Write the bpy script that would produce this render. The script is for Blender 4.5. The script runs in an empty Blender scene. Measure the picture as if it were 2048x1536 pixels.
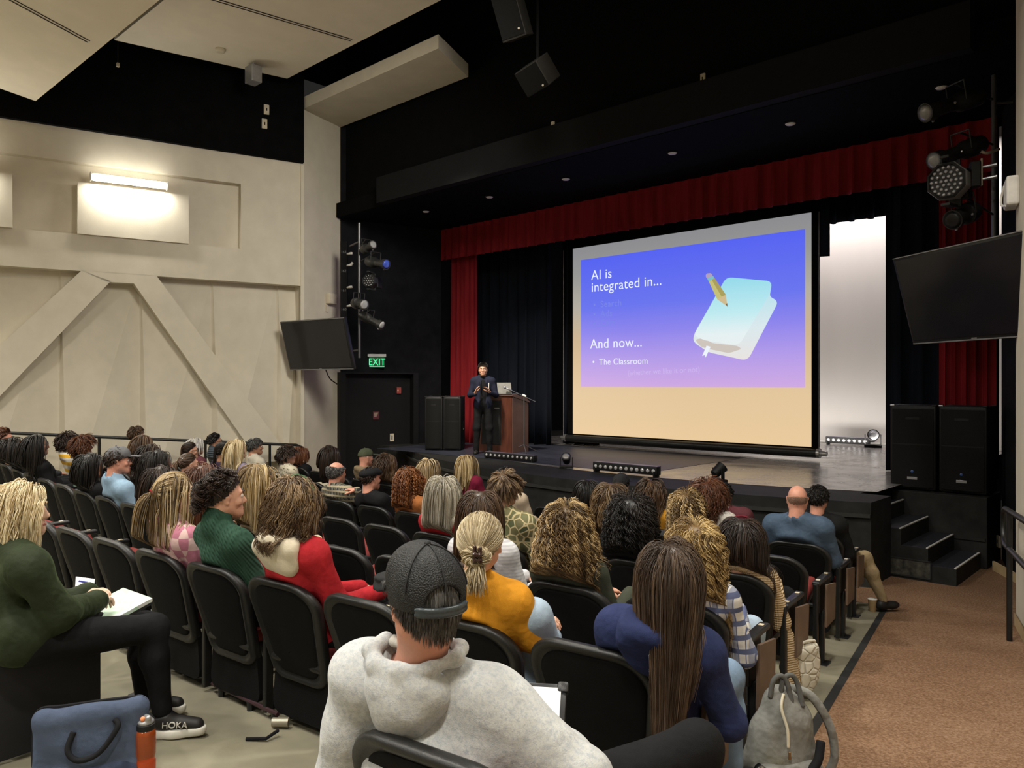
import bpy, bmesh, math, random
import numpy as np
from mathutils import Vector, Matrix
SC = bpy.context.scene
COL = SC.collection
PI = math.pi
ZC = 2.28                                   # camera height above the floor of the first row
F = 1539.0                                  # focal length in pixels of the 2048 px wide frame
# ------------------------------------------------------------------ camera, world, lights, exposure
cam_d = bpy.data.cameras.new('camera'); cam = bpy.data.objects.new('camera', cam_d); COL.objects.link(cam)
cam_d.sensor_fit = 'HORIZONTAL'; cam_d.sensor_width = 36.0; cam_d.lens = 36.0 * F / 2048.0
cam_d.clip_start = .05; cam_d.clip_end = 200
cam.location = (0, 0, ZC); cam.rotation_euler = (PI / 2, 0, math.radians(43.07))
SC.camera = cam
wd = bpy.data.worlds.new('world'); SC.world = wd; wd.use_nodes = True
wd.node_tree.nodes['Background'].inputs[0].default_value = (.9, .88, .8, 1)
wd.node_tree.nodes['Background'].inputs[1].default_value = 0.02
SC.view_settings.view_transform = 'Standard'; SC.view_settings.look = 'None'
SC.view_settings.exposure = 0.0; SC.view_settings.gamma = 1.0
SC.view_settings.use_curve_mapping = False

def area_light(name, loc, size, power, target=None, color=(1, .92, .8), size_y=None, spread=PI):
    d = bpy.data.lights.new(name, 'AREA'); d.energy = power; d.color = color; d.size = size
    if size_y: d.shape = 'RECTANGLE'; d.size_y = size_y
    d.spread = spread
    o = bpy.data.objects.new(name, d); COL.objects.link(o); o.location = loc
    t = Vector(target) if target else Vector(loc) - Vector((0, 0, 1))
    o.rotation_euler = (t - Vector(loc)).to_track_quat('-Z', 'Y').to_euler()
    return o
HOUSE = (1, .955, .86)
# the recessed house lights above the seats, in rows across the hall
for lx, ly, pw in ((-1.6, 4.6, 105), (-5.2, 4.2, 115), (-8.6, 2.4, 125), (-11.2, .2, 100),
                   (-.2, -.6, 130), (-3.8, .2, 130), (-7.2, -1.6, 120), (-10.8, -2.6, 100), (-2.2, -4, 130), (-6.4, -5, 120)):
    area_light('house_light', (lx, ly, 6.7), .5, pw * 1.32, color=HOUSE, spread=2.5)
area_light('house_light', (-5.4, 5.6, 7.0), 1.6, 75, target=(-13.7, 8.9, 3.4), color=HOUSE, spread=1.3)  # unseen fill outside the ceiling rows, added to brighten the left pier
cl = area_light('cyclorama_light', (-6.6, 17.0, 7.0), 7.0, 290, color=(1, .93, .90), size_y=.3); cl.rotation_euler = (math.radians(14), 0, 0)
gl = area_light('ground_row_light', (-6.4, 16.75, 1.05), 5.0, 55, color=(1, .95, .88), size_y=.1); gl.rotation_euler = (math.radians(150), 0, 0)
area_light('apron_light', (-9.2, 7.4, 6.6), .5, 70, target=(-10.6, 10.8, 1.8), color=(1, .9, .75), spread=1.0)

# ------------------------------------------------------------------ positions
RX, RY = .7305, .683                        # camera right and forward in plan: right = (RX, RY), forward = (-RY, RX)
def ray(px, py):
    t = (px - 1024) / F; v = (768 - py) / F
    return Vector((t * RX - RY, t * RY + RX, v))
CAM = Vector((0, 0, ZC))
def at_depth(px, py, Z): return CAM + ray(px, py) * Z
def at_z(px, py, z):
    r = ray(px, py); return CAM + r * ((z - ZC) / r.z)
def at_Y(px, py, Y):
    r = ray(px, py); return CAM + r * (Y / r.y)
def on_line(px, py, a, b):                  # point on the vertical plane through plan points a, b
    r = ray(px, py); ax, ay = a; dx, dy = b[0] - ax, b[1] - ay
    den = r.x * dy - r.y * dx
    return CAM + r * ((ax * dy - ay * dx) / den)
RCX, RCY = -9.15, 52.09                     # centre of the slightly curved rows
YROW = {1: 7.08, 2: 6.10, 3: 5.10, 4: 4.08, 5: 2.98, 6: 1.95, 7: .85}
RROW = {k: math.hypot(-3.5 - RCX, RCY - y) for k, y in YROW.items()}
def floor_at(x, y): return max(0., math.hypot(x + 7, y - 15.58) - 8.38) * .0891
STAGE = .95

# ------------------------------------------------------------------ materials
MATS = {}
def nodes_of(name):
    m = bpy.data.materials.new(name); m.use_nodes = True
    nt = m.node_tree; b = nt.nodes['Principled BSDF']
    return m, nt, b
def tex_coord(nt, kind='Object', scale=(1, 1, 1)):
    c = nt.nodes.new('ShaderNodeTexCoord'); mp = nt.nodes.new('ShaderNodeMapping')
    mp.inputs['Scale'].default_value = scale
    nt.links.new(c.outputs[kind], mp.inputs['Vector']); return mp.outputs['Vector']
def ramp(nt, fac, stops):
    r = nt.nodes.new('ShaderNodeValToRGB'); e = r.color_ramp.elements
    while len(e) < len(stops): e.new(.5)
    for el, (p, c) in zip(e, stops): el.position = p; el.color = (*c, 1)
    nt.links.new(fac, r.inputs['Fac']); return r.outputs['Color']
def noise(nt, vec, scale, detail=3, rough=.55):
    n = nt.nodes.new('ShaderNodeTexNoise'); n.inputs['Scale'].default_value = scale
    n.inputs['Detail'].default_value = detail; n.inputs['Roughness'].default_value = rough
    nt.links.new(vec, n.inputs['Vector']); return n.outputs['Fac']
def bump(nt, b, h, strength, dist=.01):
    n = nt.nodes.new('ShaderNodeBump'); n.inputs['Strength'].default_value = strength; n.inputs['Distance'].default_value = dist
    nt.links.new(h, n.inputs['Height']); nt.links.new(n.outputs['Normal'], b.inputs['Normal'])
def lin(c):
    return tuple(((v / 255) / 12.92 if v / 255 <= .04045 else ((v / 255 + .055) / 1.055) ** 2.4) for v in c)
def mat(name, col, rough=.6, spec=.4, metal=0, var=.12, nscale=8, bmp=0, bscale=120, emit=None, es=1, sheen=0, coat=0, trans=0, alpha=1, ior=1.45, scale=(1, 1, 1), col2=None):
    if name in MATS: return MATS[name]
    m, nt, b = nodes_of(name)
    v = tex_coord(nt, 'Object', scale)
    n = noise(nt, v, nscale)
    c2 = col2 if col2 else tuple(min(1, c * (1 + var)) for c in col)
    c1 = col if col2 else tuple(c * (1 - var) for c in col)
    nt.links.new(ramp(nt, n, [(.3, c1), (.7, c2)]), b.inputs['Base Color'])
    b.inputs['Roughness'].default_value = rough; b.inputs['Metallic'].default_value = metal
    b.inputs['Specular IOR Level'].default_value = spec; b.inputs['IOR'].default_value = ior
    b.inputs['Sheen Weight'].default_value = sheen; b.inputs['Coat Weight'].default_value = coat
    b.inputs['Transmission Weight'].default_value = trans; b.inputs['Alpha'].default_value = alpha
    if bmp: bump(nt, b, noise(nt, v, bscale, 4), bmp)
    if emit:
        b.inputs['Emission Color'].default_value = (*emit, 1); b.inputs['Emission Strength'].default_value = es
    MATS[name] = m; return m

# ------------------------------------------------------------------ mesh helpers
def link(name, me, m=None, parent=None, smooth=False, loc=None):
    o = bpy.data.objects.new(name, me); COL.objects.link(o)
    if m is not None:
        for mm in (m if isinstance(m, (list, tuple)) else [m]): me.materials.append(mm)
    if parent is not None: o.parent = parent
    if smooth: me.shade_smooth()
    if loc is not None: o.location = loc
    return o
def obj(name, bm, m, parent=None, smooth=False, loc=None, auto=None):
    me = bpy.data.meshes.new(name); bm.normal_update(); bm.to_mesh(me); bm.free()
    o = link(name, me, m, parent, smooth or bool(auto), loc)
    if auto:
        me.set_sharp_from_angle(angle=math.radians(auto))
    return o
def mesh_np(name, verts, faces, m, parent=None, smooth=True):
    me = bpy.data.meshes.new(name)
    verts = np.asarray(verts, np.float32); faces = np.asarray(faces, np.int32)
    nv, nf, k = len(verts), len(faces), faces.shape[1]
    me.vertices.add(nv); me.vertices.foreach_set('co', verts.ravel())
    me.loops.add(nf * k); me.loops.foreach_set('vertex_index', faces.ravel())
    me.polygons.add(nf); me.polygons.foreach_set('loop_start', np.arange(0, nf * k, k, dtype=np.int32))
    me.update(calc_edges=True)
    if smooth: me.polygons.foreach_set('use_smooth', np.ones(nf, bool))
    return link(name, me, m, parent)
def tag(o, label=None, cat=None, group=None, kind=None):
    if label: o['label'] = label
    if cat: o['category'] = cat
    if group: o['group'] = group
    if kind: o['kind'] = kind
    return o
def thing(name, label, cat, loc=(0, 0, 0), rz=0, group=None):
    o = bpy.data.objects.new(name, None); COL.objects.link(o); o.empty_display_size = .1
    o.location = loc; o.rotation_euler = (0, 0, rz); return tag(o, label, cat, group)
def struct(name, bm, m, auto=None):
    return tag(obj(name, bm, m, auto=auto), kind='structure')
def BM(): return bmesh.new()
def box(bm, c, s, M=None, bev=0, seg=2):
    r = bmesh.ops.create_cube(bm, size=1)
    vs = r['verts']
    for v in vs:
        v.co = Vector((v.co.x * s[0] + c[0], v.co.y * s[1] + c[1], v.co.z * s[2] + c[2]))
    if bev:
        es = list({e for v in vs for e in v.link_edges})
        rr = bmesh.ops.bevel(bm, geom=vs + es, offset=bev, segments=seg, affect='EDGES', profile=.5)
        vs = list({v for f in rr['faces'] for v in f.verts} | {v for v in vs if v.is_valid})
    if M is not None:
        bmesh.ops.transform(bm, matrix=M, verts=vs)
    return vs
def quad(bm, pts):
    vs = [bm.verts.new(p) for p in pts]; return bm.faces.new(vs)
def prism(bm, pts, z0, z1, M=None):         # plan polygon extruded from z0 to z1
    a = [bm.verts.new((x, y, z0)) for x, y in pts]; b = [bm.verts.new((x, y, z1)) for x, y in pts]
    n = len(pts)
    bm.faces.new(a[::-1]); bm.faces.new(b)
    for i in range(n): bm.faces.new((a[i], a[(i + 1) % n], b[(i + 1) % n], b[i]))
    if M is not None: bmesh.ops.transform(bm, matrix=M, verts=a + b)
    bmesh.ops.recalc_face_normals(bm, faces=bm.faces)
def slab(bm, pts3, d):                      # planar 3D polygon given thickness along vector d
    a = [bm.verts.new(p) for p in pts3]; b = [bm.verts.new(Vector(p) + Vector(d)) for p in pts3]; n = len(a)
    bm.faces.new(a[::-1]); bm.faces.new(b)
    for i in range(n): bm.faces.new((a[i], a[(i + 1) % n], b[(i + 1) % n], b[i]))
    bmesh.ops.recalc_face_normals(bm, faces=bm.faces)
def thicken(bm, t):
    bm.normal_update(); bmesh.ops.solidify(bm, geom=bm.faces[:], thickness=t)
def tube(bm, pts, r, seg=10, cap=True):
    pts = [Vector(p) for p in pts]; n = len(pts); rs = r if isinstance(r, (list, tuple)) else [r] * n
    rings = []; up = None
    for i, p in enumerate(pts):
        t = (pts[min(i + 1, n - 1)] - pts[max(i - 1, 0)]).normalized()
        if up is None: up = t.orthogonal().normalized()
        up = (up - t * up.dot(t)).normalized(); w = t.cross(up)
        rings.append([bm.verts.new(p + (up * math.cos(2 * PI * j / seg) + w * math.sin(2 * PI * j / seg)) * rs[i]) for j in range(seg)])
    for a, b in zip(rings, rings[1:]):
        for j in range(seg): bm.faces.new((a[j], a[(j + 1) % seg], b[(j + 1) % seg], b[j]))
    if cap: bm.faces.new(rings[0][::-1]); bm.faces.new(rings[-1])
def lathe(bm, prof, seg=24, M=None):        # (radius, z) pairs turned about z
    rings = [[bm.verts.new((r * math.cos(2 * PI * j / seg), r * math.sin(2 * PI * j / seg), z)) for j in range(seg)] for r, z in prof]
    for a, b in zip(rings, rings[1:]):
        for j in range(seg): bm.faces.new((a[j], a[(j + 1) % seg], b[(j + 1) % seg], b[j]))
    bm.faces.new(rings[0][::-1]); bm.faces.new(rings[-1])
    vs = [v for r in rings for v in r]
    if M is not None: bmesh.ops.transform(bm, matrix=M, verts=vs)
    return vs
def smooth_path(pts, n=6):                  # Catmull-Rom through the points
    pts = [Vector(p) for p in pts]; out = []
    for i in range(len(pts) - 1):
        p0, p1, p2, p3 = pts[max(i - 1, 0)], pts[i], pts[i + 1], pts[min(i + 2, len(pts) - 1)]
        for k in range(n):
            t = k / n
            out.append(.5 * ((2 * p1) + (p2 - p0) * t + (2 * p0 - 5 * p1 + 4 * p2 - p3) * t * t + (3 * p1 - p0 - 3 * p2 + p3) * t ** 3))
    return out + [pts[-1]]
def aim(a, b):                              # matrix taking +Z to the direction a -> b, placed at a
    a, b = Vector(a), Vector(b)
    return Matrix.Translation(a) @ (b - a).to_track_quat('Z', 'Y').to_matrix().to_4x4()
def text_mesh(name, s, size, m, parent, M, extrude=0.0, align='LEFT', spacing=1.0):
    c = bpy.data.curves.new(name, 'FONT'); c.body = s; c.size = size; c.extrude = extrude; c.align_x = align; c.space_character = spacing
    t = bpy.data.objects.new(name, c); COL.objects.link(t)
    dg = bpy.context.evaluated_depsgraph_get(); dg.update()
    me = bpy.data.meshes.new_from_object(t.evaluated_get(dg)); bpy.data.objects.remove(t); bpy.data.curves.remove(c)
    me.transform(M); me.name = name
    o = link(name, me, None, parent); me.materials.clear(); me.materials.append(m); return o
def copy_tree(o, parent=None):
    c = o.copy(); COL.objects.link(c)
    if parent is not None: c.parent = parent
    for ch in o.children: copy_tree(ch, c)
    return c
# ------------------------------------------------------------------ the hall
m_wall = mat('cream_plaster', (.62, .565, .46), .85, .2, var=.05, nscale=3, bmp=.08, bscale=60)
m_cloud = mat('ceiling_board', (.78, .71, .58), .9, .15, var=.04, nscale=2)
m_black = mat('black_paint', (.0035, .0035, .004), .9, .08, var=.3, nscale=5, bmp=.1, bscale=40)
m_black2 = mat('black_side_wall', (.0085, .0085, .010), .85, .12, var=.3, nscale=4, bmp=.15, bscale=30)
m_conc = mat('worn_concrete', (.20, .183, .13), .75, .3, var=.25, nscale=2.2, bmp=.1, bscale=35)
m_edge = mat('black_edge_strip', (.02, .02, .02), .7, .3)
def carpet_mat():
    m, nt, b = nodes_of('brown_carpet'); v = tex_coord(nt)
    a = noise(nt, v, 60, 4, .7); c = noise(nt, v, 1.3, 2)
    mx = nt.nodes.new('ShaderNodeMath'); mx.operation = 'MULTIPLY_ADD'; mx.inputs[1].default_value = .3
    nt.links.new(c, mx.inputs[0]); nt.links.new(a, mx.inputs[2])
    nt.links.new(ramp(nt, mx.outputs[0], [(.42, (.075, .040, .024)), (.62, (.165, .093, .052)), (.84, (.27, .17, .11))]), b.inputs['Base Color'])
    b.inputs['Roughness'].default_value = .95; b.inputs['Specular IOR Level'].default_value = .1
    bump(nt, b, a, .5, .006); return m
m_carpet = carpet_mat()

WL1 = (-13.5, 8.34); WL0 = (-17.9, -8.0)      # left wall in plan, nearest the stage first
WR1 = (-1.45, 8.34); WR0 = (2.95, -8.0)
DL = Vector((WL0[0] - WL1[0], WL0[1] - WL1[1], 0)).normalized()
NL = Vector((-DL.y, DL.x, 0))
if NL.x < 0: NL = -NL                          # points into the hall
TOPZ = 10.6
WHITE_TOP = ZC + 4.38
def edgeX(y): return -1.69 - .215 * (y - 4.2)  # border of concrete and carpet
# floor: concrete under the seats, carpet along the right aisle
def floor_grid(bm, x0f, x1f, y0, y1, nx, ny):
    g = []
    for j in range(ny + 1):
        y = y0 + (y1 - y0) * j / ny; a, b = x0f(y), x1f(y)
        g.append([bm.verts.new((a + (b - a) * i / nx, y, floor_at(a + (b - a) * i / nx, y))) for i in range(nx + 1)])
    for j in range(ny):
        for i in range(nx): bm.faces.new((g[j][i], g[j][i + 1], g[j + 1][i + 1], g[j + 1][i]))
def wlx(y): return WL1[0] + (WL0[0] - WL1[0]) * (WL1[1] - y) / (WL1[1] - WL0[1])
def wrx(y): return WR1[0] + (WR0[0] - WR1[0]) * (WR1[1] - y) / (WR1[1] - WR0[1])
bm = BM(); floor_grid(bm, wlx, edgeX, -8, 8.34, 60, 70)
f_conc = struct('floor', bm, m_conc, auto=30)
bm = BM(); floor_grid(bm, edgeX, wrx, -8, 8.34, 12, 70); floor_grid(bm, lambda y: -14.2, lambda y: -.8, 8.34, 12.4, 30, 8)
struct('floor_carpet', bm, m_carpet, auto=30)
bm = BM()
n = 60
for i in range(n):
    ya, yb = -6 + 14.3 * i / n, -6 + 14.3 * (i + 1) / n
    p = []
    for y in (ya, yb):
        for dx in (-.02, .035): p.append((edgeX(y) + dx, y, floor_at(edgeX(y) + dx, y) + .004))
    quad(bm, (p[0], p[1], p[3], p[2]))
struct('trim_1', bm, m_edge)
# side walls and the black upper walls, back wall, ceiling
def vwall(bm, a, b, z0, z1, d=.0, nrm=None):
    quad(bm, [(a[0], a[1], z0), (b[0], b[1], z0), (b[0], b[1], z1), (a[0], a[1], z1)])
bm = BM(); vwall(bm, (wlx(-8), -8), (wrx(-8), -8), 0, TOPZ); struct('wall_back', bm, m_wall)
bm = BM(); quad(bm, [(-18.5, -8.2, TOPZ), (3.5, -8.2, TOPZ), (3.5, 19, TOPZ), (-18.5, 19, TOPZ)]); struct('ceiling', bm, m_black)
def in_wall(s, z, off=0):                       # point of the left wall: s metres back from its stage end
    return Vector((WL1[0], WL1[1], 0)) + DL * s + NL * off + Vector((0, 0, z))
def wall_sz(px, py):
    p = on_line(px, py, WL1, WL0); return (Vector((p.x - WL1[0], p.y - WL1[1], 0)).dot(DL), p.z)
LEN = math.hypot(WL0[0] - WL1[0], WL0[1] - WL1[1])
def wslab(bm, sz, o0, o1):                      # polygon on the wall, from offset o0 to o1 into the hall
    slab(bm, [in_wall(s, z, o0) for s, z in sz], NL * (o1 - o0))
bm = BM(); wslab(bm, [(0, WHITE_TOP), (LEN, WHITE_TOP), (LEN, TOPZ), (0, TOPZ)], -.12, .10)
struct('wall_left_upper', bm, m_black)
zb0 = ZC + 1.95; zb1 = wall_sz(377, 488)[1]; zr1 = wall_sz(482, 368)[1]
s482 = wall_sz(482, 400)[0]; s377 = wall_sz(377, 430)[0]; s155 = wall_sz(155, 430)[0]; s25 = wall_sz(25, 430)[0]
bm = BM()
wslab(bm, [(0, zb0), (LEN, zb0), (LEN, zb1), (0, zb1)], -.34, 0)                       # the long beam
wslab(bm, [(0, zr1), (LEN, zr1), (LEN, WHITE_TOP), (0, WHITE_TOP)], -.3, 0)           # the band above
wslab(bm, [(0, zb1), (s482, zb1), (s482, zr1), (0, zr1)], -.3, 0)
wslab(bm, [(s482, zb1), (LEN, zb1), (LEN, zr1), (s482, zr1)], -.3, -.16)              # back of the recess
lampz = wall_sz(377, 392)[1]
pw = s155 - s377
gap = s25 - s155
lamp_s = []
s = s377
while s < LEN - pw:
    wslab(bm, [(s, zb1), (s + pw, zb1), (s + pw, lampz), (s, lampz)], -.17, .05); lamp_s.append(s); s += pw + gap
struct('wall_left_beam', bm, m_wall)
# diagonal braces in front of the folded acoustic panels
bm = BM()
def pz(px, py): return wall_sz(px, py)
def brace(pts): wslab(bm, [pz(*p) for p in pts], -.3, 0)
brace([(163, 541), (222, 562), (-200, 1000), (-335, 1000)])
brace([(268, 567), (313, 551), (585, 920), (520, 925)])
brace([(163, 541), (313, 551), (268, 567), (215, 564)])
period = wall_sz(-335, 1000)[0] - wall_sz(268, 567)[0]
struct('wall_left_brace', bm, m_wall)
bm = BM()
fins = [0.02, wall_sz(560, 700)[0], wall_sz(428, 700)[0], wall_sz(282, 700)[0], wall_sz(118, 700)[0]]
step = fins[-1] - fins[-2]
while fins[-1] < LEN: fins.append(fins[-1] + step)
for i in range(len(fins) - 1):
    a, b = fins[i], min(fins[i + 1], LEN); lo = -.04
    A, B = in_wall(a, zb0, -.28), in_wall(b - .03, zb0, -.26); A2, B2 = in_wall(a, 0, -.28), in_wall(b - .13, 0, lo)
    B3, B4 = in_wall(b, zb0, -.28), in_wall(b, 0, -.28)
    quad(bm, [A, B, B2, A2]); quad(bm, [B, B3, B4, B2])
struct('wall_left', bm, m_wall)
m_bright = mat('groove_white', (.75, .7, .56), .8, .2)
bm = BM(); q = wall_sz(604, 600)[0]; wslab(bm, [(q - .035, .4), (q + .03, .4), (q + .03, WHITE_TOP - .02), (q - .035, WHITE_TOP - .02)], -.02, .03)
struct('trim_2', bm, m_wall)
# pier and white header of the portal
PB = (-13.87, 9.48); HB = ZC + 5.47; HT = ZC + 5.70
bm = BM(); prism(bm, [WL1, PB, (PB[0] - .5, PB[1]), (WL1[0] - .5, WL1[1])], 0, HB)
prism(bm, [WL1, (-9.44, 8.34), (-9.93, 9.48), PB], HB, HT)
struct('wall_left_pier', bm, m_wall)
# right wall, its pier
bm = BM(); vwall(bm, WR1, WR0, 0, TOPZ); prism(bm, [WR1, (-1.1, 9.48), (-.6, 9.48), (-.9, 8.34)], 0, TOPZ)
struct('wall_right', bm, m_wall)
bm = BM(); 
for i in range(10):
    y0, y1 = 8.3 - i * 1.2, 8.3 - (i + 1) * 1.2
    quad(bm, [(wrx(y0) - .015, y0, floor_at(wrx(y0), y0)), (wrx(y1) - .015, y1, floor_at(wrx(y1), y1)), (wrx(y1) - .015, y1, floor_at(wrx(y1), y1) + .12), (wrx(y0) - .015, y0, floor_at(wrx(y0), y0) + .12)])
m_tan = mat('tan_baseboard', (.42, .31, .17), .7, .3)
struct('baseboard_right', bm, m_tan)
# black walls between the piers and the stage opening
PL = (-13.2, 11.75); PR = (-2.2, 11.75)
bm = BM(); vwall(bm, PB, PL, 0, TOPZ); vwall(bm, PL, (-13.9, 12.0), 0, TOPZ); struct('wall_stage_left', bm, m_black2)
bm = BM(); vwall(bm, (-1.1, 9.48), (-2.05, 11.2), 0, TOPZ); vwall(bm, (-2.05, 11.2), PR, 0, TOPZ)
struct('wall_stage_right', bm, m_black2)
bm = BM(); prism(bm, [(-2.12, 10.93), (-1.2, 9.4), (-1.18, 9.38), (-2.14, 10.91)], 0, .11); struct('baseboard_stage', bm, m_tan)
# soffit over the apron with its beam, and the black wall above the opening
SOF = ZC + 3.52
bm = BM(); box(bm, (-7.6, 10.6, SOF + .15), (13.2, 2.5, .3)); struct('ceiling_soffit', bm, m_black)
m_beam = mat('charcoal_beam', (.008, .008, .0085), .85, .15)
bm = BM(); box(bm, (-7.1, 9.28, SOF + .26), (10.2, .22, .5)); struct('ceiling_beam', bm, m_beam)
bm = BM(); vwall(bm, (-14.2, 9.6), (-.9, 9.6), SOF + .3, TOPZ); struct('wall_header', bm, m_black)
# two hanging ceiling panels with double slots
m_slot = mat('dark_slot', (.02, .018, .015), .9, .1)
def cloud(name, label, pts, slots):
    t = thing(name, label, 'ceiling panel', pts[0])
    b = BM(); o = Vector(pts[0]); slab(b, [Vector(p) - o for p in pts], (0, 0, .1)); obj('panel_board', b, m_cloud, t)
    u, v, w = Vector(pts[1]) - o, Vector(pts[3]) - o, None
    for (a0, b0, a1, b1) in slots:
        b = BM(); 
        for k in (-1, 1):
            p, q = u * a0 + v * b0, u * a1 + v * b1
            d = (q - p).normalized(); sd = d.cross(Vector((0, 0, 1))) * (.035 * k)
            e = d.cross(Vector((0, 0, 1))) * .013; dn = Vector((0, 0, -.004))
            quad(b, [p + sd - e + dn, p + sd + e + dn, q + sd + e + dn, q + sd - e + dn])
        obj('slot', b, m_slot, t)
    return t
zA = ZC + 5.8
cA = [(-13.76, 4.9, zA), (-13.1, 7.76, zA), (-4.0, 7.76, zA), (-4.66, 4.9, zA)]
def bary(px, py, pts):
    o, u, v = Vector(pts[0]), Vector(pts[1]) - Vector(pts[0]), Vector(pts[3]) - Vector(pts[0])
    r = ray(px, py); n = u.cross(v); P = CAM + r * ((o - CAM).dot(n) / r.dot(n)) - o
    uu, uv, vv = u.dot(u), u.dot(v), v.dot(v); pu, pv = P.dot(u), P.dot(v); D = uu * vv - uv * uv
    return (pu * vv - pv * uv) / D, (pv * uu - pu * uv) / D
a0 = bary(450, 0, cA); a1 = bary(703, 80, cA)
tA = cloud('ceiling_panel', 'cream ceiling panel nearer the stage with a round smoke detector under it', cA, [(a0[0] - .4, a0[1], *a1)])
zB = ZC + 4.6
dB = DL * 5.0; 
cB = [(-14.2 + dB.x, 3.85 + dB.y, zB + 1.1), (-14.2, 3.85, zB), (-3.5, 3.85, zB), (-3.5 + dB.x, 3.85 + dB.y, zB + 1.1)]
a0 = bary(25, 0, cB); a1 = bary(178, 83, cB)
cloud('ceiling_panel', 'cream tilted ceiling panel at the upper left corner of the photo', cB, [(2 * a0[0] - a1[0], 2 * a0[1] - a1[1], *a1)])
# smoke detector, hanging rod, small plates
m_plate = mat('ivory_plastic', (.62, .55, .42), .5, .4)
m_grey = mat('grey_metal', (.35, .35, .36), .4, .5, metal=.6)
p = at_z(441, 98, zA); b = BM(); lathe(b, [(.04, -.06), (.075, -.05), (.085, -.02), (.085, 0)], 20)
tag(obj('smoke_detector', b, m_plate, smooth=True, loc=p), 'round white smoke detector under the cream ceiling panel', 'smoke detector')
p = at_depth(236, 130, 13.2); b = BM(); tube(b, [(0, 0, 0), (0, 0, 3.2)], .012); 
rod = tag(obj('hanging_rod', b, m_beam, loc=p), 'thin dark rod hanging in the black gap between ceiling panels', 'rod')
b = BM(); box(b, (0, 0, 0), (.05, .05, .07), bev=.01); obj('rod_tip', b, m_plate, rod)
NLu = NL
def wplate(px, py, w, h, label, plane, nrm, m=m_plate, name='wall_plate', cat='plate', group=None, d=.03, slot=True):
    p = plane(px, py); t = thing(name, label, cat, p, math.atan2(nrm[1], nrm[0]) + PI / 2, group)
    b = BM(); box(b, (0, -d / 2, 0), (w, d, h), bev=min(.006, d / 3)); obj('plate', b, m, t)
    if slot:
        b = BM(); box(b, (0, -d - .001, 0), (w * .22, .004, h * .3)); obj('insert', b, m_slot, t)
    return t
upl = lambda px, py: on_line(px, py, WL1, WL0) + NL * .105
wplate(530, 223, .10, .19, 'upper ivory outlet plate on the black upper side wall', upl, NL)
wplate(526, 251, .10, .19, 'lower ivory outlet plate on the black upper side wall', upl, NL)
b = BM(); box(b, (0, 0, 0), (.26, .2, .3), bev=.01); tube(b, [(0, 0, .1), (0, 0, 1.2)], .02, 8)
p = at_depth(507, 150, 13.9); tag(obj('small_box', b, m_grey, loc=p), 'small grey box under the ceiling panel edge', 'box')
hy = lambda px, py: at_Y(px, py, 9.595)
wplate(1107, 253, .07, .15, 'ivory plate above the beam, nearer the white header', hy, (0, -1, 0))
wplate(1407, 158, .07, .14, 'ivory plate above the beam, toward the right side wall', hy, (0, -1, 0))
# six round unlit downlights in the soffit
m_lens = mat('milky_lens', (.8, .78, .72), .35, .5)
names = ['first', 'second', 'third', 'fourth', 'fifth', 'sixth']
for i, (px, py) in enumerate([(852, 422), (979, 393), (1132, 357), (1345, 305), (1581, 246), (1883, 173)]):
    p = at_z(px, py, SOF - .005)
    t = thing('downlight', names[i] + ' round pale downlight in the black soffit, counted from the left', 'downlight', p, 0, 'downlights in the soffit')
    b = BM(); lathe(b, [(.075, -.012), (.085, -.006), (.085, .01)], 20); obj('trim_ring', b, m_beam, t)
    b = BM(); lathe(b, [(.02, -.03), (.055, -.024), (.068, -.012), (.068, 0)], 20); obj('lens', b, m_lens, t, smooth=True)
# wall lamps: the visible fixture and its neighbours along the left wall, and the row on the right wall
m_tube = mat('lit_diffuser', (1, 1, .97), .4, .3, emit=(1, .97, .86), es=24)
m_white = mat('white_enamel', (.75, .73, .68), .4, .4)
def wall_lamp(base, ax, nr, w, label):
    t = thing('wall_lamp', label, 'wall lamp', base, math.atan2(ax.y, ax.x))
    sg = 1 if Vector((-ax.y, ax.x, 0)).dot(nr) > 0 else -1
    b = BM(); box(b, (0, sg * .04, 0), (w, .08, .10), bev=.012); obj('housing', b, m_white, t)
    b = BM(); box(b, (0, sg * .13, -.01), (w * .98, .10, .12), bev=.04, seg=3); obj('diffuser', b, m_tube, t, auto=40)
    for k in (-1, 1):
        b = BM(); box(b, (k * w * .5, sg * .10, -.005), (.02, .17, .14), bev=.006); obj('end_cap', b, m_white, t)
    return t
lz = wall_sz(258, 366)[1]; lw = wall_sz(182, 366)[0] - wall_sz(334, 366)[0]; lc = wall_sz(258, 366)[0]
for i, s in enumerate(lamp_s[:3]):
    c = lc + (s - lamp_s[0])
    lbl = 'lit white strip lamp on the cream side wall above the braces' if i == 0 else '%s lit strip lamp from the stage on the cream side wall' % ('second', 'third')[i - 1]
    wall_lamp(in_wall(c, lz, .04), DL, NL, lw, lbl)
    la = area_light('wall_lamp_light', in_wall(c, lz - .09, .19), lw * .95, 34, target=in_wall(c, lz - 1.2, .12), color=(1, .97, .88), size_y=.06); la.rotation_euler = (0, 0, math.atan2(DL.y, DL.x))
DR = Vector((WR0[0] - WR1[0], WR0[1] - WR1[1], 0)).normalized(); NR = Vector((-DR.y, DR.x, 0))
if NR.x > 0: NR = -NR
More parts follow.
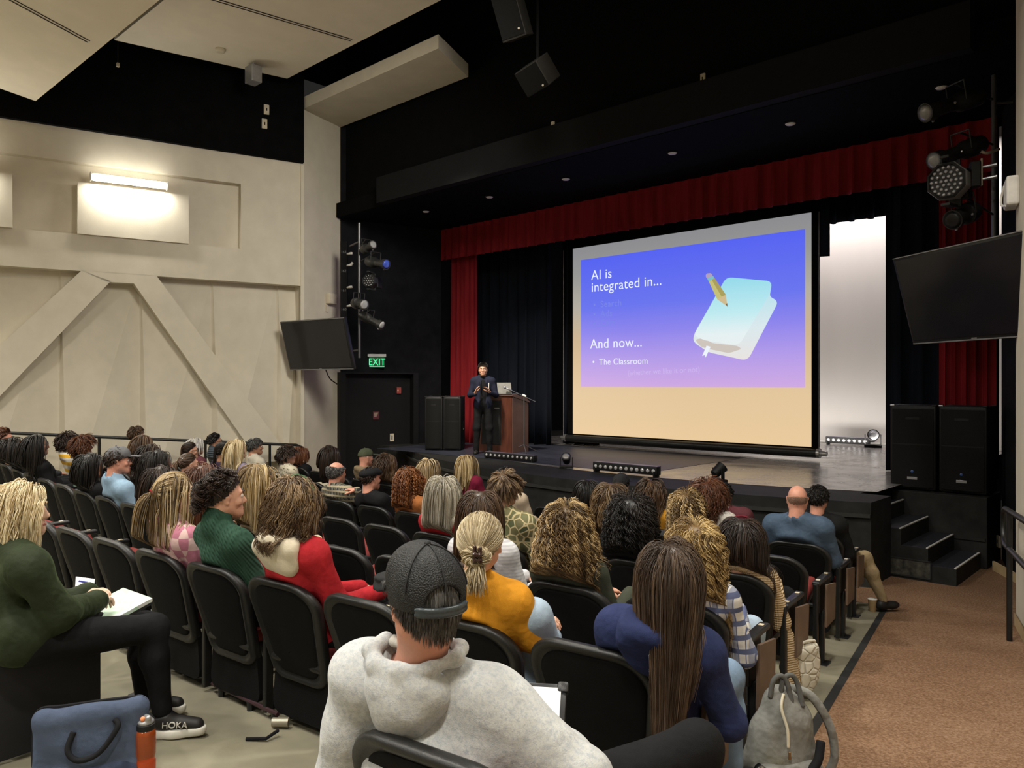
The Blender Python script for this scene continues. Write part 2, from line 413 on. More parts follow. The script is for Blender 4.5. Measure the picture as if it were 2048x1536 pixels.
# ------------------------------------------------------------------ stage
def floor_mat():
    m, nt, b = nodes_of('grey_stage_floor'); v = tex_coord(nt, 'Object', (.5, 6, 1))
    a = noise(nt, v, 1.6, 4, .6); v2 = tex_coord(nt); c = noise(nt, v2, 2.2, 4)
    nt.links.new(ramp(nt, a, [(.3, (.17, .155, .15)), (.7, (.25, .235, .225))]), b.inputs['Base Color'])
    b.inputs['Roughness'].default_value = .22; b.inputs['Specular IOR Level'].default_value = .6
    nt.links.new(ramp(nt, c, [(.3, (.16,) * 3), (.75, (.34,) * 3)]), b.inputs['Roughness'])
    return m
m_stage = floor_mat()
def tile_mat():
    m, nt, b = nodes_of('dark_marley'); v = tex_coord(nt, 'Object', (1, 5, 1)); a = noise(nt, v, 1.4, 4, .65)
    nt.links.new(ramp(nt, a, [(.3, (.012, .014, .022)), (.75, (.04, .045, .065))]), b.inputs['Base Color'])
    b.inputs['Roughness'].default_value = .45; b.inputs['Specular IOR Level'].default_value = .3; bump(nt, b, a, .15, .02); return m
m_marley = tile_mat()
m_fascia = mat('stage_black_wood', (.014, .014, .013), .75, .3, var=.4, nscale=6, bmp=.1, bscale=25)
ACX, ACY, ARR = -6.6, 19.0, 10.6
def arcpt(x, off=0): r = ARR + off; return (x, ACY - math.sqrt(max(0, r * r - (x - ACX) ** 2)))
xs = [-12.6 + 9.65 * i / 40 for i in range(41)]
bm = BM()
front = [arcpt(x) for x in xs]
prism(bm, front + [(-2.95, 9.74), (-3.3, 9.74), (-3.3, 19), (-14.3, 19), (-14.3, 10.2)], 0, STAGE)
struct('floor_stage_base', bm, m_fascia)
bm = BM(); 
for z0, z1, o in ((STAGE - .17, STAGE - .13, .035), (.0, .1, .02)):
    P1 = [arcpt(x, o) for x in xs]; P2 = [arcpt(x, -.01) for x in xs]
    prism(bm, P1 + P2[::-1], z0, z1)
struct('trim_3', bm, mat('charcoal_trim', (.028, .028, .026), .6, .3))
bm = BM(); xs2 = [-12.6 + 9.42 * i / 40 for i in range(41)]
for k in range(40):
    a, b = arcpt(xs2[k], -.95), arcpt(xs2[k + 1], -.95)
    for (za, zb) in ((None, None),):
        quad(bm, [(a[0], a[1], STAGE + .004), (b[0], b[1], STAGE + .004), (b[0], 18.9, STAGE + .004), (a[0], 18.9, STAGE + .004)])
struct('floor_stage', bm, m_stage)
bm = BM(); box(bm, (-9.6, 11.3, STAGE + .006), (6.45, 3.3, .004)); struct('floor_stage_mat', bm, m_marley)
# speaker platform at the right, steps with white nosings
m_nose = mat('white_nosing', (.55, .54, .5), .6, .3)
bm = BM(); box(bm, (-2.74, 11.28, .44), (1.1, .78, .88), bev=.01); box(bm, (-2.74, 10.885, .36), (1.06, .03, .04)); 
tag(obj('speaker_platform', bm, m_fascia), 'black platform carrying the two loudspeakers right of the stage steps', 'platform')
t = thing('stage_steps', 'black four-tread steps with white nosings up to the right of the stage', 'steps', (-2.26, 9.74, 0))
RISE = STAGE / 5
bm = BM()
prof = [(0, 0)]
for k in range(4): prof += [(-.29 * k, RISE * (k + 1)), (-.29 * (k + 1), RISE * (k + 1))]
prof = [(0, 0), (0, RISE)]
for k in range(1, 4): prof += [(-.29 * k, RISE * k), (-.29 * k, RISE * (k + 1))]
prof += [(-1.04, RISE * 4), (-1.04, 0)]
slab(bm, [(x, 0, z) for x, z in prof], (0, 1.14, 0)); obj('step_body', bm, m_fascia, t)
m_tread = mat('dark_rubber_tread', (.018, .018, .024), .6, .4)
for k in range(4):
    x1 = -.29 * k; x0 = -1.03 if k == 3 else -.29 * (k + 1)
    bm = BM(); box(bm, ((x0 + x1) / 2, .57, RISE * (k + 1) + .004), (x1 - x0 - .01, 1.12, .008)); tr = obj('tread', bm, m_tread, t)
    bm = BM(); box(bm, (x1 - .012, .57, RISE * (k + 1) + .008), (.022, 1.13, .012)); obj('nosing', bm, m_nose, tr)
bm = BM()
for (x, z, w, h) in ((-.53, .235, .55, .014), (-.53, .035, .55, .014), (-.26, .135, .014, .2), (-.8, .135, .014, .2)): box(bm, (x, -.008, z), (w, .014, h))
obj('vent_frame', bm, m_edge, t)
bm = BM(); box(bm, (-.53, -.003, .135), (.53, .008, .19)); obj('vent_panel', bm, mat('dusty_panel', (.05, .048, .04), .8, .2, var=.6, nscale=14), t)
# white cyclorama at the back of the stage
m_cyc = mat('white_cyclorama', (.66, .62, .59), .9, .1, var=.05, nscale=.8, scale=(1, 1, .3))
def pleats(name, x0, x1, y, z0, z1, nfold, amp, m, label=None, cat='curtain', parent=None, wob=.35, seed=1, scallop=0):
    rnd = random.Random(seed); n = int(nfold * 10); bm = BM(); rows = 7; g = []
    ph = [rnd.uniform(-wob, wob) for _ in range(n + 1)]; sm = [sum(ph[max(0, i - 6):i + 7]) / 13 for i in range(n + 1)]
    am = [rnd.uniform(.6, 1.2) for _ in range(int(nfold) + 2)]
    for j in range(rows + 1):
        v = j / rows; r = []
        for i in range(n + 1):
            u = i / n; a = 2 * PI * nfold * u + sm[i] * 5
            f = am[int(nfold * u)] * amp * (.55 + .6 * (1 - v) if True else 1)
            zz = z0 + (z1 - z0) * v
            if j == 0: zz += scallop * math.sin(a + .6)
            r.append(bm.verts.new((x0 + (x1 - x0) * u + .25 * amp * math.sin(2 * a), y + f * (math.sin(a) + .3 * math.sin(2 * a + 1 + v)), zz)))
        g.append(r)
    for j in range(rows):
        for i in range(n): bm.faces.new((g[j][i], g[j][i + 1], g[j + 1][i + 1], g[j + 1][i]))
    h = [[bm.verts.new(v.co + Vector((0, .014, 0))) for v in r] for r in g]
    for j in range(rows):
        for i in range(n): bm.faces.new((h[j][i], h[j + 1][i], h[j + 1][i + 1], h[j][i + 1]))
    for i in range(n):
        for j in (0, rows): bm.faces.new((g[j][i], h[j][i], h[j][i + 1], g[j][i + 1]))
    o = obj(name, bm, m, parent, smooth=True)
    if label: tag(o, label, cat)
    return o
def velvet(name, col, col2, sheen=.6, rough=.8):
    m, nt, b = nodes_of(name); v = tex_coord(nt, 'Object', (3, 3, .25)); a = noise(nt, v, 3, 3)
    nt.links.new(ramp(nt, a, [(.3, col), (.7, col2)]), b.inputs['Base Color'])
    b.inputs['Roughness'].default_value = rough; b.inputs['Sheen Weight'].default_value = sheen; b.inputs['Sheen Roughness'].default_value = .4
    b.inputs['Sheen Tint'].default_value = (*[min(1, c * 3) for c in col2], 1); b.inputs['Specular IOR Level'].default_value = .1; return m
m_red = velvet('red_velvet', (.15, .008, .012), (.24, .016, .02), .35)
m_navy = velvet('black_drape', (.0045, .006, .010), (.009, .012, .02), .25)
bm = BM(); quad(bm, [(-13.5, 17.8, STAGE), (-2.8, 17.8, STAGE), (-2.8, 17.8, 7.4), (-13.5, 17.8, 7.4)]); thicken(bm, .02)
cyc = tag(obj('cyclorama', bm, m_cyc), 'tall pale cyclorama cloth lit from above at the back of the stage', 'backdrop')
bm = BM(); box(bm, (-8, 17.7, STAGE + .03), (10.6, .05, .04)); obj('bottom_pipe', bm, m_white, cyc)
bm = BM(); box(bm, (-8.5, 18.9, 4), (12, .1, 8)); struct('wall_stage_back', bm, m_black)
bm = BM(); box(bm, (-14.2, 15.4, 5), (.1, 7, 10.6)); box(bm, (-2.1, 15.4, 5), (.1, 7, 10.6)); struct('wall_stage_wings', bm, m_black)
pleats('stage_valance', -13.2, -2.25, 11.75, ZC + 2.82, ZC + 3.52, 44, .045, m_red, 'long red pleated valance across the top of the stage opening', seed=4, scallop=.012)
pleats('house_curtain', -13.15, -12.28, 11.98, STAGE + .01, ZC + 3.2, 6, .06, m_red, 'red velvet curtain at the left edge of the stage behind the loudspeakers', seed=5)
pleats('house_curtain', -3.0, -2.3, 11.98, STAGE + .01, ZC + 3.4, 5.5, .06, m_red, 'red velvet curtain at the right edge of the stage behind the loudspeakers', seed=6)
pleats('black_drape', -13.3, -10.75, 12.75, STAGE + .01, ZC + 4.2, 9, .11, m_navy, 'wide black pleated drape behind the presenter and the lectern', seed=7)
pleats('black_drape', -10.9, -9.9, 13.3, STAGE + .01, ZC + 4.2, 4, .09, m_navy, 'black drape behind the left edge of the projection screen', seed=8)
pleats('black_drape', -3.85, -2.35, 12.45, STAGE + .01, ZC + 4.2, 5, .10, m_navy, 'black drape between the pale cyclorama and the right red curtain', seed=9)
pleats('border_drape', -6.8, -3.0, 15.0, ZC + 3.08, ZC + 4.6, 11, .07, velvet('blue_black_border', (.010, .014, .024), (.02, .027, .045), .3), 'short black pleated border above the pale cyclorama', seed=10, scallop=.02)
pleats('border_drape', -10.6, -5.05, 13.4, ZC + 2.2, ZC + 4.6, 9, .03, m_navy, 'black border drape above and behind the projection screen', seed=11)
bm = BM(); box(bm, (-7.9, 13.35, STAGE + 2.5), (5.4, .03, 4.9)); tag(obj('screen_backing', bm, m_black), 'black masking cloth hanging behind the projection screen', 'masking')

# ------------------------------------------------------------------ projection screen with the slide
SY = 13.0
def sp(px, py): return at_Y(px, py, SY)
def em(name, stops, axis_z, es=1.0, speck=0):
    m, nt, b = nodes_of(name); v = tex_coord(nt, 'Object'); s = nt.nodes.new('ShaderNodeSeparateXYZ'); nt.links.new(v, s.inputs[0])
    mr = nt.nodes.new('ShaderNodeMapRange'); mr.inputs['From Min'].default_value = axis_z[0]; mr.inputs['From Max'].default_value = axis_z[1]
    nt.links.new(s.outputs['Z'], mr.inputs['Value']); c = ramp(nt, mr.outputs[0], stops)
    nt.links.new(c, b.inputs['Emission Color']); b.inputs['Emission Strength'].default_value = es
    b.inputs['Base Color'].default_value = (.06, .06, .06, 1); b.inputs['Roughness'].default_value = .9; b.inputs['Specular IOR Level'].default_value = 0
    return m
TL, TR, BL, BR = sp(1146, 498), sp(1623, 424), sp(1141, 867), sp(1626, 894)
sx0, sx1 = TL.x, TR.x; sz1 = (TL.z + TR.z) / 2; sz0 = (BL.z + BR.z) / 2
scr = thing('projection_screen', 'large projection screen lowered over the stage showing a blue slide', 'projection screen', (sx0, SY, sz0))
H = sz1 - sz0; W = sx1 - sx0
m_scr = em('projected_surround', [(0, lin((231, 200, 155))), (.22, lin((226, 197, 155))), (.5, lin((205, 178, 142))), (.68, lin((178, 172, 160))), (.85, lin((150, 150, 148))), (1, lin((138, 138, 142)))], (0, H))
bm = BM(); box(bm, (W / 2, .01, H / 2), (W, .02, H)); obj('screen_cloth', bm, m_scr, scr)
bm = BM(); box(bm, (-.07, .012, H / 2), (.15, .022, H)); box(bm, (W + .05, .012, H / 2), (.10, .022, H)); box(bm, (W / 2, .012, H + .3), (W + .3, .022, .6)); obj('black_border', bm, m_black, scr)
bm = BM(); tube(bm, [(-.16, -.0, -.10), (W + .1, 0, -.10)], .075, 14); rl = obj('weight_bar', bm, mat('black_tube', (.012, .012, .012), .35, .5), scr, auto=40)
m_silver = mat('brushed_silver', (.5, .5, .5), .3, .5, metal=.9)
for sgn, x in ((-1, -.16), (1, W + .1)):
    bm = BM(); tube(bm, [(x, 0, -.10), (x + sgn * .05, 0, -.10)], .082, 14); tube(bm, [(x + sgn * .05, 0, -.10), (x + sgn * .16, 0, -.10)], .045, 12); obj('end_fitting', bm, m_silver, rl, auto=40)
bm = BM(); tube(bm, [(-.28, .02, -.1), (-.28, .02, H)], .006, 6); tube(bm, [(W + .12, .02, -.1), (W + .12, .02, H)], .006, 6); obj('guide_wire', bm, m_grey, scr)
a, b2, c, d = sp(1165, 520), sp(1611, 458), sp(1160, 775), sp(1610, 773)
lx0 = (a.x + c.x) / 2 - sx0; lx1 = (b2.x + d.x) / 2 - sx0; lz1 = (a.z + b2.z) / 2 - sz0; lz0 = (c.z + d.z) / 2 - sz0
m_sl = em('slide_gradient', [(0, lin((206, 168, 226))), (.2, lin((180, 155, 232))), (.42, lin((140, 132, 236))), (.62, lin((104, 116, 238))), (1, lin((84, 98, 240)))], (lz0, lz1))
bm = BM(); box(bm, ((lx0 + lx1) / 2, -.004, (lz0 + lz1) / 2), (lx1 - lx0, .006, lz1 - lz0)); sl = obj('slide', bm, m_sl, scr)
XZ = Matrix.Rotation(PI / 2, 4, 'X')
def loc_s(px, py): p = sp(px, py); return (p.x - sx0, p.z - sz0)
def emis(name, c, es=1.0):
    m, nt, b = nodes_of(name); b.inputs['Base Color'].default_value = (.05, .05, .05, 1); b.inputs['Specular IOR Level'].default_value = 0
    b.inputs['Emission Color'].default_value = (*lin(c), 1); b.inputs['Emission Strength'].default_value = es; return m
m_tw = emis('slide_white', (236, 243, 250)); m_tf = emis('slide_faint', (122, 134, 230)); m_th = emis('slide_note', (205, 182, 238))
def line(s, px, py, size, m, nm='slide_text', rot=0, sp_=1.0):
    x, z = loc_s(px, py)
    return text_mesh(nm, s, size, m, sl, Matrix.Translation((x, -.009, z)) @ Matrix.Rotation(rot, 4, 'Y') @ XZ, align='LEFT', spacing=sp_)
line('AI is', 1183, 560, .285, m_tw, sp_=1.04)
line('integrated in...', 1183, 584, .285, m_tw, sp_=1.04)
for s, y in (('\u2022  Search', 616), ('\u2022  Ads', 635), ('\u2022  Cars', 653)): line(s, 1187, y, .19, m_tf, sp_=1.05)
line('And now...', 1181, 697, .285, m_tw, sp_=1.04)
line('\u2022  The Classroom', 1185, 730, .185, m_tw, sp_=1.04)
line('(whether we like it or not)', 1256, 751, .15, m_th, rot=-.035)
# notebook and pencil picture on the slide
def sld(name, pix, m, y):
    pts = [loc_s(*p) for p in pix]; bm = BM(); vs = [bm.verts.new((x, y, z)) for x, z in pts]; f = bm.faces.new(vs)
    thicken(bm, .001); return obj(name, bm, m, sl)
def rnd_poly(pts, rs, n=6):
    out = []; N = len(pts)
    for i, p in enumerate(pts):
        p = Vector(p); a = Vector(pts[i - 1]) - p; b = Vector(pts[(i + 1) % N]) - p; r = rs[i]
        a, b = p + a.normalized() * min(r, a.length / 2), p + b.normalized() * min(r, b.length / 2)
        for k in range(n + 1):
            t = k / n; out.append(tuple(a * (1 - t) ** 2 + p * 2 * t * (1 - t) + b * t * t))
    return out
zn0, zn1 = loc_s(1450, 725)[1], loc_s(1500, 555)[1]
m_nb = em('slide_notebook', [(0, lin((240, 238, 236))), (.35, lin((228, 240, 242))), (.6, lin((190, 234, 240))), (1, lin((150, 218, 234)))], (zn0, zn1))
m_nb2 = em('slide_notebook_page', [(0, lin((232, 226, 222))), (.4, lin((218, 232, 236))), (1, lin((165, 222, 236)))], (zn0, zn1))
m_nb3 = emis('slide_spine_shade', (205, 196, 188))
def Z(x, y): return (1120 + x / 2.9536, 400 + y / 2.9538)          # slide sketch read from an enlarged crop
sld('slide_notebook_back', rnd_poly([Z(790, 800), Z(985, 455), Z(1255, 480), Z(1240, 570), Z(1292, 600), Z(1110, 950), Z(880, 900), Z(790, 840)], [12, 12, 12, 6, 10, 14, 8, 10]), m_nb2, -.0085)
sld('slide_notebook_cover', rnd_poly([Z(790, 800), Z(985, 455), Z(1255, 480), Z(1238, 560), Z(1060, 860), Z(860, 830)], [10, 12, 12, 6, 14, 8]), m_nb, -.0105)
sld('slide_notebook_spine', rnd_poly([Z(800, 825), Z(850, 815), Z(900, 845), Z(1050, 862), Z(1075, 880), Z(1000, 905), Z(880, 880), Z(835, 868)], [5] * 8), m_nb3, -.0095)
sld('slide_notebook_ribbon', [Z(868, 860), Z(892, 868), Z(862, 932), Z(858, 915), Z(842, 922)], m_tw, -.0115)
sld('slide_pencil_body', [Z(872, 462), Z(908, 450), Z(982, 560), Z(965, 575), Z(930, 585)], emis('slide_pencil_yellow', (196, 190, 120)), -.0125)
sld('slide_pencil_shade', [Z(890, 457), Z(908, 450), Z(982, 560), Z(960, 576)], emis('slide_pencil_dark', (170, 158, 92)), -.0135)
sld('slide_pencil_ferrule', [Z(872, 465), Z(905, 448), Z(914, 462), Z(882, 482)], emis('slide_ferrule', (120, 190, 200)), -.0145)
sld('slide_pencil_eraser', rnd_poly([Z(862, 450), Z(868, 434), Z(896, 432), Z(906, 449), Z(872, 466)], [3] * 5), emis('slide_eraser', (176, 160, 190)), -.0145)
sld('slide_pencil_wood', [Z(930, 586), Z(982, 560), Z(992, 630)], emis('slide_wood', (206, 186, 142)), -.0145)
sld('slide_pencil_lead', [Z(982, 616), Z(991, 610), Z(992, 632)], emis('slide_lead', (110, 96, 70)), -.0155)

# ------------------------------------------------------------------ things on the stage
m_spk = mat('speaker_paint', (.006, .006, .0065), .55, .35, var=.2, nscale=20, bmp=.1, bscale=150)
m_grill = mat('speaker_grille', (.004, .004, .004), .6, .2, var=.5, nscale=90, bmp=.4, bscale=260)
m_blue = mat('blue_badge', (.04, .09, .28), .3, .5)
def loudspeaker(label, loc, rz, w, dp, h, badge=True):
    t = thing('loudspeaker', label, 'loudspeaker', loc, rz)
    b = BM(); box(b, (0, 0, h / 2), (w, dp, h), bev=.025, seg=3); obj('cabinet', b, m_spk, t, auto=40)
    b = BM()
    n = 12; pts = []
    for i in range(n + 1):
        u = -1 + 2 * i / n; pts.append((u * (w / 2 - .03), -dp / 2 - .012 - .03 * (1 - u * u)))
    prism(b, pts + [(w / 2 - .03, -dp / 2 + .02), (-w / 2 + .03, -dp / 2 + .02)], .04, h - .05); obj('grille', b, m_grill, t, auto=30)
    b = BM(); prism(b, [(x * .97, y - .004) for x, y in pts] + [(w / 2 - .04, -dp / 2), (-w / 2 + .04, -dp / 2)], h * .53, h * .545); prism(b, [(x * .6, y - .006) for x, y in pts] + [(w * .25, -dp / 2), (-w * .25, -dp / 2)], h * .83, h * .86); obj('grille_rib', b, m_spk, t)
    if badge:
        b = BM(); lathe(b, [(.018, 0), (.018, .006), (.010, .01)], 16, Matrix.Translation((0, -dp / 2 - .043, h * .22)) @ Matrix.Rotation(PI / 2, 4, 'X')); obj('badge', b, m_blue, t)
        b = BM(); box(b, (0, -dp / 2 - .044, h * .14), (.12, .006, .035), bev=.002); obj('name_plate', b, m_grey, t)
    else:
        b = BM(); M = Matrix.Translation((w / 2 + .002, 0, h * .42)) @ Matrix.Rotation(PI / 2, 4, 'Y')
        lathe(b, [(.045, -.004), (.06, .004), (.05, .006)], 20, M @ Matrix.Scale(2.0, 4, (1, 0, 0))); obj('handle_cup', b, m_edge, t, smooth=True)
        b = BM(); box(b, (w / 2 + .012, 0, h * .38), (.012, .05, .015), bev=.004); obj('handle_bar', b, m_grey, t)
    for sx in (-1, 1):
        for sy in (-1, 1):
            b = BM(); lathe(b, [(.022, -.012), (.026, 0)], 12, Matrix.Translation((sx * w * .4, sy * dp * .4, 0))); obj('foot', b, m_edge, t)
            b = BM(); box(b, (sx * (w / 2 - .025), sy * (dp / 2 - .025), h - .004), (.055, .055, .02), bev=.008); obj('corner_guard', b, m_silver if sx < 0 and sy < 0 and badge else m_spk, t)
    return t
loudspeaker('left black loudspeaker of the pair on the platform right of the stage', (-3.07, 11.22, .892), .06, .55, .48, 1.11)
loudspeaker('right black loudspeaker of the pair on the platform right of the stage', (-2.48, 11.25, .892), -.03, .55, .48, 1.11)
sa = math.radians(38)
loudspeaker('tall black loudspeaker against the side wall left of the presenter', (-11.78, 10.35, STAGE + .012), sa, .36, .55, 1.07, False)
loudspeaker('tall black loudspeaker with a side handle right behind the presenter', (-11.78 + .37 * math.cos(sa), 10.35 + .37 * math.sin(sa), STAGE + .012), sa, .36, .55, 1.07, False)
# lectern
m_wood = mat('cherry_laminate', (.075, .024, .015), .4, .4, var=.3, nscale=3, scale=(8, 8, 1))
m_wood2 = mat('cherry_side', (.10, .055, .045), .45, .4, var=.15, nscale=4)
lec = thing('lectern', 'reddish wooden lectern behind the presenter with a laptop on top', 'lectern', (-10.5, 10.98, STAGE), math.radians(4))
b = BM(); slab(b, [(-.42, -.25, 0), (-.42, .25, 0), (-.42, .25, 1.06), (-.42, -.1, 1.12), (-.42, -.25, 1.12)], (.84, 0, 0)); obj('body', b, m_wood, lec)
b = BM(); slab(b, [(.421, -.24, .01), (.421, .25, .01), (.421, .25, .92), (.421, -.1, 1.13), (.421, -.24, 1.13)], (.012, 0, 0)); obj('side_panel', b, m_wood2, lec)
b = BM(); box(b, (-.1, -.256, .58), (.5, .014, .86), bev=.004); obj('front_panel', b, m_edge, lec)
b = BM(); box(b, (.06, -.266, .86), (.12, .01, .02), bev=.003); obj('panel_badge', b, m_grey, lec)
b = BM(); slab(b, [(-.45, -.27, 1.12), (-.45, -.08, 1.12), (-.45, .28, .99), (-.45, .28, .965), (-.45, -.27, 1.095)], (.9, 0, 0)); obj('top', b, m_wood2, lec)
lap = thing('laptop', 'silver laptop open on top of the wooden lectern', 'laptop', (-10.33, 10.92, STAGE + 1.125), math.radians(8))
m_alu = mat('laptop_aluminium', (.42, .42, .41), .4, .5, metal=.3)
b = BM(); box(b, (0, .0, .008), (.33, .16, .014), bev=.004); obj('keyboard_base', b, m_alu, lap)
b = BM(); box(b, (0, 0, .11), (.33, .008, .22), Matrix.Translation((0, -.085, .012)) @ Matrix.Rotation(math.radians(10), 4, 'X'), bev=.003); obj('lid', b, m_alu, lap)
# microphone on a boom stand
mc = at_z(1048, 906, STAGE); ms = thing('microphone_stand', 'thin boom microphone stand beside the wooden lectern', 'microphone stand', mc)
m_pole = mat('stand_metal', (.10, .10, .105), .4, .5, metal=.5)
b = BM(); tube(b, [(0, 0, .12), (0, 0, 1.10)], .011, 10); obj('pole', b, m_pole, ms)
dxy = Vector((RX, RY, 0))
for k in range(3):
    an = math.radians(200 + 120 * k); e = Vector((math.cos(an), math.sin(an), 0)) * .33
    b = BM(); tube(b, [(0, 0, .16), (e.x, e.y, .012)], .008, 8); obj('leg', b, m_pole, ms)
a = Vector((0, 0, 1.09)) + dxy * .22 + Vector((0, 0, -.10)); e = Vector((0, 0, 1.09)) - dxy * .36 + Vector((0, 0, .17))
b = BM(); tube(b, [a, e], .008, 8); obj('boom', b, m_pole, ms)
b = BM(); tube(b, [Vector((0, 0, 1.09)) - dxy * .03 + Vector((0, 0, .03)), Vector((0, 0, 1.09)) + dxy * .04], .02, 10); obj('clamp', b, m_white, ms)
b = BM(); tube(b, [e + dxy * .14 - Vector((0, 0, .065)), e], [.012, .017], 12); lathe(b, [(.018, -.02), (.026, 0), (.026, .02), (.014, .036)], 14, aim(e, e - dxy * .1 + Vector((0, 0, .046)))); obj('microphone', b, m_grey, ms, smooth=True)
# LED light bars lying along the apron, small stage lamps
m_led = mat('led_lens', (.5, .5, .52), .15, .6, metal=.4)
m_pur = mat('bar_top', (.10, .09, .13), .35, .5)
def light_bar(label, pa, pb, n, sz=.12):
    a, b_ = Vector(pa), Vector(pb); L = (b_ - a).length; an = math.atan2(b_.y - a.y, b_.x - a.x)
    t = thing('light_bar', label, 'light bar', a, an)
    b = BM(); box(b, (L / 2, 0, sz * .75), (L, sz, sz), Matrix.Identity(4), bev=.012); obj('housing', b, m_spk, t, auto=40)
    b = BM(); box(b, (L / 2, .01, sz * 1.255), (L * .99, sz * .9, .012)); obj('top_plate', b, m_pur, t)
    for k in range(n):
        x = L * (k + .6) / (n + .2); b = BM(); lathe(b, [(sz * .26, 0), (sz * .22, .008), (sz * .08, .012)], 12, Matrix.Translation((x, -sz / 2 - .001, sz * .75)) @ Matrix.Rotation(PI / 2, 4, 'X')); obj('led_lens', b, m_led, t, smooth=True)
    for x in (.04, L - .04):
        b = BM(); box(b, (x, -.01, sz * .35), (.03, sz * 1.15, sz * .7), bev=.006); obj('foot', b, m_spk, t)
    return t
pA, pB = at_z(972, 917, STAGE), at_z(1072, 926, STAGE)
light_bar('black LED light bar on the apron in front of the lectern', pA, pB, 11, .10)
pA, pB = at_z(1190, 943, STAGE + .006), at_z(1318, 955, STAGE + .006)
light_bar('black LED light bar with purple top on the apron before the screen', pA, pB, 12, .12)
pA, pB = at_z(1622, 893, STAGE + .006), at_z(1694, 893, STAGE + .006)
light_bar('black light bar on the floor before the pale cyclorama', (pA.x, 17.1, STAGE + .006), (pA.x + .9, 17.1, STAGE + .006), 8, .14)
def stage_lamp(label, loc, rz, s, tilt=.5):
    t = thing('stage_lamp', label, 'stage lamp', loc, rz)
    b = BM(); box(b, (0, 0, .02 * s), (.22 * s, .14 * s, .04 * s), bev=.01 * s); obj('base', b, m_spk, t)
    b = BM()
    for k in (-1, 1): box(b, (k * .10 * s, 0, .10 * s), (.012 * s, .05 * s, .16 * s), bev=.003 * s)
    obj('yoke', b, m_spk, t)
    M = Matrix.Translation((0, 0, .15 * s)) @ Matrix.Rotation(tilt, 4, 'X')
    b = BM(); lathe(b, [(.03 * s, -.10 * s), (.06 * s, -.08 * s), (.075 * s, .06 * s), (.08 * s, .08 * s)], 16, M); obj('head', b, m_spk, t, auto=40)
    b = BM(); lathe(b, [(.068 * s, .081 * s), (.03 * s, .088 * s)], 16, M); obj('lens', b, m_led, t, smooth=True)
    return t
stage_lamp('small black lamp on the apron edge left of the LED light bar', at_z(1133, 936, STAGE), .6, .95, .9)
stage_lamp('small black lamp on the apron edge right of the LED light bar', at_z(1437, 964, STAGE), -.5, 1.05, -.9)
p = at_z(1750, 894, STAGE + .006); stage_lamp('small black lamp at the foot of the cyclorama beside the right drape', (p.x, 16.9, STAGE + .006), .4, 1.5, 1.2)
# ------------------------------------------------------------------ television screens on the side walls
m_tvf = mat('tv_bezel', (.012, .012, .013), .35, .5)
m_tvs = mat('tv_glass', (.010, .010, .013), .12, .5, var=.05)
def tv(label, c, normal, tilt, w, h, mount):
    n = Vector((normal[0], normal[1], 0)).normalized()
    t = thing('television', label, 'television', c, math.atan2(n.y, n.x) + PI / 2)
    T = Matrix.Rotation(tilt, 4, 'X')
    b = BM(); box(b, (0, .035, 0), (w, .07, h), T, bev=.008); 
    obj('frame', b, m_tvf, t, auto=40)
    b = BM(); box(b, (0, -.002, .008), (w - .07, .008, h - .08), T); obj('screen', b, m_tvs, t)
    b = BM(); box(b, (0, -.002, h / 2 - .004), (w * .99, .012, .008), T); box(b, (0, -.003, -h / 2 + .012), (w * .99, .008, .01), T); obj('edge_trim', b, m_grey, t)
    b = BM(); box(b, (0, -.004, -h / 2 + .026), (.06, .006, .012), T); obj('badge', b, m_grey, t)
    b = BM(); box(b, (0, .09, 0), (w * .4, .05, h * .5), T); tube(b, [(0, .1, 0), mount], .03, 10); obj('wall_mount', b, m_tvf, t)
    return t
c = at_depth(632, 690, 14.55)
tv('flat television tilted down on the pier left of the exit sign', c, (.17, -.985), math.radians(15), 1.74, .97, (-.1, .95, .1))
a = at_depth(1806, 604, 8.15); d = Vector((.839, -.55, 0)).normalized()
tv('large flat television tilted down beside the right side wall', a + d * .80, (-.55, -.839), math.radians(16), 1.60, .94, (.2, .55, .1))
b = BM(); P0, P1, P2 = at_depth(651, 738, 14.7), at_depth(660, 757, 15.2), at_depth(674, 768, 15.6)
tube(b, smooth_path([P0, P1, P2], 6), .012, 8); tag(obj('cable', b, m_edge), 'thin black cable hanging below the television on the pier', 'cable')
# beige wall box with an outlet below it, on the pier
pier = lambda px, py: on_line(px, py, WL1, PB)
PN = Vector((PB[1] - WL1[1], WL1[0] - PB[0], 0)).normalized()
if PN.x < 0: PN = -PN
p = pier(659, 598); t = thing('wall_box', 'beige wall box with a small outlet plate on the cream pier', 'wall box', p, math.atan2(PN.y, PN.x) + PI / 2)
b = BM(); box(b, (0, -.06, 0), (.26, .12, .22), bev=.02); obj('case', b, m_plate, t, auto=40)
b = BM(); box(b, (-.1, -.012, -.20), (.10, .02, .15), bev=.004); obj('outlet', b, m_plate, t)
b = BM(); lathe(b, [(.014, 0), (.014, .01)], 10, Matrix.Translation((.11, -.122, .05)) @ Matrix.Rotation(PI / 2, 4, 'X')); obj('knob', b, m_white, t)
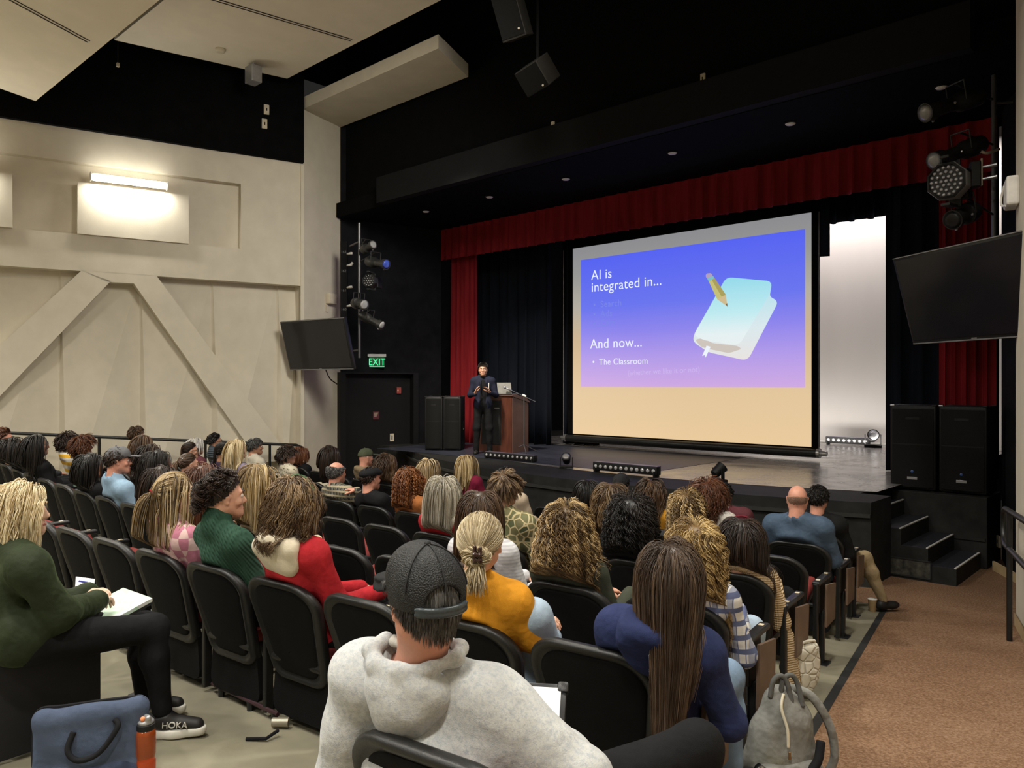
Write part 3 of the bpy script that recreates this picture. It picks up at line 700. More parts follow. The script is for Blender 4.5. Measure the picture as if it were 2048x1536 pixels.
# ------------------------------------------------------------------ exit vestibule, door, exit sign
sw = lambda px, py: on_line(px, py, PB, PL)
SN = Vector((PL[1] - PB[1], PB[0] - PL[0], 0)).normalized()
if SN.x < 0: SN = -SN
ST = Vector((PL[0] - PB[0], PL[1] - PB[1], 0)).normalized()
def swp(s, z, o): return Vector((PB[0], PB[1], 0)) + ST * s + SN * o + Vector((0, 0, z))
def ss(px, py=800): q = sw(px, py); return Vector((q.x - PB[0], q.y - PB[1], 0)).dot(ST)
s0, s1 = ss(684), ss(818); zt = sw(750, 748).z
b = BM()
def wbox(b, sa, sb, z0, z1, o0, o1): slab(b, [swp(sa, z0, o0), swp(sb, z0, o0), swp(sb, z1, o0), swp(sa, z1, o0)], SN * (o1 - o0))
wbox(b, s0 - .12, s0, 0, zt, .01, .26); wbox(b, s1, s1 + .12, 0, zt, .01, .26); wbox(b, s0 - .12, s1 + .12, zt, zt + .03, .01, .26)
m_door = mat('black_door', (.004, .004, .0045), .6, .3)
fr = struct('door_1', b, m_door)
b = BM(); wbox(b, s0, s1, .01, zt, .01, .06); lf = obj('door_leaf', b, m_door, fr)
def dplate(name, px, py, w, h, m, par):
    q = on_line(px, py, tuple(swp(0, 0, .07).xy), tuple(swp(1, 0, .07).xy)); b = BM()
    box(b, (0, 0, 0), (w, .012, h), Matrix.Translation(q) @ Matrix.Rotation(math.atan2(SN.y, SN.x) + PI / 2, 4, 'Z'), bev=.003); return obj(name, b, m, par)
m_rsign = mat('red_sign', (.30, .05, .04), .5, .4); m_rdark = mat('maroon_notice', (.09, .02, .025), .5, .4)
dplate('door_handle_plate', 784, 875, .09, .17, m_plate, lf); dplate('door_handle', 784, 875, .035, .10, m_edge, lf)
q = on_line(797, 781, tuple(swp(0, 0, .07).xy), tuple(swp(1, 0, .07).xy))
t = thing('fire_alarm_box', 'small red alarm box on the black exit door frame', 'alarm box', q, math.atan2(SN.y, SN.x) + PI / 2)
b = BM(); box(b, (0, -.02, 0), (.10, .05, .14), bev=.008); obj('case', b, m_rsign, t); b = BM(); box(b, (-.03, -.05, 0), (.025, .012, .03)); obj('lever', b, m_plate, t)
q = on_line(752, 831, tuple(swp(0, 0, .07).xy), tuple(swp(1, 0, .07).xy))
t = thing('door_notice', 'small maroon notice with white lines on the black exit door', 'notice', q, math.atan2(SN.y, SN.x) + PI / 2)
b = BM(); box(b, (0, -.004, 0), (.14, .006, .17)); obj('panel', b, m_rdark, t)
b = BM()
for k in range(4): box(b, (-.005 * k, -.008, .055 - .022 * k), (.10 - .014 * k, .003, .008))
obj('notice_lines', b, m_plate, t)
q = sw(752, 722); t = thing('exit_sign', 'green glowing exit sign above the black side door', 'exit sign', q + SN * .06, math.atan2(SN.y, SN.x) + PI / 2 - .35)
m_exit = mat('exit_green', (.05, .5, .2), .4, .4, emit=(.05, .85, .32), es=1.15); m_clear = mat('clear_acrylic', (.015, .07, .035), .1, .5, trans=.35, emit=(.01, .20, .08), es=.1)
b = BM(); box(b, (0, -.03, .115), (.40, .09, .07), bev=.008); obj('housing', b, m_grey, t)
b = BM(); box(b, (0, -.03, -.02), (.34, .014, .21), bev=.006); pn = obj('acrylic_panel', b, m_clear, t)
text_mesh('exit_letters', 'EXIT', .215, m_exit, pn, Matrix.Translation((0, -.042, -.095)) @ Matrix.Scale(.82, 4, (1, 0, 0)) @ XZ, extrude=.002, align='CENTER')
b = BM(); box(b, (0, -.03, -.128), (.32, .016, .008)); obj('glowing_edge', b, m_exit, pn)
# ------------------------------------------------------------------ lighting rigs on both sides of the stage
m_lamp = mat('lamp_black', (.020, .020, .019), .42, .45, var=.25)
m_lens2 = mat('grey_lens', (.30, .30, .30), .15, .6); m_lensb = mat('blue_coated_lens', (.04, .07, .35), .1, .8)
def spot(label, pa, pb, r, lens=m_lens2, hook=None, parts=True):
    a, e = Vector(pa), Vector(pb); L = (e - a).length
    t = thing('stage_spotlight', label, 'spotlight', a); M = aim((0, 0, 0), e - a)
    b = BM(); lathe(b, [(r * .55, -.02), (r * .95, .0), (r * 1.05, L * .12), (r * 1.05, L * .36), (r * .8, L * .42), (r * .72, L * .5)], 18, M); obj('lamp_housing', b, m_lamp, t, auto=40)
    b = BM(); lathe(b, [(r * .72, L * .48), (r * .72, L * .8), (r * .95, L * .84), (r * .95, L * .97), (r * .98, L)], 18, M); obj('barrel', b, m_lamp, t, auto=40)
    b = BM(); lathe(b, [(r * .88, L * 1.001), (r * .5, L * 1.02), (r * .1, L * 1.026)], 18, M); obj('lens', b, lens, t, smooth=True)
    b = BM()
    for k in (-1, 1): tube(b, [M @ Vector((k * r * 1.15, 0, L * .4)), M @ Vector((k * r * 1.15, r * 2.0, L * .36))], .008, 6)
    tube(b, [M @ Vector((-r * 1.15, r * 2.0, L * .36)), M @ Vector((r * 1.15, r * 2.0, L * .36))], .008, 6)
    if hook is not None: tube(b, [M @ Vector((0, r * 2, L * .36)), Vector(hook) - a], .012, 8)
    obj('yoke', b, m_lamp, t)
    b = BM(); lathe(b, [(.012, 0), (.016, .012), (.008, .022)], 10, M @ Matrix.Translation((r * 1.1, 0, L * .62)) @ Matrix.Rotation(PI / 2, 4, 'Y')); lathe(b, [(.012, 0), (.016, .012), (.008, .022)], 10, M @ Matrix.Translation((0, -r * .95, L * .9)) @ Matrix.Rotation(PI / 2, 4, 'X')); obj('knob', b, m_silver, t)
    return t
ZL = 14.55
pipe_top, pipe_bot = at_depth(719, 446, ZL), at_depth(717, 716, ZL)
pipe_bot = Vector((pipe_top.x, pipe_top.y, pipe_bot.z))
pp = thing('lighting_pipe', 'vertical black lighting pipe left of the stage above the exit sign', 'pipe', pipe_bot)
b = BM(); tube(b, [(0, 0, 0), (0, 0, (pipe_top - pipe_bot).z)], .025, 12); obj('pipe', b, m_pole, pp)
for z in (.15, 2.2):
    b = BM(); w = -Vector((SN.x, SN.y, 0)) * .55; tube(b, [(0, 0, z), (w.x, w.y, z)], .018, 8); obj('bracket', b, m_pole, pp)
def onpipe(y): return Vector((pipe_top.x, pipe_top.y, at_depth(718, y, ZL).z))
spot('dark spotlight at the top of the left lighting pipe', at_depth(727, 500, ZL - .1), at_depth(747, 489, ZL - .35), .085, hook=onpipe(496))
spot('spotlight with a blue lens on the left lighting pipe', at_depth(737, 523, ZL - .1), at_depth(773, 529, ZL - .5), .095, lens=m_lensb, hook=onpipe(524))
spot('short spotlight with pale lens in the middle of the left lighting pipe', at_depth(710, 606, ZL - .25), at_depth(729, 610, ZL - .5), .10, hook=onpipe(600))
spot('long spotlight lowest on the left lighting pipe', at_depth(722, 630, ZL - .1), at_depth(764, 651, ZL - .35), .085, hook=onpipe(632))
def led_par(label, c, w, facing, rows, ring=True, box_=None):
    f = Vector(facing).normalized(); t = thing('led_stage_light', label, 'stage light', c); M = aim((0, 0, 0), f)
    b = BM(); lathe(b, [(w * .34, -w * .62), (w * .48, -w * .5), (w * .52, -w * .05), (w * .5, 0)], 8, M @ Matrix.Rotation(PI / 8, 4, 'Z')); obj('head', b, mat('led_head_grey', (.26, .25, .23), .4, .5) if ring else m_lamp, t, auto=30)
    b = BM(); lathe(b, [(w * .46, .0), (w * .5, .012), (w * .44, .03), (w * .42, .004)], 8, M @ Matrix.Rotation(PI / 8, 4, 'Z')); obj('front_ring', b, m_lamp, t, auto=30)
    pts = [(0, 0)]
    for k in range(1, rows): pts += [(k * w * .36 / (rows - 1) * math.cos(2 * PI * i / (6 * k)), k * w * .36 / (rows - 1) * math.sin(2 * PI * i / (6 * k))) for i in range(6 * k)]
    for x, y in pts:
        b = BM(); lathe(b, [(w * .048, .004), (w * .04, .016), (w * .012, .022)], 8, M @ Matrix.Translation((x, y, 0))); obj('led', b, m_led, t, smooth=True)
    b = BM(); S = M @ Matrix.Rotation(0, 4, 'Z')
    for k in (-1, 1): box(b, (0, k * w * .62, -w * .2), (w * .22, .03, w * .7), M, bev=.006)
    box(b, (0, 0, -w * .62 - .04), (w * .3, w * 1.27, .04), M, bev=.006); obj('yoke', b, m_lamp, t)
    b = BM(); box(b, (0, 0, -w * .62 - .16), (w * .55, w * .8, .18), M, bev=.01); obj('base_box', b, m_lamp, t)
    return t
led_par('black LED fixture with small round lenses on the left lighting pipe', at_depth(738, 561, ZL - .25), .26, (.3, -.6, .0), 3, False)
# numbered strip with white cable ends beside the pier
q0, q1 = at_depth(687, 482, 15.5), at_depth(687, 636, 15.5)
t = thing('circuit_strip', 'dark strip with circuit numbers and white plugs beside the cream pier', 'electrical strip', q1, math.radians(43.07))
HS = (q0 - q1).z
b = BM(); box(b, (0, .05, HS / 2), (.14, .06, HS)); obj('strip', b, m_beam, t)
m_num = mat('dim_number', (.16, .16, .16), .6, .3)
for k, s in enumerate(('163', '162', '161', '160')):
    z = at_depth(687, (503, 541, 580, 618)[k], 15.5).z - q1.z
    text_mesh('circuit_number', s, .075, m_num, t, Matrix.Translation((0, .016, z - .03)) @ XZ, align='CENTER')
    b = BM(); zz = at_depth(687, (507, 530, 574, 611)[k], 15.5).z - q1.z
    tube(b, [(.07, .02, zz - .01), (.16, -.02, zz), (.19, -.02, zz + (.05 if k == 1 else .0))], [.018, .028, .022], 10); obj('plug', b, m_white, t, smooth=True)
# right side rig
ZR = 8.7
pt, pb_ = at_depth(1988, 150, ZR), at_depth(1988, 560, ZR); pb_ = Vector((pt.x, pt.y, pb_.z))
pp = thing('lighting_pipe', 'vertical black lighting pipe at the right edge of the stage', 'pipe', pb_)
b = BM(); tube(b, [(0, 0, 0), (0, 0, (pt - pb_).z)], .025, 12); obj('pipe', b, m_pole, pp)
for z in (.3, 2.0):
    b = BM(); tube(b, [(0, 0, z), (.16, .1, z)], .018, 8); obj('bracket', b, m_pole, pp)
def onp(y): return Vector((pt.x, pt.y, at_depth(1988, y, ZR).z))
spot('long spotlight highest on the right lighting pipe', at_depth(1958, 192, ZR - .1), at_depth(1850, 226, ZR - .3), .105, hook=onp(200))
spot('long spotlight just above the grey LED fixture on the right pipe', at_depth(1962, 288, ZR - .1), at_depth(1868, 322, ZR - .35), .10, hook=onp(290))
spot('small dark spotlight below the grey LED fixture on the right pipe', at_depth(1945, 422, ZR - .2), at_depth(1905, 440, ZR - .4), .11, lens=m_lamp, hook=onp(430))
led_par('large grey LED fixture with a honeycomb of white lenses at the right', at_depth(1893, 362, ZR - .55), .40, (-.05, -1, -.08), 4)
q = at_depth(1950, 350, ZR - .25); t = thing('power_box', 'small junction box with white cable plugs on the right lighting pipe', 'junction box', q, math.radians(20))
b = BM(); box(b, (0, 0, 0), (.10, .14, .28), bev=.01); obj('box', b, m_lamp, t)
b = BM(); box(b, (.06, -.02, .02), (.02, .03, .30), bev=.005); obj('bracket', b, m_plate, t)
for z in (.07, -.06):
    b = BM(); tube(b, [(.07, -.03, z), (.20, -.05, z + .01)], [.014, .024], 10); obj('plug', b, m_silver, t)
b = BM(); tube(b, smooth_path([onp(300) + Vector((.05, 0, 0)), at_depth(1975, 306, ZR - .2), at_depth(1962, 303, ZR - .2)], 5), .016, 8); tag(obj('cable', b, m_plate), 'short pale cable end beside the right lighting pipe', 'cable')
q = on_line(2036, 385, WR1, WR0); NRm = NR
t = thing('wall_box', 'white wall box with a looped cable on the right side wall', 'wall box', q, math.atan2(NR.y, NR.x) + PI / 2)
b = BM(); box(b, (0, -.05, 0), (.30, .10, .26), bev=.02); obj('case', b, m_white, t); b = BM(); tube(b, smooth_path([(-.05, -.1, .08), (-.1, -.12, -.02), (-.02, -.12, -.10), (.06, -.1, -.12)], 6), .01, 8); obj('cable', b, m_white, t)
wplate(2000, 1083, .09, .15, 'ivory outlet plate low on the black wall right of the steps', lambda px, py: on_line(px, py, (-1.1, 9.48), (-2.05, 11.2)), (-.876, -.483))
b = BM(); dv = Vector((-.484, .875, 0)); nn = Vector((-.875, -.484, 0)); o0 = Vector((-1.12, 9.46, 0)) + nn * .02
slab(b, [o0 + dv * .05 + Vector((0, 0, .12)), o0 + dv * 1.1 + Vector((0, 0, .12)), o0 + dv * 1.1 + Vector((0, 0, 2.55)), o0 + dv * .05 + Vector((0, 0, 2.55))], nn * .04)
struct('door_2', b, m_door)
# two loudspeakers hanging from the dark ceiling above the aisle
def hung(label, c, M, w, d, h):
    t = thing('hanging_speaker', label, 'loudspeaker', c); b = BM(); box(b, (0, 0, 0), (w, d, h), M, bev=.012); obj('cabinet', b, mat('hung_cabinet', (.022, .020, .017), .7, .3), t)
    b = BM(); box(b, (0, -d / 2 - .008, 0), (w * .93, .012, h * .93), M); obj('grille', b, m_grill, t)
    b = BM(); lathe(b, [(.014, 0), (.014, .01)], 10, M @ Matrix.Translation((w * .3, -d / 2 - .016, -h * .38)) @ Matrix.Rotation(PI / 2, 4, 'X')); obj('indicator', b, m_plate, t)
    b = BM(); tube(b, [(0, 0, h * .4), (0, .05, TOPZ - c.z)], .02, 8); obj('hanger', b, m_beam, t)
    return t
yaw = Matrix.Rotation(math.radians(20), 4, 'Z')
hung('long black loudspeaker hanging at the top edge of the photo', at_depth(1018, 8, 10.4), yaw @ Matrix.Rotation(math.radians(24), 4, 'X') @ Matrix.Rotation(math.radians(-8), 4, 'Y'), .36, .3, .9)
hung('boxy black loudspeaker hanging over the seats below the long one', at_depth(1075, 150, 10.6), Matrix.Rotation(math.radians(5), 4, 'Z') @ Matrix.Rotation(math.radians(38), 4, 'X') @ Matrix.Rotation(math.radians(-12), 4, 'Y'), .42, .34, .36)
# hand rails
m_rail = mat('rail_black', (.010, .010, .010), .4, .5)
hr = thing('handrail', 'black handrail along the cream side wall behind the last seats', 'handrail', in_wall(3, 0, 0))
o = hr.location
def rp(s, dz, off=.42): q = in_wall(s, 0, off); return Vector((q.x, q.y, floor_at(q.x, q.y) + dz)) - o
b = BM(); tube(b, [rp(s, .98) for s in np.linspace(7.5, .25, 24)] + [rp(.12, .93), rp(.08, .85), rp(.08, .55), rp(.12, .46), rp(.3, .42)] + [rp(s, .42) for s in np.linspace(.5, 1.6, 5)], .028, 10); obj('rail', b, m_rail, hr, auto=40)
for s in (.75, 1.9, 3.6, 5.4, 7.2):
    b = BM(); tube(b, [rp(s, 0), rp(s, .97)], .025, 10); obj('post', b, m_rail, hr)
hr2 = thing('handrail', 'black handrail loop on the right side wall at the photo edge', 'handrail', (wrx(7.8), 7.8, 0)); o2 = hr2.location
def rq(y, z, off=.12): return Vector((wrx(y) - off, y, z + floor_at(wrx(y), y))) - o2
b = BM(); tube(b, [rq(5.6, 1.08), rq(7.9, 1.08), rq(8.02, 1.05), rq(8.06, .98), rq(8.06, .88), rq(8.0, .80), rq(7.9, .76), rq(5.6, .76)], .024, 10); obj('rail', b, m_rail, hr2, auto=40)
for y in (7.55, 5.8):
    b = BM(); tube(b, [rq(y, 0), rq(y, 1.08)], .022, 10); obj('post', b, m_rail, hr2)
# ------------------------------------------------------------------ auditorium seats
m_shell = mat('seat_shell_black', (.008, .008, .008), .42, .5, var=.2, bmp=.12, bscale=220)
m_panel = mat('seat_back_panel', (.004, .004, .0043), .8, .15, var=.25, bmp=.15, bscale=160)
m_cush = mat('red_seat_fabric', (.15, .024, .021), .85, .2, var=.2, nscale=40)
m_arm = mat('arm_plastic', (.011, .011, .012), .38, .5)
m_lam = mat('brown_laminate', (.13, .085, .058), .5, .35, var=.2, nscale=6)
m_post = mat('post_black', (.012, .012, .013), .35, .5)
m_tagm = mat('ivory_tag', (.55, .48, .35), .5, .3)
def back_outline(w0, w1, z0, z1, rt, rb, n=7):
    pts = []
    def corner(cx, cz, r, a0, a1):
        for i in range(n + 1):
            a = a0 + (a1 - a0) * i / n; pts.append((cx + r * math.cos(a), cz + r * math.sin(a)))
    corner(w1 - rt, z1 - rt, rt, 0, PI / 2)
    corner(-w1 + rt, z1 - rt, rt, PI / 2, PI)
    corner(-w0 + rb, z0 + rb, rb, PI, 1.5 * PI)
    corner(w0 - rb, z0 + rb, rb, 1.5 * PI, 2 * PI)
    return pts
def seat_back(name, parent, m, w0, w1, z0, z1, rt, rb, prof, curve=.03):
    # rings from the rear centre over the rim to the front; prof = list of (inset, depth behind the mid surface)
    bm = BM(); rings = []
    cz = (z0 + z1) / 2
    for ins, dep in prof:
        o = back_outline(w0 - ins, w1 - ins, z0 + ins, z1 - ins, max(.01, rt - ins * .8), max(.01, rb - ins * .8)); rings.append([bm.verts.new(place_back(x, z, dep, curve)) for x, z in o])
    n = len(rings[0])
    for a, b in zip(rings, rings[1:]):
        for j in range(n): bm.faces.new((a[j], a[(j + 1) % n], b[(j + 1) % n], b[j]))
    for r, fl in ((rings[0], True), (rings[-1], False)):
        c = bm.verts.new(sum((v.co for v in r), Vector()) / n)
        for j in range(n): bm.faces.new((r[j], r[(j + 1) % n], c) if not fl else (r[(j + 1) % n], r[j], c))
    bmesh.ops.recalc_face_normals(bm, faces=bm.faces)
    return obj(name, bm, m, parent, smooth=True)
def place_back(x, z, dep, curve):            # reclined and slightly wrapped around the sitter
    x *= 1.08; z = .26 + (z - .26) * .9
    return Vector((x, -.10 - (z - .28) * .30 + curve * (x / .27) ** 2 - dep, z))
def make_seat():
    t = thing('auditorium_seat', 'black folding auditorium seat', 'seat')
    seat_back('backrest', t, m_shell, .205, .252, .26, .885, .15, .09, [(.19, .012), (.13, .012), (.08, .012), (.045, .012), (.034, .022), (.020, .030), (.008, .027), (.0, .014), (.0, -.012), (.012, -.03), (.03, -.034), (.08, -.034), (.14, -.034), (.19, -.034)])
    seat_back('back_panel', t, m_panel, .158, .206, .31, .838, .12, .07, [(.15, .018), (.10, .018), (.05, .018), (.02, .018), (.006, .017), (.0, .011), (.0, .005)])
    seat_back('back_cushion', t, m_cush, .175, .222, .34, .855, .13, .08, [(.0, -.034), (.004, -.05), (.02, -.066), (.05, -.074), (.10, -.076), (.16, -.076)])
    b = BM(); box(b, (0, .085, .425), (.43, .44, .075), bev=.03, seg=3); st = obj('seat_cushion', b, m_cush, t, auto=50)
    b = BM(); box(b, (0, .07, .375), (.42, .42, .05), bev=.02); obj('seat_pan', b, m_shell, st)
    b = BM(); pts = back_outline(.235, .215, .06, .345, .05, .06)
    A = [b.verts.new((x, -.098, z)) for x, z in pts]; B_ = [b.verts.new((x, -.062, z)) for x, z in pts]
    b.faces.new(A); b.faces.new(B_[::-1]); n = len(A)
    for j in range(n): b.faces.new((A[j], B_[j], B_[(j + 1) % n], A[(j + 1) % n]))
    bmesh.ops.recalc_face_normals(b, faces=b.faces); obj('lower_panel', b, m_panel, t)
    make_side(t, .295); return t
def make_side(t, x):
    b = BM(); box(b, (x, .10, .615), (.058, .37, .032), bev=.012, seg=3); arm = obj('armrest', b, m_arm, t, auto=50)
    for y in (-.02, .22):
        b = BM(); box(b, (x, y, .633), (.026, .03, .003)); obj('arm_tag', b, m_tagm, arm)
    b = BM(); box(b, (x, -.085, .33), (.032, .05, .58), bev=.006); box(b, (x, .08, .5), (.026, .20, .22), bev=.01); obj('standard', b, m_shell, t)
    b = BM(); box(b, (x, .08, .20), (.045, .045, .39), bev=.01); obj('post', b, m_post, t, auto=40)
    b = BM(); box(b, (x, .08, .006), (.11, .13, .012), bev=.003); fp = obj('foot_plate', b, m_post, t)
    b = BM(); lathe(b, [(.012, .012), (.012, .02), (.006, .024)], 10, Matrix.Translation((x, .125, 0))); obj('bolt', b, m_silver, fp)
    b = BM(); slab(b, [(x + .045, -.02, .30), (x + .045, .24, .30), (x + .045, .27, .56), (x + .045, .0, .60)], (.016, 0, 0)); obj('tablet_arm', b, m_lam, t)
proto_seat = make_seat()
proto_left = make_seat()
make_side(proto_left, -.295)
SPC = .591
def row_r(k): return RROW[k] - .30                  # seat origin radius
SEATS = {}                                          # (row, n from the right aisle) -> (x, y, z, rotation)
XEND = {1: -2.62, 2: -2.38, 3: -2.18, 4: -1.98, 5: -1.72, 6: -1.46, 7: -1.13}
def seat_pose(k, n):
    r = row_r(k); th = math.asin((XEND[k] - RCX) / r) - (n + .5) * SPC / r
    x, y = RCX + r * math.sin(th), RCY - r * math.cos(th)
    return x, y, floor_at(x, y), th
NSEAT = {1: 15, 2: 16, 3: 16, 4: 17, 5: 18, 6: 11, 7: 6}
ROWN = ['', 'first', 'second', 'third', 'fourth', 'fifth', 'sixth', 'seventh']
ORD = ['aisle-end', 'second', 'third', 'fourth', 'fifth', 'sixth', 'seventh', 'eighth', 'ninth', 'tenth', 'eleventh', 'twelfth', 'thirteenth', 'fourteenth', 'fifteenth', 'sixteenth', 'seventeenth', 'eighteenth']
SEATOBJ = {}
for k in range(1, 8):
    for n in range(NSEAT[k]):
        if k == 7 and 0 < n < 5: continue         # open floor between the two blocks of the last row
        left_end = n == NSEAT[k] - 1 or (k == 7 and n == 0)
        o = copy_tree(proto_left if left_end else proto_seat)
        x, y, z, th = seat_pose(k, n); SEATS[(k, n)] = (x, y, z, th)
        o.location = (x, y, z); o.rotation_euler = (0, 0, th)
        where = 'at the right aisle' if n == 0 else ORD[n] + ' from the right aisle'
        o['label'] = 'black auditorium seat in the %s row from the stage, %s' % (ROWN[k], where)
        o['group'] = 'auditorium seats'
        SEATOBJ[(k, n)] = o
for pr in (proto_seat, proto_left):
    for ch in list(pr.children):
        for g in list(ch.children): bpy.data.objects.remove(g)
        bpy.data.objects.remove(ch)
    bpy.data.objects.remove(pr)
# ------------------------------------------------------------------ distance-field modelling for bodies and clothes
class Field:
    def __init__(s, lo, hi, h):
        s.lo = np.array(lo, np.float32); s.h = h
        s.n = np.maximum(4, np.ceil((np.array(hi) - s.lo) / h).astype(int) + 1)
        s.ax = [s.lo[i] + h * np.arange(s.n[i], dtype=np.float32) for i in range(3)]
        s.F = np.full(tuple(s.n), 9., np.float32)
    def block(s, lo, hi):
        a = np.clip(np.floor((np.array(lo) - s.lo) / s.h).astype(int), 0, s.n); b = np.clip(np.ceil((np.array(hi) - s.lo) / s.h).astype(int) + 1, 0, s.n)
        if (b <= a).any(): return None
        sl = tuple(slice(int(a[i]), int(b[i])) for i in range(3))
        return sl, s.ax[0][sl[0]][:, None, None], s.ax[1][sl[1]][None, :, None], s.ax[2][sl[2]][None, None, :]
    def prim(s, p, infl, k, mode):
        m = infl + k + 2.5 * s.h
        if p[0] == 'cap':
            a, b, ra, rb = np.array(p[1], np.float32), np.array(p[2], np.float32), p[3] + infl, p[4] + infl
            R = max(ra, rb); q = s.block(np.minimum(a, b) - R - m, np.maximum(a, b) + R + m)
            if q is None: return
            sl, x, y, z = q; d = b - a; L = float(d @ d) + 1e-9
            t = np.clip(((x - a[0]) * d[0] + (y - a[1]) * d[1] + (z - a[2]) * d[2]) / L, 0, 1)
            D = np.sqrt((x - a[0] - t * d[0]) ** 2 + (y - a[1] - t * d[1]) ** 2 + (z - a[2] - t * d[2]) ** 2) - (ra + (rb - ra) * t)
        else:                                    # ellipsoid: centre, radii, rotation (columns = axes)
            c, r = np.array(p[1], np.float32), np.array(p[2], np.float32) + infl; R = float(r.max())
            q = s.block(c - R - m, c + R + m)
            if q is None: return
            sl, x, y, z = q; A = np.array(p[3], np.float32) if len(p) > 3 and p[3] is not None else np.eye(3, dtype=np.float32)
            X, Y, Z_ = x - c[0], y - c[1], z - c[2]
            u = (X * A[0, 0] + Y * A[1, 0] + Z_ * A[2, 0]); v = (X * A[0, 1] + Y * A[1, 1] + Z_ * A[2, 1]); w = (X * A[0, 2] + Y * A[1, 2] + Z_ * A[2, 2])
            k0 = np.sqrt((u / r[0]) ** 2 + (v / r[1]) ** 2 + (w / r[2]) ** 2); k1 = np.sqrt((u / r[0] ** 2) ** 2 + (v / r[1] ** 2) ** 2 + (w / r[2] ** 2) ** 2)
            D = k0 * (k0 - 1) / np.maximum(k1, 1e-6)
        G = s.F[sl]
        if mode == 'sub':
            hh = np.maximum(k - np.abs(G + D), 0) / max(k, 1e-6); s.F[sl] = np.maximum(G, -D) + hh * hh * k * .25
        else:
            hh = np.maximum(k - np.abs(G - D), 0) / max(k, 1e-6); s.F[sl] = np.minimum(G, D) - hh * hh * k * .25
    def add(s, prims, infl=0., k=.03):
        for p in prims: s.prim(p, infl, k, 'add')
    def sub(s, prims, infl=0., k=.01):
        for p in prims: s.prim(p, infl, k, 'sub')
    def cut(s, pt, n):                           # keep the side the normal points away from
        n = np.array(n, np.float32); n /= np.linalg.norm(n)
        D = (s.ax[0][:, None, None] - pt[0]) * n[0] + (s.ax[1][None, :, None] - pt[1]) * n[1] + (s.ax[2][None, None, :] - pt[2]) * n[2]
        s.F = np.maximum(s.F, D)
    def warp(s, fn):
        s.F += fn(s.ax[0][:, None, None], s.ax[1][None, :, None], s.ax[2][None, None, :]).astype(np.float32)
    def mesh(s):
        F = s.F.copy()
        F[0] = F[-1] = 9; F[:, 0] = F[:, -1] = 9; F[:, :, 0] = F[:, :, -1] = 9
        I = F < 0; nx, ny, nz = F.shape
        c = [I[a:nx - 1 + a, b:ny - 1 + b, d:nz - 1 + d] for a in (0, 1) for b in (0, 1) for d in (0, 1)]
        al = c[0].copy(); an = c[0].copy()
        for q in c[1:]: al &= q; an |= q
        act = an & ~al; idx = np.argwhere(act)
        if not len(idx): return np.zeros((0, 3)), np.zeros((0, 4), int)
        num = -np.ones(act.shape, np.int32); num[act] = np.arange(len(idx))
        S = np.zeros((len(idx), 3)); C = np.zeros(len(idx))
        i, j, k = idx.T
        corners = [(a, b, d) for a in (0, 1) for b in (0, 1) for d in (0, 1)]
        val = {q: F[i + q[0], j + q[1], k + q[2]] for q in corners}
        for a in corners:
            for ax in range(3):
                if a[ax] == 0:
                    b = list(a); b[ax] = 1; b = tuple(b); va, vb = val[a], val[b]; m = (va < 0) != (vb < 0)
                    t = np.where(m, va / np.where(m, va - vb, 1), 0); p = np.zeros((len(idx), 3)); p[:] = a; p[:, ax] += t
                    S[m] += p[m]; C[m] += 1
        V = s.lo + s.h * (idx + S / C[:, None])
        Q = []
        for ax in range(3):
            o = [1, 2] if ax == 0 else [2, 0] if ax == 1 else [0, 1]
            A = [slice(None)] * 3; B = [slice(None)] * 3; A[ax] = slice(0, -1); B[ax] = slice(1, None)
            ed = np.argwhere(I[tuple(A)] != I[tuple(B)])
            ed = ed[(ed[:, o[0]] > 0) & (ed[:, o[1]] > 0)]
            ed = ed[(ed[:, o[0]] < F.shape[o[0]] - 1) & (ed[:, o[1]] < F.shape[o[1]] - 1)]
            q = []
            for da, db in ((0, 0), (1, 0), (1, 1), (0, 1)):
                e = ed.copy(); e[:, o[0]] -= da; e[:, o[1]] -= db; q.append(num[e[:, 0], e[:, 1], e[:, 2]])
            q = np.array(q).T; ins = I[ed[:, 0], ed[:, 1], ed[:, 2]]
            q[~ins] = q[~ins][:, ::-1]; Q.append(q)
        return V, np.concatenate(Q)
def bounds(prims, pad):
    lo = np.full(3, 1e9); hi = -lo
    for p in prims:
        pts = [(np.array(p[1]), p[3]), (np.array(p[2]), p[4])] if p[0] == 'cap' else [(np.array(p[1]), max(p[2]))]
        for c, r in pts: lo = np.minimum(lo, c - r); hi = np.maximum(hi, c + r)
    return lo - pad, hi + pad
V3 = lambda *a: np.array(a, float)
def rotm(yaw=0, pitch=0, roll=0):               # yaw about z (left positive), pitch: + looks up, roll about y
    return np.array(Matrix.Rotation(yaw, 3, 'Z') @ Matrix.Rotation(pitch, 3, 'X') @ Matrix.Rotation(roll, 3, 'Y'))

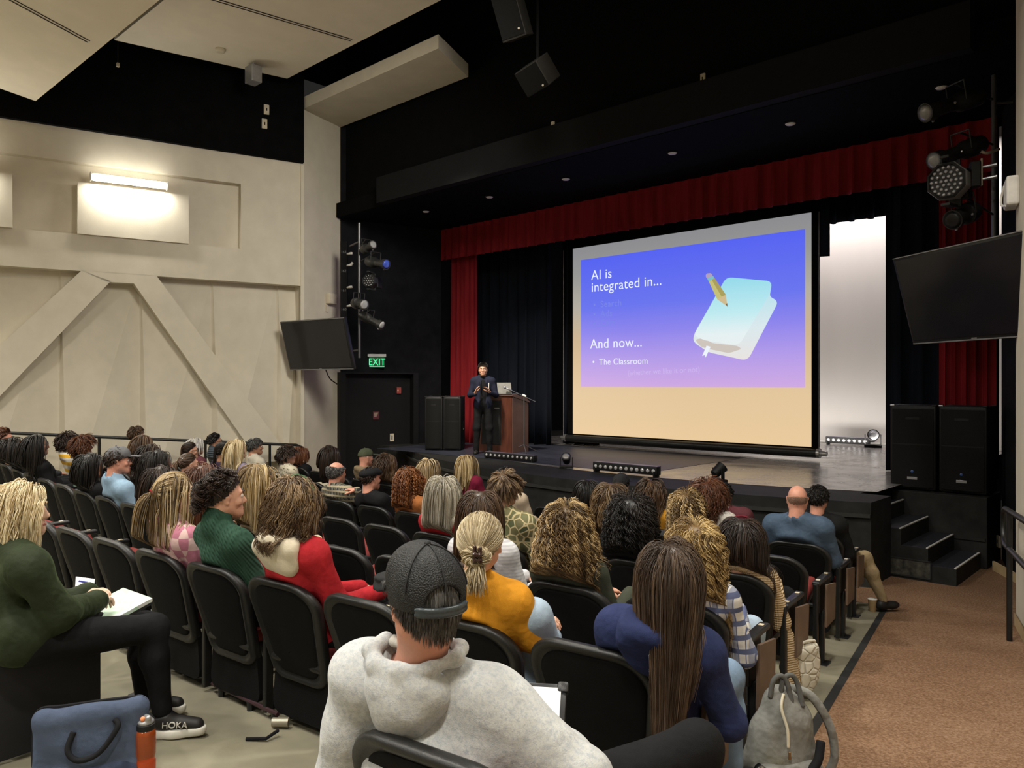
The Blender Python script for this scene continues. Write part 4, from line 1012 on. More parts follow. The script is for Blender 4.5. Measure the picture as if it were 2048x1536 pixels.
# ------------------------------------------------------------------ body parts as primitive lists
def head_prims(H, A, s=1.0, female=False, face=True):
    def P(*v): return H + A @ (np.array(v) * s)
    e = lambda c, r: ('ell', P(*c), np.array(r) * s, A)
    cp = lambda a, b, ra, rb: ('cap', P(*a), P(*b), ra * s, rb * s)
    j = .9 if female else 1.0
    pr = [e((0, -.012, 0), (.076, .096, .092)), e((0, .026, -.048), (.062 * j, .070, .080)), cp((0, .066, -.116), (0, .070, -.112), .021 * j, .02),
          cp((.05 * j, .0, -.078), (.01, .066, -.115), .022, .02), cp((-.05 * j, .0, -.078), (-.01, .066, -.115), .022, .02)]
    if face:
        fine = [cp((0, .090, -.012), (0, .108, -.05), .008, .0125), cp((-.012, .094, -.056), (.012, .094, -.056), .009, .009),
                cp((-.038, .078, .004), (.038, .078, .004), .012, .012), cp((-.018, .089, -.084), (.018, .089, -.084), .0075, .0075),
                cp((-.015, .088, -.094), (.015, .088, -.094), .0075, .0075), e((.038, .058, -.05), (.028, .028, .026)), e((-.038, .058, -.05), (.028, .028, .026))]
    else: fine = [cp((0, .090, -.012), (0, .108, -.05), .008, .0125)]
    for sx in (-1, 1):
        fine += [('ell', P(sx * .079, -.004, -.026), np.array((.008, .018, .031)) * s, A @ rotm(0, -.2, sx * .25)), e((sx * .081, .002, -.05), (.006, .009, .011))]
    sock = [('ell', P(sx * .031, .093, -.018), np.array((.015, .012, .010)) * s, A) for sx in (-1, 1)]
    return pr, fine, sock
def hand_prims(sx, curl=.6, spread=1.0, s=1.0):   # canonical: wrist at the origin, fingers along +Y, palm facing -Z, thumb at sx side
    pr = [('cap', V3(0, .0, 0), V3(0, .03, 0), .024, .027), ('ell', V3(0, .055, 0), V3(.040, .050, .016)), ('cap', V3(-.028, .08, 0), V3(.028, .08, 0), .012, .012)]
    for i, (x, l) in enumerate(((.030, .068), (.010, .078), (-.010, .073), (-.028, .056))):
        x *= sx; p = V3(x, .088, .002); an = .15 * curl; dx = .10 * x / .03 * spread
        for k, f in enumerate((.45, .32, .26)):
            an += curl * (.55, .7, .5)[k]; q = p + V3(dx * l * f, math.cos(an) * l * f, -math.sin(an) * l * f)
            pr.append(('cap', p, q, .0088 - .0008 * k, .0082 - .0010 * k)); p = q
    p = V3(sx * .030, .028, -.006)
    for k, f in enumerate((.034, .032, .026)):
        q = p + V3(sx * f * (.8, .5, .25)[k], f * (.6, .8, .85)[k], -f * (.35, .35, .3)[k] * (.5 + curl)); pr.append(('cap', p, q, .013 - .0015 * k, .0115 - .0015 * k)); p = q
    return pr
_hand = {}
def hand_mesh(sx, curl, h=.0042):
    key = (sx, round(curl, 2), h)
    if key not in _hand:
        pr = hand_prims(sx, curl); lo, hi = bounds(pr, .02); f = Field(lo, hi, h); f.add(pr, 0, .008); _hand[key] = f.mesh()
    return _hand[key]
def frame(d, up):                                # rotation whose Y axis is d and whose Z axis is close to up
    y = d / np.linalg.norm(d); x = np.cross(y, up); x /= np.linalg.norm(x); z = np.cross(x, y); return np.array([x, y, z]).T
def lerp(a, b, t): return a + (b - a) * t

class Pose: pass
def sit_pose(H, fyaw=0, female=True, s=1.0, hips=(0, -.07), seat=.50, arms='lap', sh=None, legs=True, shoulder_drop=0):
    """seated skeleton in the sitter's frame: +Y towards the stage, head centre at H"""
    p = Pose(); H = np.array(H, float); p.H = H
    p.P = V3(hips[0], hips[1], seat)
    p.N = H + V3((p.P[0] - H[0]) * .16, -.035, -.165)
    p.C = lerp(p.P, p.N, .62) + V3(0, -.025, 0); p.W = lerp(p.P, p.N, .3) + V3(0, -.015, 0)
    ax = p.N - p.P; ax /= np.linalg.norm(ax); rt = V3(math.cos(fyaw), math.sin(fyaw), 0); rt = rt - ax * (rt @ ax); rt /= np.linalg.norm(rt)
    p.rt = rt; p.ax = ax; w = sh or (.158 if female else .188); p.w = w
    p.S = {k: p.N + rt * (k * w) - ax * (.098 + shoulder_drop) + V3(0, -.005, 0) for k in (-1, 1)}
    p.E, p.K, p.A, p.Wr, p.hd = {}, {}, {}, {}, {}
    for k in (-1, 1):
        p.K[k] = V3(p.P[0] + k * .115, p.P[1] + .46, seat + .02); p.A[k] = V3(p.P[0] + k * .125, p.P[1] + .50, .09)
        if arms == 'lap':
            p.E[k] = p.S[k] + V3(k * .055, .10, -.27); p.Wr[k] = V3(p.P[0] + k * .085, p.P[1] + .33, seat + .145)
            p.hd[k] = V3(-k * .5, .8, -.2)
        elif arms == 'cross':
            p.E[k] = p.S[k] + V3(k * .06, .12, -.25); p.Wr[k] = V3(p.P[0] - k * .04, p.P[1] + .27, seat + .2); p.hd[k] = V3(-k * .9, .2, .05)
    return p
def torso_prims(p, s=1.0, female=True, bulk=1.0):
    A = np.array([p.rt, np.cross(p.ax, p.rt), p.ax]).T
    cw = (.142 if female else .162) * bulk
    pr = [('ell', p.P + V3(0, -.01, .02), V3(.172 * bulk, .125, .12), None), ('ell', p.W, V3(.135 * bulk, .108 * bulk, .13), A), ('ell', p.C, V3(cw, .112 * bulk, .175), A)]
    pr.append(('cap', p.S[-1] - p.ax * .01 + p.rt * .03, p.S[1] - p.ax * .01 - p.rt * .03, (.054 * bulk), .054 * bulk))
    for k in (-1, 1):
        pr.append(('cap', p.N + V3(0, -.012, -.005), lerp(p.S[k], p.N, .22) + p.ax * .005, .052, .046 * bulk))
        pr.append(('cap', p.S[k], lerp(p.S[k], p.C, .25), .050 * bulk, .055))
    return pr + getattr(p, 'more', [])
def arm_prims(p, k, bulk=1.0): return [('cap', p.S[k], p.E[k], .047 * bulk, .039 * bulk), ('cap', p.E[k], p.Wr[k], .040 * bulk, .027)]
def leg_prims(p, k, bulk=1.0):
    hip = p.P + V3(k * .09, .02, -.005)
    return [('cap', hip, p.K[k], .085 * bulk, .056), ('cap', p.K[k], lerp(p.K[k], p.A[k], .35) + V3(0, -.012, 0), .056, .056), ('cap', lerp(p.K[k], p.A[k], .35) + V3(0, -.012, 0), p.A[k], .055, .036)]
def foot_prims(p, k, dirn=None):
    d = np.array(dirn if dirn is not None else (k * .15, 1, 0), float); d /= np.linalg.norm(d); a = p.A[k]; g = V3(a[0], a[1], .045)
    return [('cap', a, g - d * .03, .036, .036), ('cap', g - d * .035 + V3(0, 0, -.005), g + d * .13 + V3(0, 0, -.013), .038, .030), ('cap', g + d * .1 + V3(d[1] * .012, -d[0] * .012, -.016), g + d * .165 + V3(0, 0, -.018), .030, .024)]

# ------------------------------------------------------------------ cloth materials
def cloth(name, c, rough=.85, pat=None, c2=None, sc=1.0, sheen=.0, fold=.25, c3=None):
    if name in MATS: return MATS[name]
    m, nt, b = nodes_of(name); v = tex_coord(nt); N = nt.nodes.new; Lk = nt.links.new
    n = noise(nt, v, 14, 4); base = ramp(nt, n, [(.3, tuple(x * .88 for x in c)), (.7, tuple(min(1, x * 1.12) for x in c))])
    h = noise(nt, v, 300, 2)
    def mixc(f, a, bcol):
        mx = N('ShaderNodeMix'); mx.data_type = 'RGBA'; Lk(f, mx.inputs[0]); Lk(a, mx.inputs[6])
        if isinstance(bcol, tuple): mx.inputs[7].default_value = (*bcol, 1)
        else: Lk(bcol, mx.inputs[7])
        return mx.outputs[2]
    def wave(axis, scale, thr, soft=.02, vec=None, off=0):
        w = N('ShaderNodeTexWave'); w.wave_type = 'BANDS'; w.bands_direction = axis; w.inputs['Scale'].default_value = scale; w.inputs['Phase Offset'].default_value = off
        Lk(vec or v, w.inputs['Vector']); r = N('ShaderNodeValToRGB'); r.color_ramp.elements[0].position = thr; r.color_ramp.elements[1].position = thr + soft; Lk(w.outputs['Fac'], r.inputs[0]); return r.outputs['Color']
    if pat == 'check':
        ck = N('ShaderNodeTexChecker'); ck.inputs['Scale'].default_value = sc; Lk(v, ck.inputs['Vector']); base = mixc(ck.outputs['Fac'], base, c2); h = noise(nt, v, 90, 4)
    elif pat == 'plaid':
        base = mixc(wave('X', sc, .62, .08), base, c2); base = mixc(wave('Z', sc * .9, .66, .08), base, c2 if c3 is None else c3)
        base = mixc(wave('X', sc * 2, .95, .03, off=1.2), base, c3 or c2)
    elif pat == 'camo':
        vo = N('ShaderNodeTexVoronoi'); vo.feature = 'DISTANCE_TO_EDGE'; vo.inputs['Scale'].default_value = sc; Lk(v, vo.inputs['Vector'])
        r = N('ShaderNodeValToRGB'); r.color_ramp.elements[0].position = .05; r.color_ramp.elements[0].color = (1, 1, 1, 1); r.color_ramp.elements[1].position = .09; r.color_ramp.elements[1].color = (0, 0, 0, 1); Lk(vo.outputs['Distance'], r.inputs[0])
        v2 = N('ShaderNodeTexVoronoi'); v2.inputs['Scale'].default_value = sc; Lk(v, v2.inputs['Vector']); base = ramp(nt, v2.outputs['Color'], [(.2, c), (.5, c3), (.8, tuple(x * .6 for x in c))]); base = mixc(r.outputs['Color'], base, c2)
    elif pat == 'cable':
        w1 = N('ShaderNodeTexWave'); w1.bands_direction = 'X'; w1.inputs['Scale'].default_value = sc; w1.inputs['Distortion'].default_value = 0; Lk(v, w1.inputs['Vector'])
        w2 = N('ShaderNodeTexWave'); w2.bands_direction = 'DIAGONAL'; w2.inputs['Scale'].default_value = sc * 2.6; Lk(v, w2.inputs['Vector'])
        mm = N('ShaderNodeMath'); mm.operation = 'MULTIPLY'; Lk(w1.outputs['Fac'], mm.inputs[0]); Lk(w2.outputs['Fac'], mm.inputs[1]); h = mm.outputs[0]
    elif pat == 'knit':
        w1 = N('ShaderNodeTexWave'); w1.bands_direction = 'X'; w1.inputs['Scale'].default_value = sc; Lk(v, w1.inputs['Vector']); w2 = N('ShaderNodeTexWave'); w2.bands_direction = 'Z'; w2.inputs['Scale'].default_value = sc; Lk(v, w2.inputs['Vector'])
        mm = N('ShaderNodeMath'); mm.operation = 'ADD'; Lk(w1.outputs['Fac'], mm.inputs[0]); Lk(w2.outputs['Fac'], mm.inputs[1]); h = mm.outputs[0]
    elif pat == 'stripe':
        base = mixc(wave('Z', sc, .55, .1), base, c2)
    elif pat == 'floral':
        vo = N('ShaderNodeTexVoronoi'); vo.inputs['Scale'].default_value = sc; Lk(v, vo.inputs['Vector']); r = N('ShaderNodeValToRGB'); r.color_ramp.elements[0].position = .25; r.color_ramp.elements[0].color = (1, 1, 1, 1); r.color_ramp.elements[1].position = .33; r.color_ramp.elements[1].color = (0, 0, 0, 1); Lk(vo.outputs['Distance'], r.inputs[0]); base = mixc(r.outputs['Color'], base, c2)
    elif pat == 'heather':
        n2 = noise(nt, v, 90, 5, .8); base = mixc(ramp(nt, n2, [(.45, (0, 0, 0)), (.62, (1, 1, 1))]), base, c2)
    elif pat == 'puffer':
        w1 = N('ShaderNodeTexWave'); w1.bands_direction = 'Z'; w1.inputs['Scale'].default_value = sc; Lk(v, w1.inputs['Vector']); h = w1.outputs['Fac']
    Lk(base, b.inputs['Base Color']); b.inputs['Roughness'].default_value = rough; b.inputs['Specular IOR Level'].default_value = .12
    b.inputs['Sheen Weight'].default_value = sheen * .5; b.inputs['Sheen Roughness'].default_value = .4; b.inputs['Sheen Tint'].default_value = (*[min(1, x * 4) for x in c], 1)
    st = .9 if pat in ('cable', 'knit', 'puffer') else .2
    bp = N('ShaderNodeBump'); bp.inputs['Strength'].default_value = st; bp.inputs['Distance'].default_value = .012 if pat == 'puffer' else .006; Lk(h, bp.inputs['Height'])
    fo = N('ShaderNodeBump'); fo.inputs['Strength'].default_value = fold; fo.inputs['Distance'].default_value = .05; Lk(noise(nt, v, 7, 3, .5), fo.inputs['Height']); Lk(fo.outputs['Normal'], bp.inputs['Normal'])
    Lk(bp.outputs['Normal'], b.inputs['Normal']); MATS[name] = m; return m
def skin(name, c):
    if name in MATS: return MATS[name]
    m, nt, b = nodes_of(name); v = tex_coord(nt); n = noise(nt, v, 22, 3)
    nt.links.new(ramp(nt, n, [(.3, tuple(x * .88 for x in c)), (.7, (min(1, c[0] * 1.12), c[1] * 1.04, c[2] * 1.02))]), b.inputs['Base Color'])
    b.inputs['Roughness'].default_value = .5; b.inputs['Specular IOR Level'].default_value = .4; b.inputs['Subsurface Weight'].default_value = .08; b.inputs['Subsurface Radius'].default_value = (.012, .005, .003)
    bump(nt, b, noise(nt, v, 160, 3), .06, .003); MATS[name] = m; return m
SK = {'fair': skin('skin_fair', (.56, .32, .22)), 'pink': skin('skin_rosy', (.55, .27, .19)), 'tan': skin('skin_tan', (.42, .225, .14)), 'brown': skin('skin_brown', (.27, .135, .08)), 'pale': skin('skin_pale', (.62, .40, .29))}
def hair_mat(name, dark, mid, light, rough=.42):
    if name in MATS: return MATS[name]
    m, nt, b = nodes_of(name); at = nt.nodes.new('ShaderNodeAttribute'); at.attribute_name = 'tone'
    nt.links.new(ramp(nt, at.outputs['Fac'], [(.08, dark), (.5, mid), (.92, light)]), b.inputs['Base Color'])
    b.inputs['Roughness'].default_value = rough; b.inputs['Specular IOR Level'].default_value = .35; b.inputs['Anisotropic'].default_value = .4
    MATS[name] = m; return m
HM = {'black': hair_mat('hair_black', (.004, .0035, .003), (.009, .007, .006), (.022, .016, .012)),
      'dark': hair_mat('hair_dark_brown', (.008, .005, .0035), (.022, .012, .008), (.055, .032, .02)),
      'brown': hair_mat('hair_brown', (.022, .012, .007), (.06, .033, .018), (.13, .075, .04)),
      'ltbrown': hair_mat('hair_light_brown', (.04, .022, .011), (.12, .072, .036), (.27, .18, .095)),
      'red': hair_mat('hair_auburn', (.05, .015, .005), (.15, .05, .014), (.30, .12, .04)),
      'ginger': hair_mat('hair_red_brown', (.04, .014, .008), (.10, .036, .016), (.18, .075, .035)),
      'blonde': hair_mat('hair_blonde', (.10, .06, .025), (.34, .235, .105), (.62, .48, .27)),
      'paleblonde': hair_mat('hair_pale_blonde', (.28, .19, .09), (.56, .44, .25), (.80, .70, .48)),
      'streak': hair_mat('hair_streaked_blonde', (.04, .024, .012), (.26, .175, .085), (.60, .47, .28)),
      'grey': hair_mat('hair_grey_blonde', (.09, .075, .055), (.30, .27, .205), (.58, .53, .43)),
      'ash': hair_mat('hair_ash_blonde', (.20, .15, .085), (.42, .335, .2), (.64, .54, .36)),
      'curlb': hair_mat('hair_bronze_curls', (.03, .016, .006), (.19, .115, .044), (.60, .43, .21)),
      'goldcurl': hair_mat('hair_gold_curls', (.06, .032, .010), (.27, .165, .058), (.62, .45, .20)),
      'white': hair_mat('hair_white', (.3, .28, .25), (.55, .53, .49), (.8, .78, .74)),
      'stubble': hair_mat('hair_stubble', (.22, .14, .10), (.28, .18, .125), (.34, .22, .16)),
      'midbrown': hair_mat('hair_mid_brown', (.028, .017, .011), (.075, .047, .030), (.16, .105, .066)),
      'greydark': hair_mat('hair_dark_grey', (.02, .02, .02), (.06, .058, .055), (.16, .155, .15))}

# ------------------------------------------------------------------ hair from swept locks
def norm(v): return v / np.maximum(np.linalg.norm(v, axis=-1, keepdims=True), 1e-9)
def scalp_ok(u, hl=0., nape=0., ring=9.):
    y = u[:, 1]; thr = np.interp(y, [-1, -.55, -.1, .25, .6, 1], [-.62 - nape, -.55 - nape, -.25, .12 + hl, .5 + hl, .66 + hl]); return (u[:, 2] > thr) & (u[:, 2] < ring + .25 * np.maximum(-y - .3, 0))
HC, HR = V3(0, -.012, 0), V3(.076, .096, .092)
def ribbons(P, rad, tone, m, parent, name='hair', extra=None):
    n, S, _ = P.shape
    T = norm(np.gradient(P, axis=1)); ref = norm(P - P.mean(axis=(0, 1)) + 1e-4); n1 = norm(np.cross(T, ref)); n2 = np.cross(T, n1)
    k = np.arange(3) * 2 * PI / 3
    prof = np.linspace(0, 1, S); prof = np.minimum(1, .5 + prof * 6) * (1 - .75 * prof ** 4)
    R = (rad[:, None] * prof[None])[:, :, None, None]
    V = P[:, :, None] + R * (np.cos(k)[None, None, :, None] * n1[:, :, None] + np.sin(k)[None, None, :, None] * n2[:, :, None])
    ids = np.arange(n * S * 3).reshape(n, S, 3); a, b = ids[:, :-1], ids[:, 1:]
    Q = np.stack([a, np.roll(a, -1, 2), np.roll(b, -1, 2), b], -1).reshape(-1, 4); V = V.reshape(-1, 3); tn = np.repeat(tone.reshape(-1), 3)
    if extra is not None:
        ev, ef, et = extra; Q = np.concatenate([Q, np.asarray(ef) + len(V)]); V = np.concatenate([V, ev]); tn = np.concatenate([tn, et])
    o = mesh_np(name, V, Q, m, parent); at = o.data.attributes.new('tone', 'FLOAT', 'POINT'); at.data.foreach_set('value', tn.astype(np.float32)); return o
def scalp_cap(H, A, s, infl, hl, nape, tone=.25, ring=9.):
    nu, nv = 40, 26; V, Fc = [], []; U = []
    for j in range(nv + 1):
        th = PI * j / nv * .86
        for i in range(nu):
            ph = 2 * PI * i / nu; U.append((math.sin(th) * math.cos(ph), math.sin(th) * math.sin(ph), math.cos(th)))
    U = np.array(U); ok = scalp_ok(U, hl, nape, ring)
    P = H + ((HC + U * (HR + infl)) * s) @ A.T
    for j in range(nv):
        for i in range(nu):
            q = (j * nu + i, j * nu + (i + 1) % nu, (j + 1) * nu + (i + 1) % nu, (j + 1) * nu + i)
            if ok[list(q)].sum() >= 2: Fc.append(q)
    return P, np.array(Fc), np.full(len(P), tone)
def grow(H, A, s, st, Z, seed, colliders, m, parent, name='hair', seat=False):
    """st: L length, T thickness, N count, wave=(amp, wavelength), curl=(radius, pitch), part ('centre','left','back','crown','tie'), tie point, spread, ..."""
    rg = np.random.default_rng(seed)
    q = 1.0 if Z < 4.2 else .5 if Z < 7.5 else .26
    N = int(st.get('N', 1500) * q); L = st['L']; S = st.get('S', 26 if Z < 4.2 else 18 if Z < 7.5 else 12)
    rad = st['rfix'] if 'rfix' in st else max(st.get('r', .0013), .00042 * Z) * (1 if Z < 7 else 1.25)
    u = norm(rg.normal(size=(N * 8, 3))); u = u[scalp_ok(u, st.get('hl', 0), st.get('nape', 0), st.get('ring', 9.))][:N]; N = len(u)
    T = st.get('T', .018)
    off = .004 + T * rg.random(N) ** .8
    loc = HC + u * (HR + .002)
    out = u / (HR); out = norm(out)
    part = st.get('part', 'centre')
    if part in ('centre', 'left', 'right'):
        px = {'centre': 0, 'left': -.35, 'right': .35}[part]; sg = np.sign(u[:, 0] - px + rg.normal(size=N) * .03)
        d = np.stack([sg * (.9 - .3 * np.abs(u[:, 0])), -.35 - .5 * np.maximum(u[:, 1], 0) + .2 * u[:, 1], -.45 + 0 * sg], 1)
        bw = np.clip((.15 - u[:, 1]) / .4, 0, 1)[:, None]; d = d * (1 - bw) + (norm(u - V3(0, -.15, .98)) + V3(0, 0, -.5) + rg.normal(size=(N, 3)) * .12) * bw
    elif part == 'back': d = np.stack([.25 * u[:, 0], -1 + 0 * u[:, 0], -.25 + 0 * u[:, 0]], 1)
    elif part == 'crown': d = norm(u - V3(0, -.45, .89)) + V3(0, 0, -.15)
    elif part == 'fwd': d = np.stack([.35 * np.sign(u[:, 0]) * np.abs(u[:, 0]), .7 - .9 * (u[:, 1] < -.2), -.55 + .0 * u[:, 0]], 1)
    elif part == 'side': d = np.stack([.9 + 0 * u[:, 0], -.1 * u[:, 0], -.3 + 0 * u[:, 0]], 1)
    else: d = norm(np.array(st['tie']) - loc)
    d = norm(d - out * np.sum(d * out, 1, keepdims=True)); d = norm(d + out * st.get('lift', .25) + rg.normal(size=(N, 3)) * st.get('mess', .06))
    p = H + (loc * s) @ A.T; v = d @ A.T
    ln = L * (1 - st.get('vary', .12) * rg.random(N)); ds = (ln / (S - 1))[:, None]
    tie = None
    if part == 'tie': tie = H + A @ (np.array(st['tie']) * s); done = np.zeros(N, bool); age = np.zeros((N, 1))
    G = st.get('g', .35); down = norm(np.array([[0, st.get('fall', -.05), -1.]])); P = np.empty((N, S, 3)); c0 = H + A @ (HC * s)
    flare = st.get('flare', 0.)
    for k in range(S):
        P[:, k] = p
        if k == S - 1: break
        if tie is not None:
            to = tie - p; dist = np.linalg.norm(to, axis=1); done |= dist < st.get('tie_r', .022) + .5 * ds[:, 0]
            age += done[:, None] * ds; tgt = norm(to); jit = rg.normal(size=(N, 3)) * .05
            v = np.where(done[:, None], norm(v * (1 - G) + norm(down + np.exp(-age / .07) * (np.array(st.get('tail', (0, 0, 0))) @ A.T)[None] + jit) * G), norm(v * .3 + tgt * .7))
        else:
            gg = G * min(1, .25 + k / 5); v = norm(v * (1 - gg) + down * gg + rg.normal(size=(N, 3)) * st.get('mess', .06) * .35)
        p = p + v * ds
        # keep outside the skull, then outside neck, shoulders and back
        lp = ((p - c0) @ A) / s; Rk = HR + off[:, None] + flare * np.clip(-lp[:, 2:3] / .1, 0, 1)
        w = lp / Rk; r = np.linalg.norm(w, axis=1); ins = r < 1
        if tie is not None: ins &= ~done
        w[ins] /= r[ins, None]; lp2 = w * Rk
        low = (lp2[:, 2] < .03) & (lp2[:, 1] > .045) & (np.abs(lp2[:, 0]) < .078 + off)
        if st.get('face_clear', True): lp2[low, 0] = np.where(lp2[low, 0] >= 0, 1, -1) * (.078 + off[low] * .8)
        pn = c0 + (lp2 * s) @ A.T; ch = ins | low; v[ch] = norm(pn[ch] - p[ch] + v[ch] * ds[ch] * 1.0 + 1e-6) * .5 + v[ch] * .5; v = norm(v); p = np.where(ch[:, None], pn, p)
        if seat:                                    # the chair back keeps the hair in front of it
            yl = -.10 - (p[:, 2] - .28) * .30 + .045 - np.clip((p[:, 2] - .82) / .12, 0, 1) * .15
            bad = (p[:, 2] < .94) & (np.abs(p[:, 0]) < .27) & (p[:, 1] < yl); p[bad, 1] = yl[bad]
        for a, b, ra, rb in colliders:
            dd = b - a; t = np.clip(((p - a) @ dd) / (dd @ dd + 1e-9), 0, 1)[:, None]; cpt = a + t * dd; e = p - cpt; D = np.linalg.norm(e, axis=1, keepdims=True)
            R2 = (ra + (rb - ra) * t) + off[:, None] * .5 + .004; bad = (D < R2)[:, 0]; p[bad] = (cpt + e / np.maximum(D, 1e-6) * R2)[bad]
    if st.get('taper'):
        q = (P - c0) @ A; sv0 = np.linspace(0, 1, S)[None]; q[:, :, 0] *= 1 - st['taper'] * sv0 ** 1.3; P = c0 + q @ A.T
    # gather into locks, then wave or curl
    nl = max(6, int(N / st.get('lock', 9))); gi = rg.choice(N, nl, replace=False); lab = np.empty(N, int)
    for a in range(0, N, 500): lab[a:a + 500] = np.argmin(((P[a:a + 500, None, S // 4] - P[None, gi, S // 4]) ** 2).sum(-1), 1)
    sv = np.linspace(0, 1, S)[None, :, None]; gd = P[gi[lab]]; P = P + (gd - P) * st.get('clump', .45) * sv ** .8
    ph = rg.random(nl) * 2 * PI; al = sv[:, :, 0] * ln[:, None]
    outw = norm((P - c0) * V3(1, 1, .15)); sidew = np.cross(outw, V3(0, 0, 1.))
    if 'wave' in st:
        am, wl = st['wave']; env = np.clip(al / st.get('wave_from', .08) - .3, 0, 1); f = 1 + .25 * rg.normal(size=nl)[lab][:, None]
        a = 2 * PI * al / wl * f + ph[lab][:, None] + rg.normal(size=N)[:, None] * .25
        P = P + ((np.sin(a) * am * env)[:, :, None] * sidew + (np.cos(a * .9) * am * .7 * env + am * .5 * env)[:, :, None] * outw)
    if 'curl' in st:
        cr, pt_ = st['curl']; env = np.clip(al / .05, .15, 1); f = 1 + .3 * rg.normal(size=nl)[lab][:, None]; rr = cr * (.6 + .8 * rg.random(nl)[lab][:, None]) * env
        a = 2 * PI * al / pt_ * f + ph[lab][:, None] + rg.normal(size=N)[:, None] * .3
        P = P + (np.cos(a) * rr)[:, :, None] * sidew + (np.sin(a) * rr + rr * .6)[:, :, None] * outw
    if seat:
        yl = -.10 - (P[..., 2] - .28) * .30 + .045 - np.clip((P[..., 2] - .82) / .12, 0, 1) * .15; bad = (P[..., 2] < .94) & (np.abs(P[..., 0]) < .285) & (P[..., 1] < yl); P[..., 1] = np.where(bad, yl, P[..., 1])
    # tone: strand to strand differences, lighter or darker tips where the hair is dyed so
    tl = rg.random(nl)[lab]; tone = np.clip(.5 + st.get('contrast', .3) * (tl - .5) * 2 + .15 * rg.normal(size=N), 0, 1)[:, None] + st.get('ombre', 0.) * (sv[:, :, 0] - .5) - st.get('root', .0) * np.clip(1 - al / .05, 0, 1)
    cap = scalp_cap(H, A, s, .004 + T * st.get('capf', .35), st.get('hl', 0), st.get('nape', 0), .22, st.get('ring', 9.))
    return ribbons(P, rad * (.8 + .5 * rg.random(N)), np.clip(tone, 0, 1), m, parent, name, None if st.get('nocap') else cap)
# ------------------------------------------------------------------ putting a person together
m_eye_w = mat('eye_white', (.6, .57, .53), .25, .5, var=.03); m_iris = mat('iris_dark', (.02, .012, .008), .15, .6)
m_frame = mat('glasses_frame', (.02, .014, .012), .3, .5); m_goldf = mat('glasses_gold', (.45, .32, .14), .3, .5, metal=.8)
m_hairclip = mat('hair_clip_brown', (.035, .012, .008), .2, .6, var=.5, nscale=60)
m_lip = mat('lip', (.34, .13, .11), .45, .4)
PANTS = {'black': cloth('trousers_black', (.009, .009, .010), .9, fold=.35), 'jeans': cloth('trousers_denim', (.16, .23, .33), .9, fold=.35), 'lightjeans': cloth('trousers_light_denim', (.33, .42, .52), .9, fold=.3), 'khaki': cloth('trousers_khaki', (.34, .26, .15), .9, fold=.5), 'grey': cloth('trousers_grey', (.06, .06, .065), .9)}
m_shoe = mat('shoe_dark', (.014, .013, .013), .55, .4); m_sole = mat('shoe_sole_white', (.6, .58, .52), .6, .3)
def fold_fn(seed, amp):
    r = random.Random(seed); ph = [r.uniform(0, 6) for _ in range(4)]
    return lambda x, y, z: amp * (np.sin(17 * x + 9 * z + ph[0]) * np.sin(23 * z - 7 * y + ph[1]) + .6 * np.sin(31 * z + 13 * x + ph[2]) * np.sin(19 * y + ph[3]))
def join_np(parts):
    V, Q, n = [], [], 0
    for v, q in parts:
        if len(v): V.append(v); Q.append(np.asarray(q) + n); n += len(v)
    return np.concatenate(V), np.concatenate(Q)
def seat_back_cut(x, y, z): return np.where((z < .94) & (np.abs(x) < .27), -.10 - (z - .28) * .30 + .015 - np.clip((z - .82) / .12, 0, 1) * .15 - y, -9)
def fmesh(prims_k, h, cuts=(), subs=(), warp=None, pad=.05, seat=False, so=0.):
    allp = [q for pr, infl, k in prims_k for q in pr]; mx = max(infl for _, infl, _ in prims_k)
    lo, hi = bounds(allp, pad + mx); f = Field(lo, hi, h)
    for pr, infl, k in prims_k: f.add(pr, infl, k)
    for pr, infl, k in subs: f.sub(pr, infl, k)
    if warp: f.warp(warp)
    for pt, n in cuts: f.cut(pt, n)
    if seat: f.F = np.maximum(f.F, seat_back_cut(f.ax[0][:, None, None], f.ax[1][None, :, None], f.ax[2][None, None, :]).astype(np.float32) + so)
    return f.mesh()
def ring_caps(c, rx, ry, r, n=12, A=None, z=None, a0=0, a1=2 * PI):
    pts = []
    for i in range(n + 1):
        a = a0 + (a1 - a0) * i / n; q = V3(rx * math.cos(a), ry * math.sin(a), (z(a) if z else 0)); pts.append(c + (A @ q if A is not None else q))
    return [('cap', p, q, r, r) for p, q in zip(pts, pts[1:])]
def add_glasses(root, H, A, s, m):
    b = BM(); T = Matrix.Translation(Vector(H)) @ Matrix(A.tolist()).to_4x4() @ Matrix.Scale(s, 4)
    for k in (-1, 1):
        tube(b, [T @ Vector((k * .034 + .026 * math.cos(a), .106 - .01 * abs(math.cos(a)), -.02 + .02 * math.sin(a))) for a in np.linspace(0, 2 * PI, 15)], .0028, 6)
        tube(b, [T @ Vector((k * .060, .098, -.014)), T @ Vector((k * .083, .02, -.012)), T @ Vector((k * .084, -.01, -.02))], .0028, 6)
    tube(b, [T @ Vector((-.008, .107, -.016)), T @ Vector((.008, .107, -.016))], .0028, 6)
    obj('glasses', b, m, root, smooth=True)
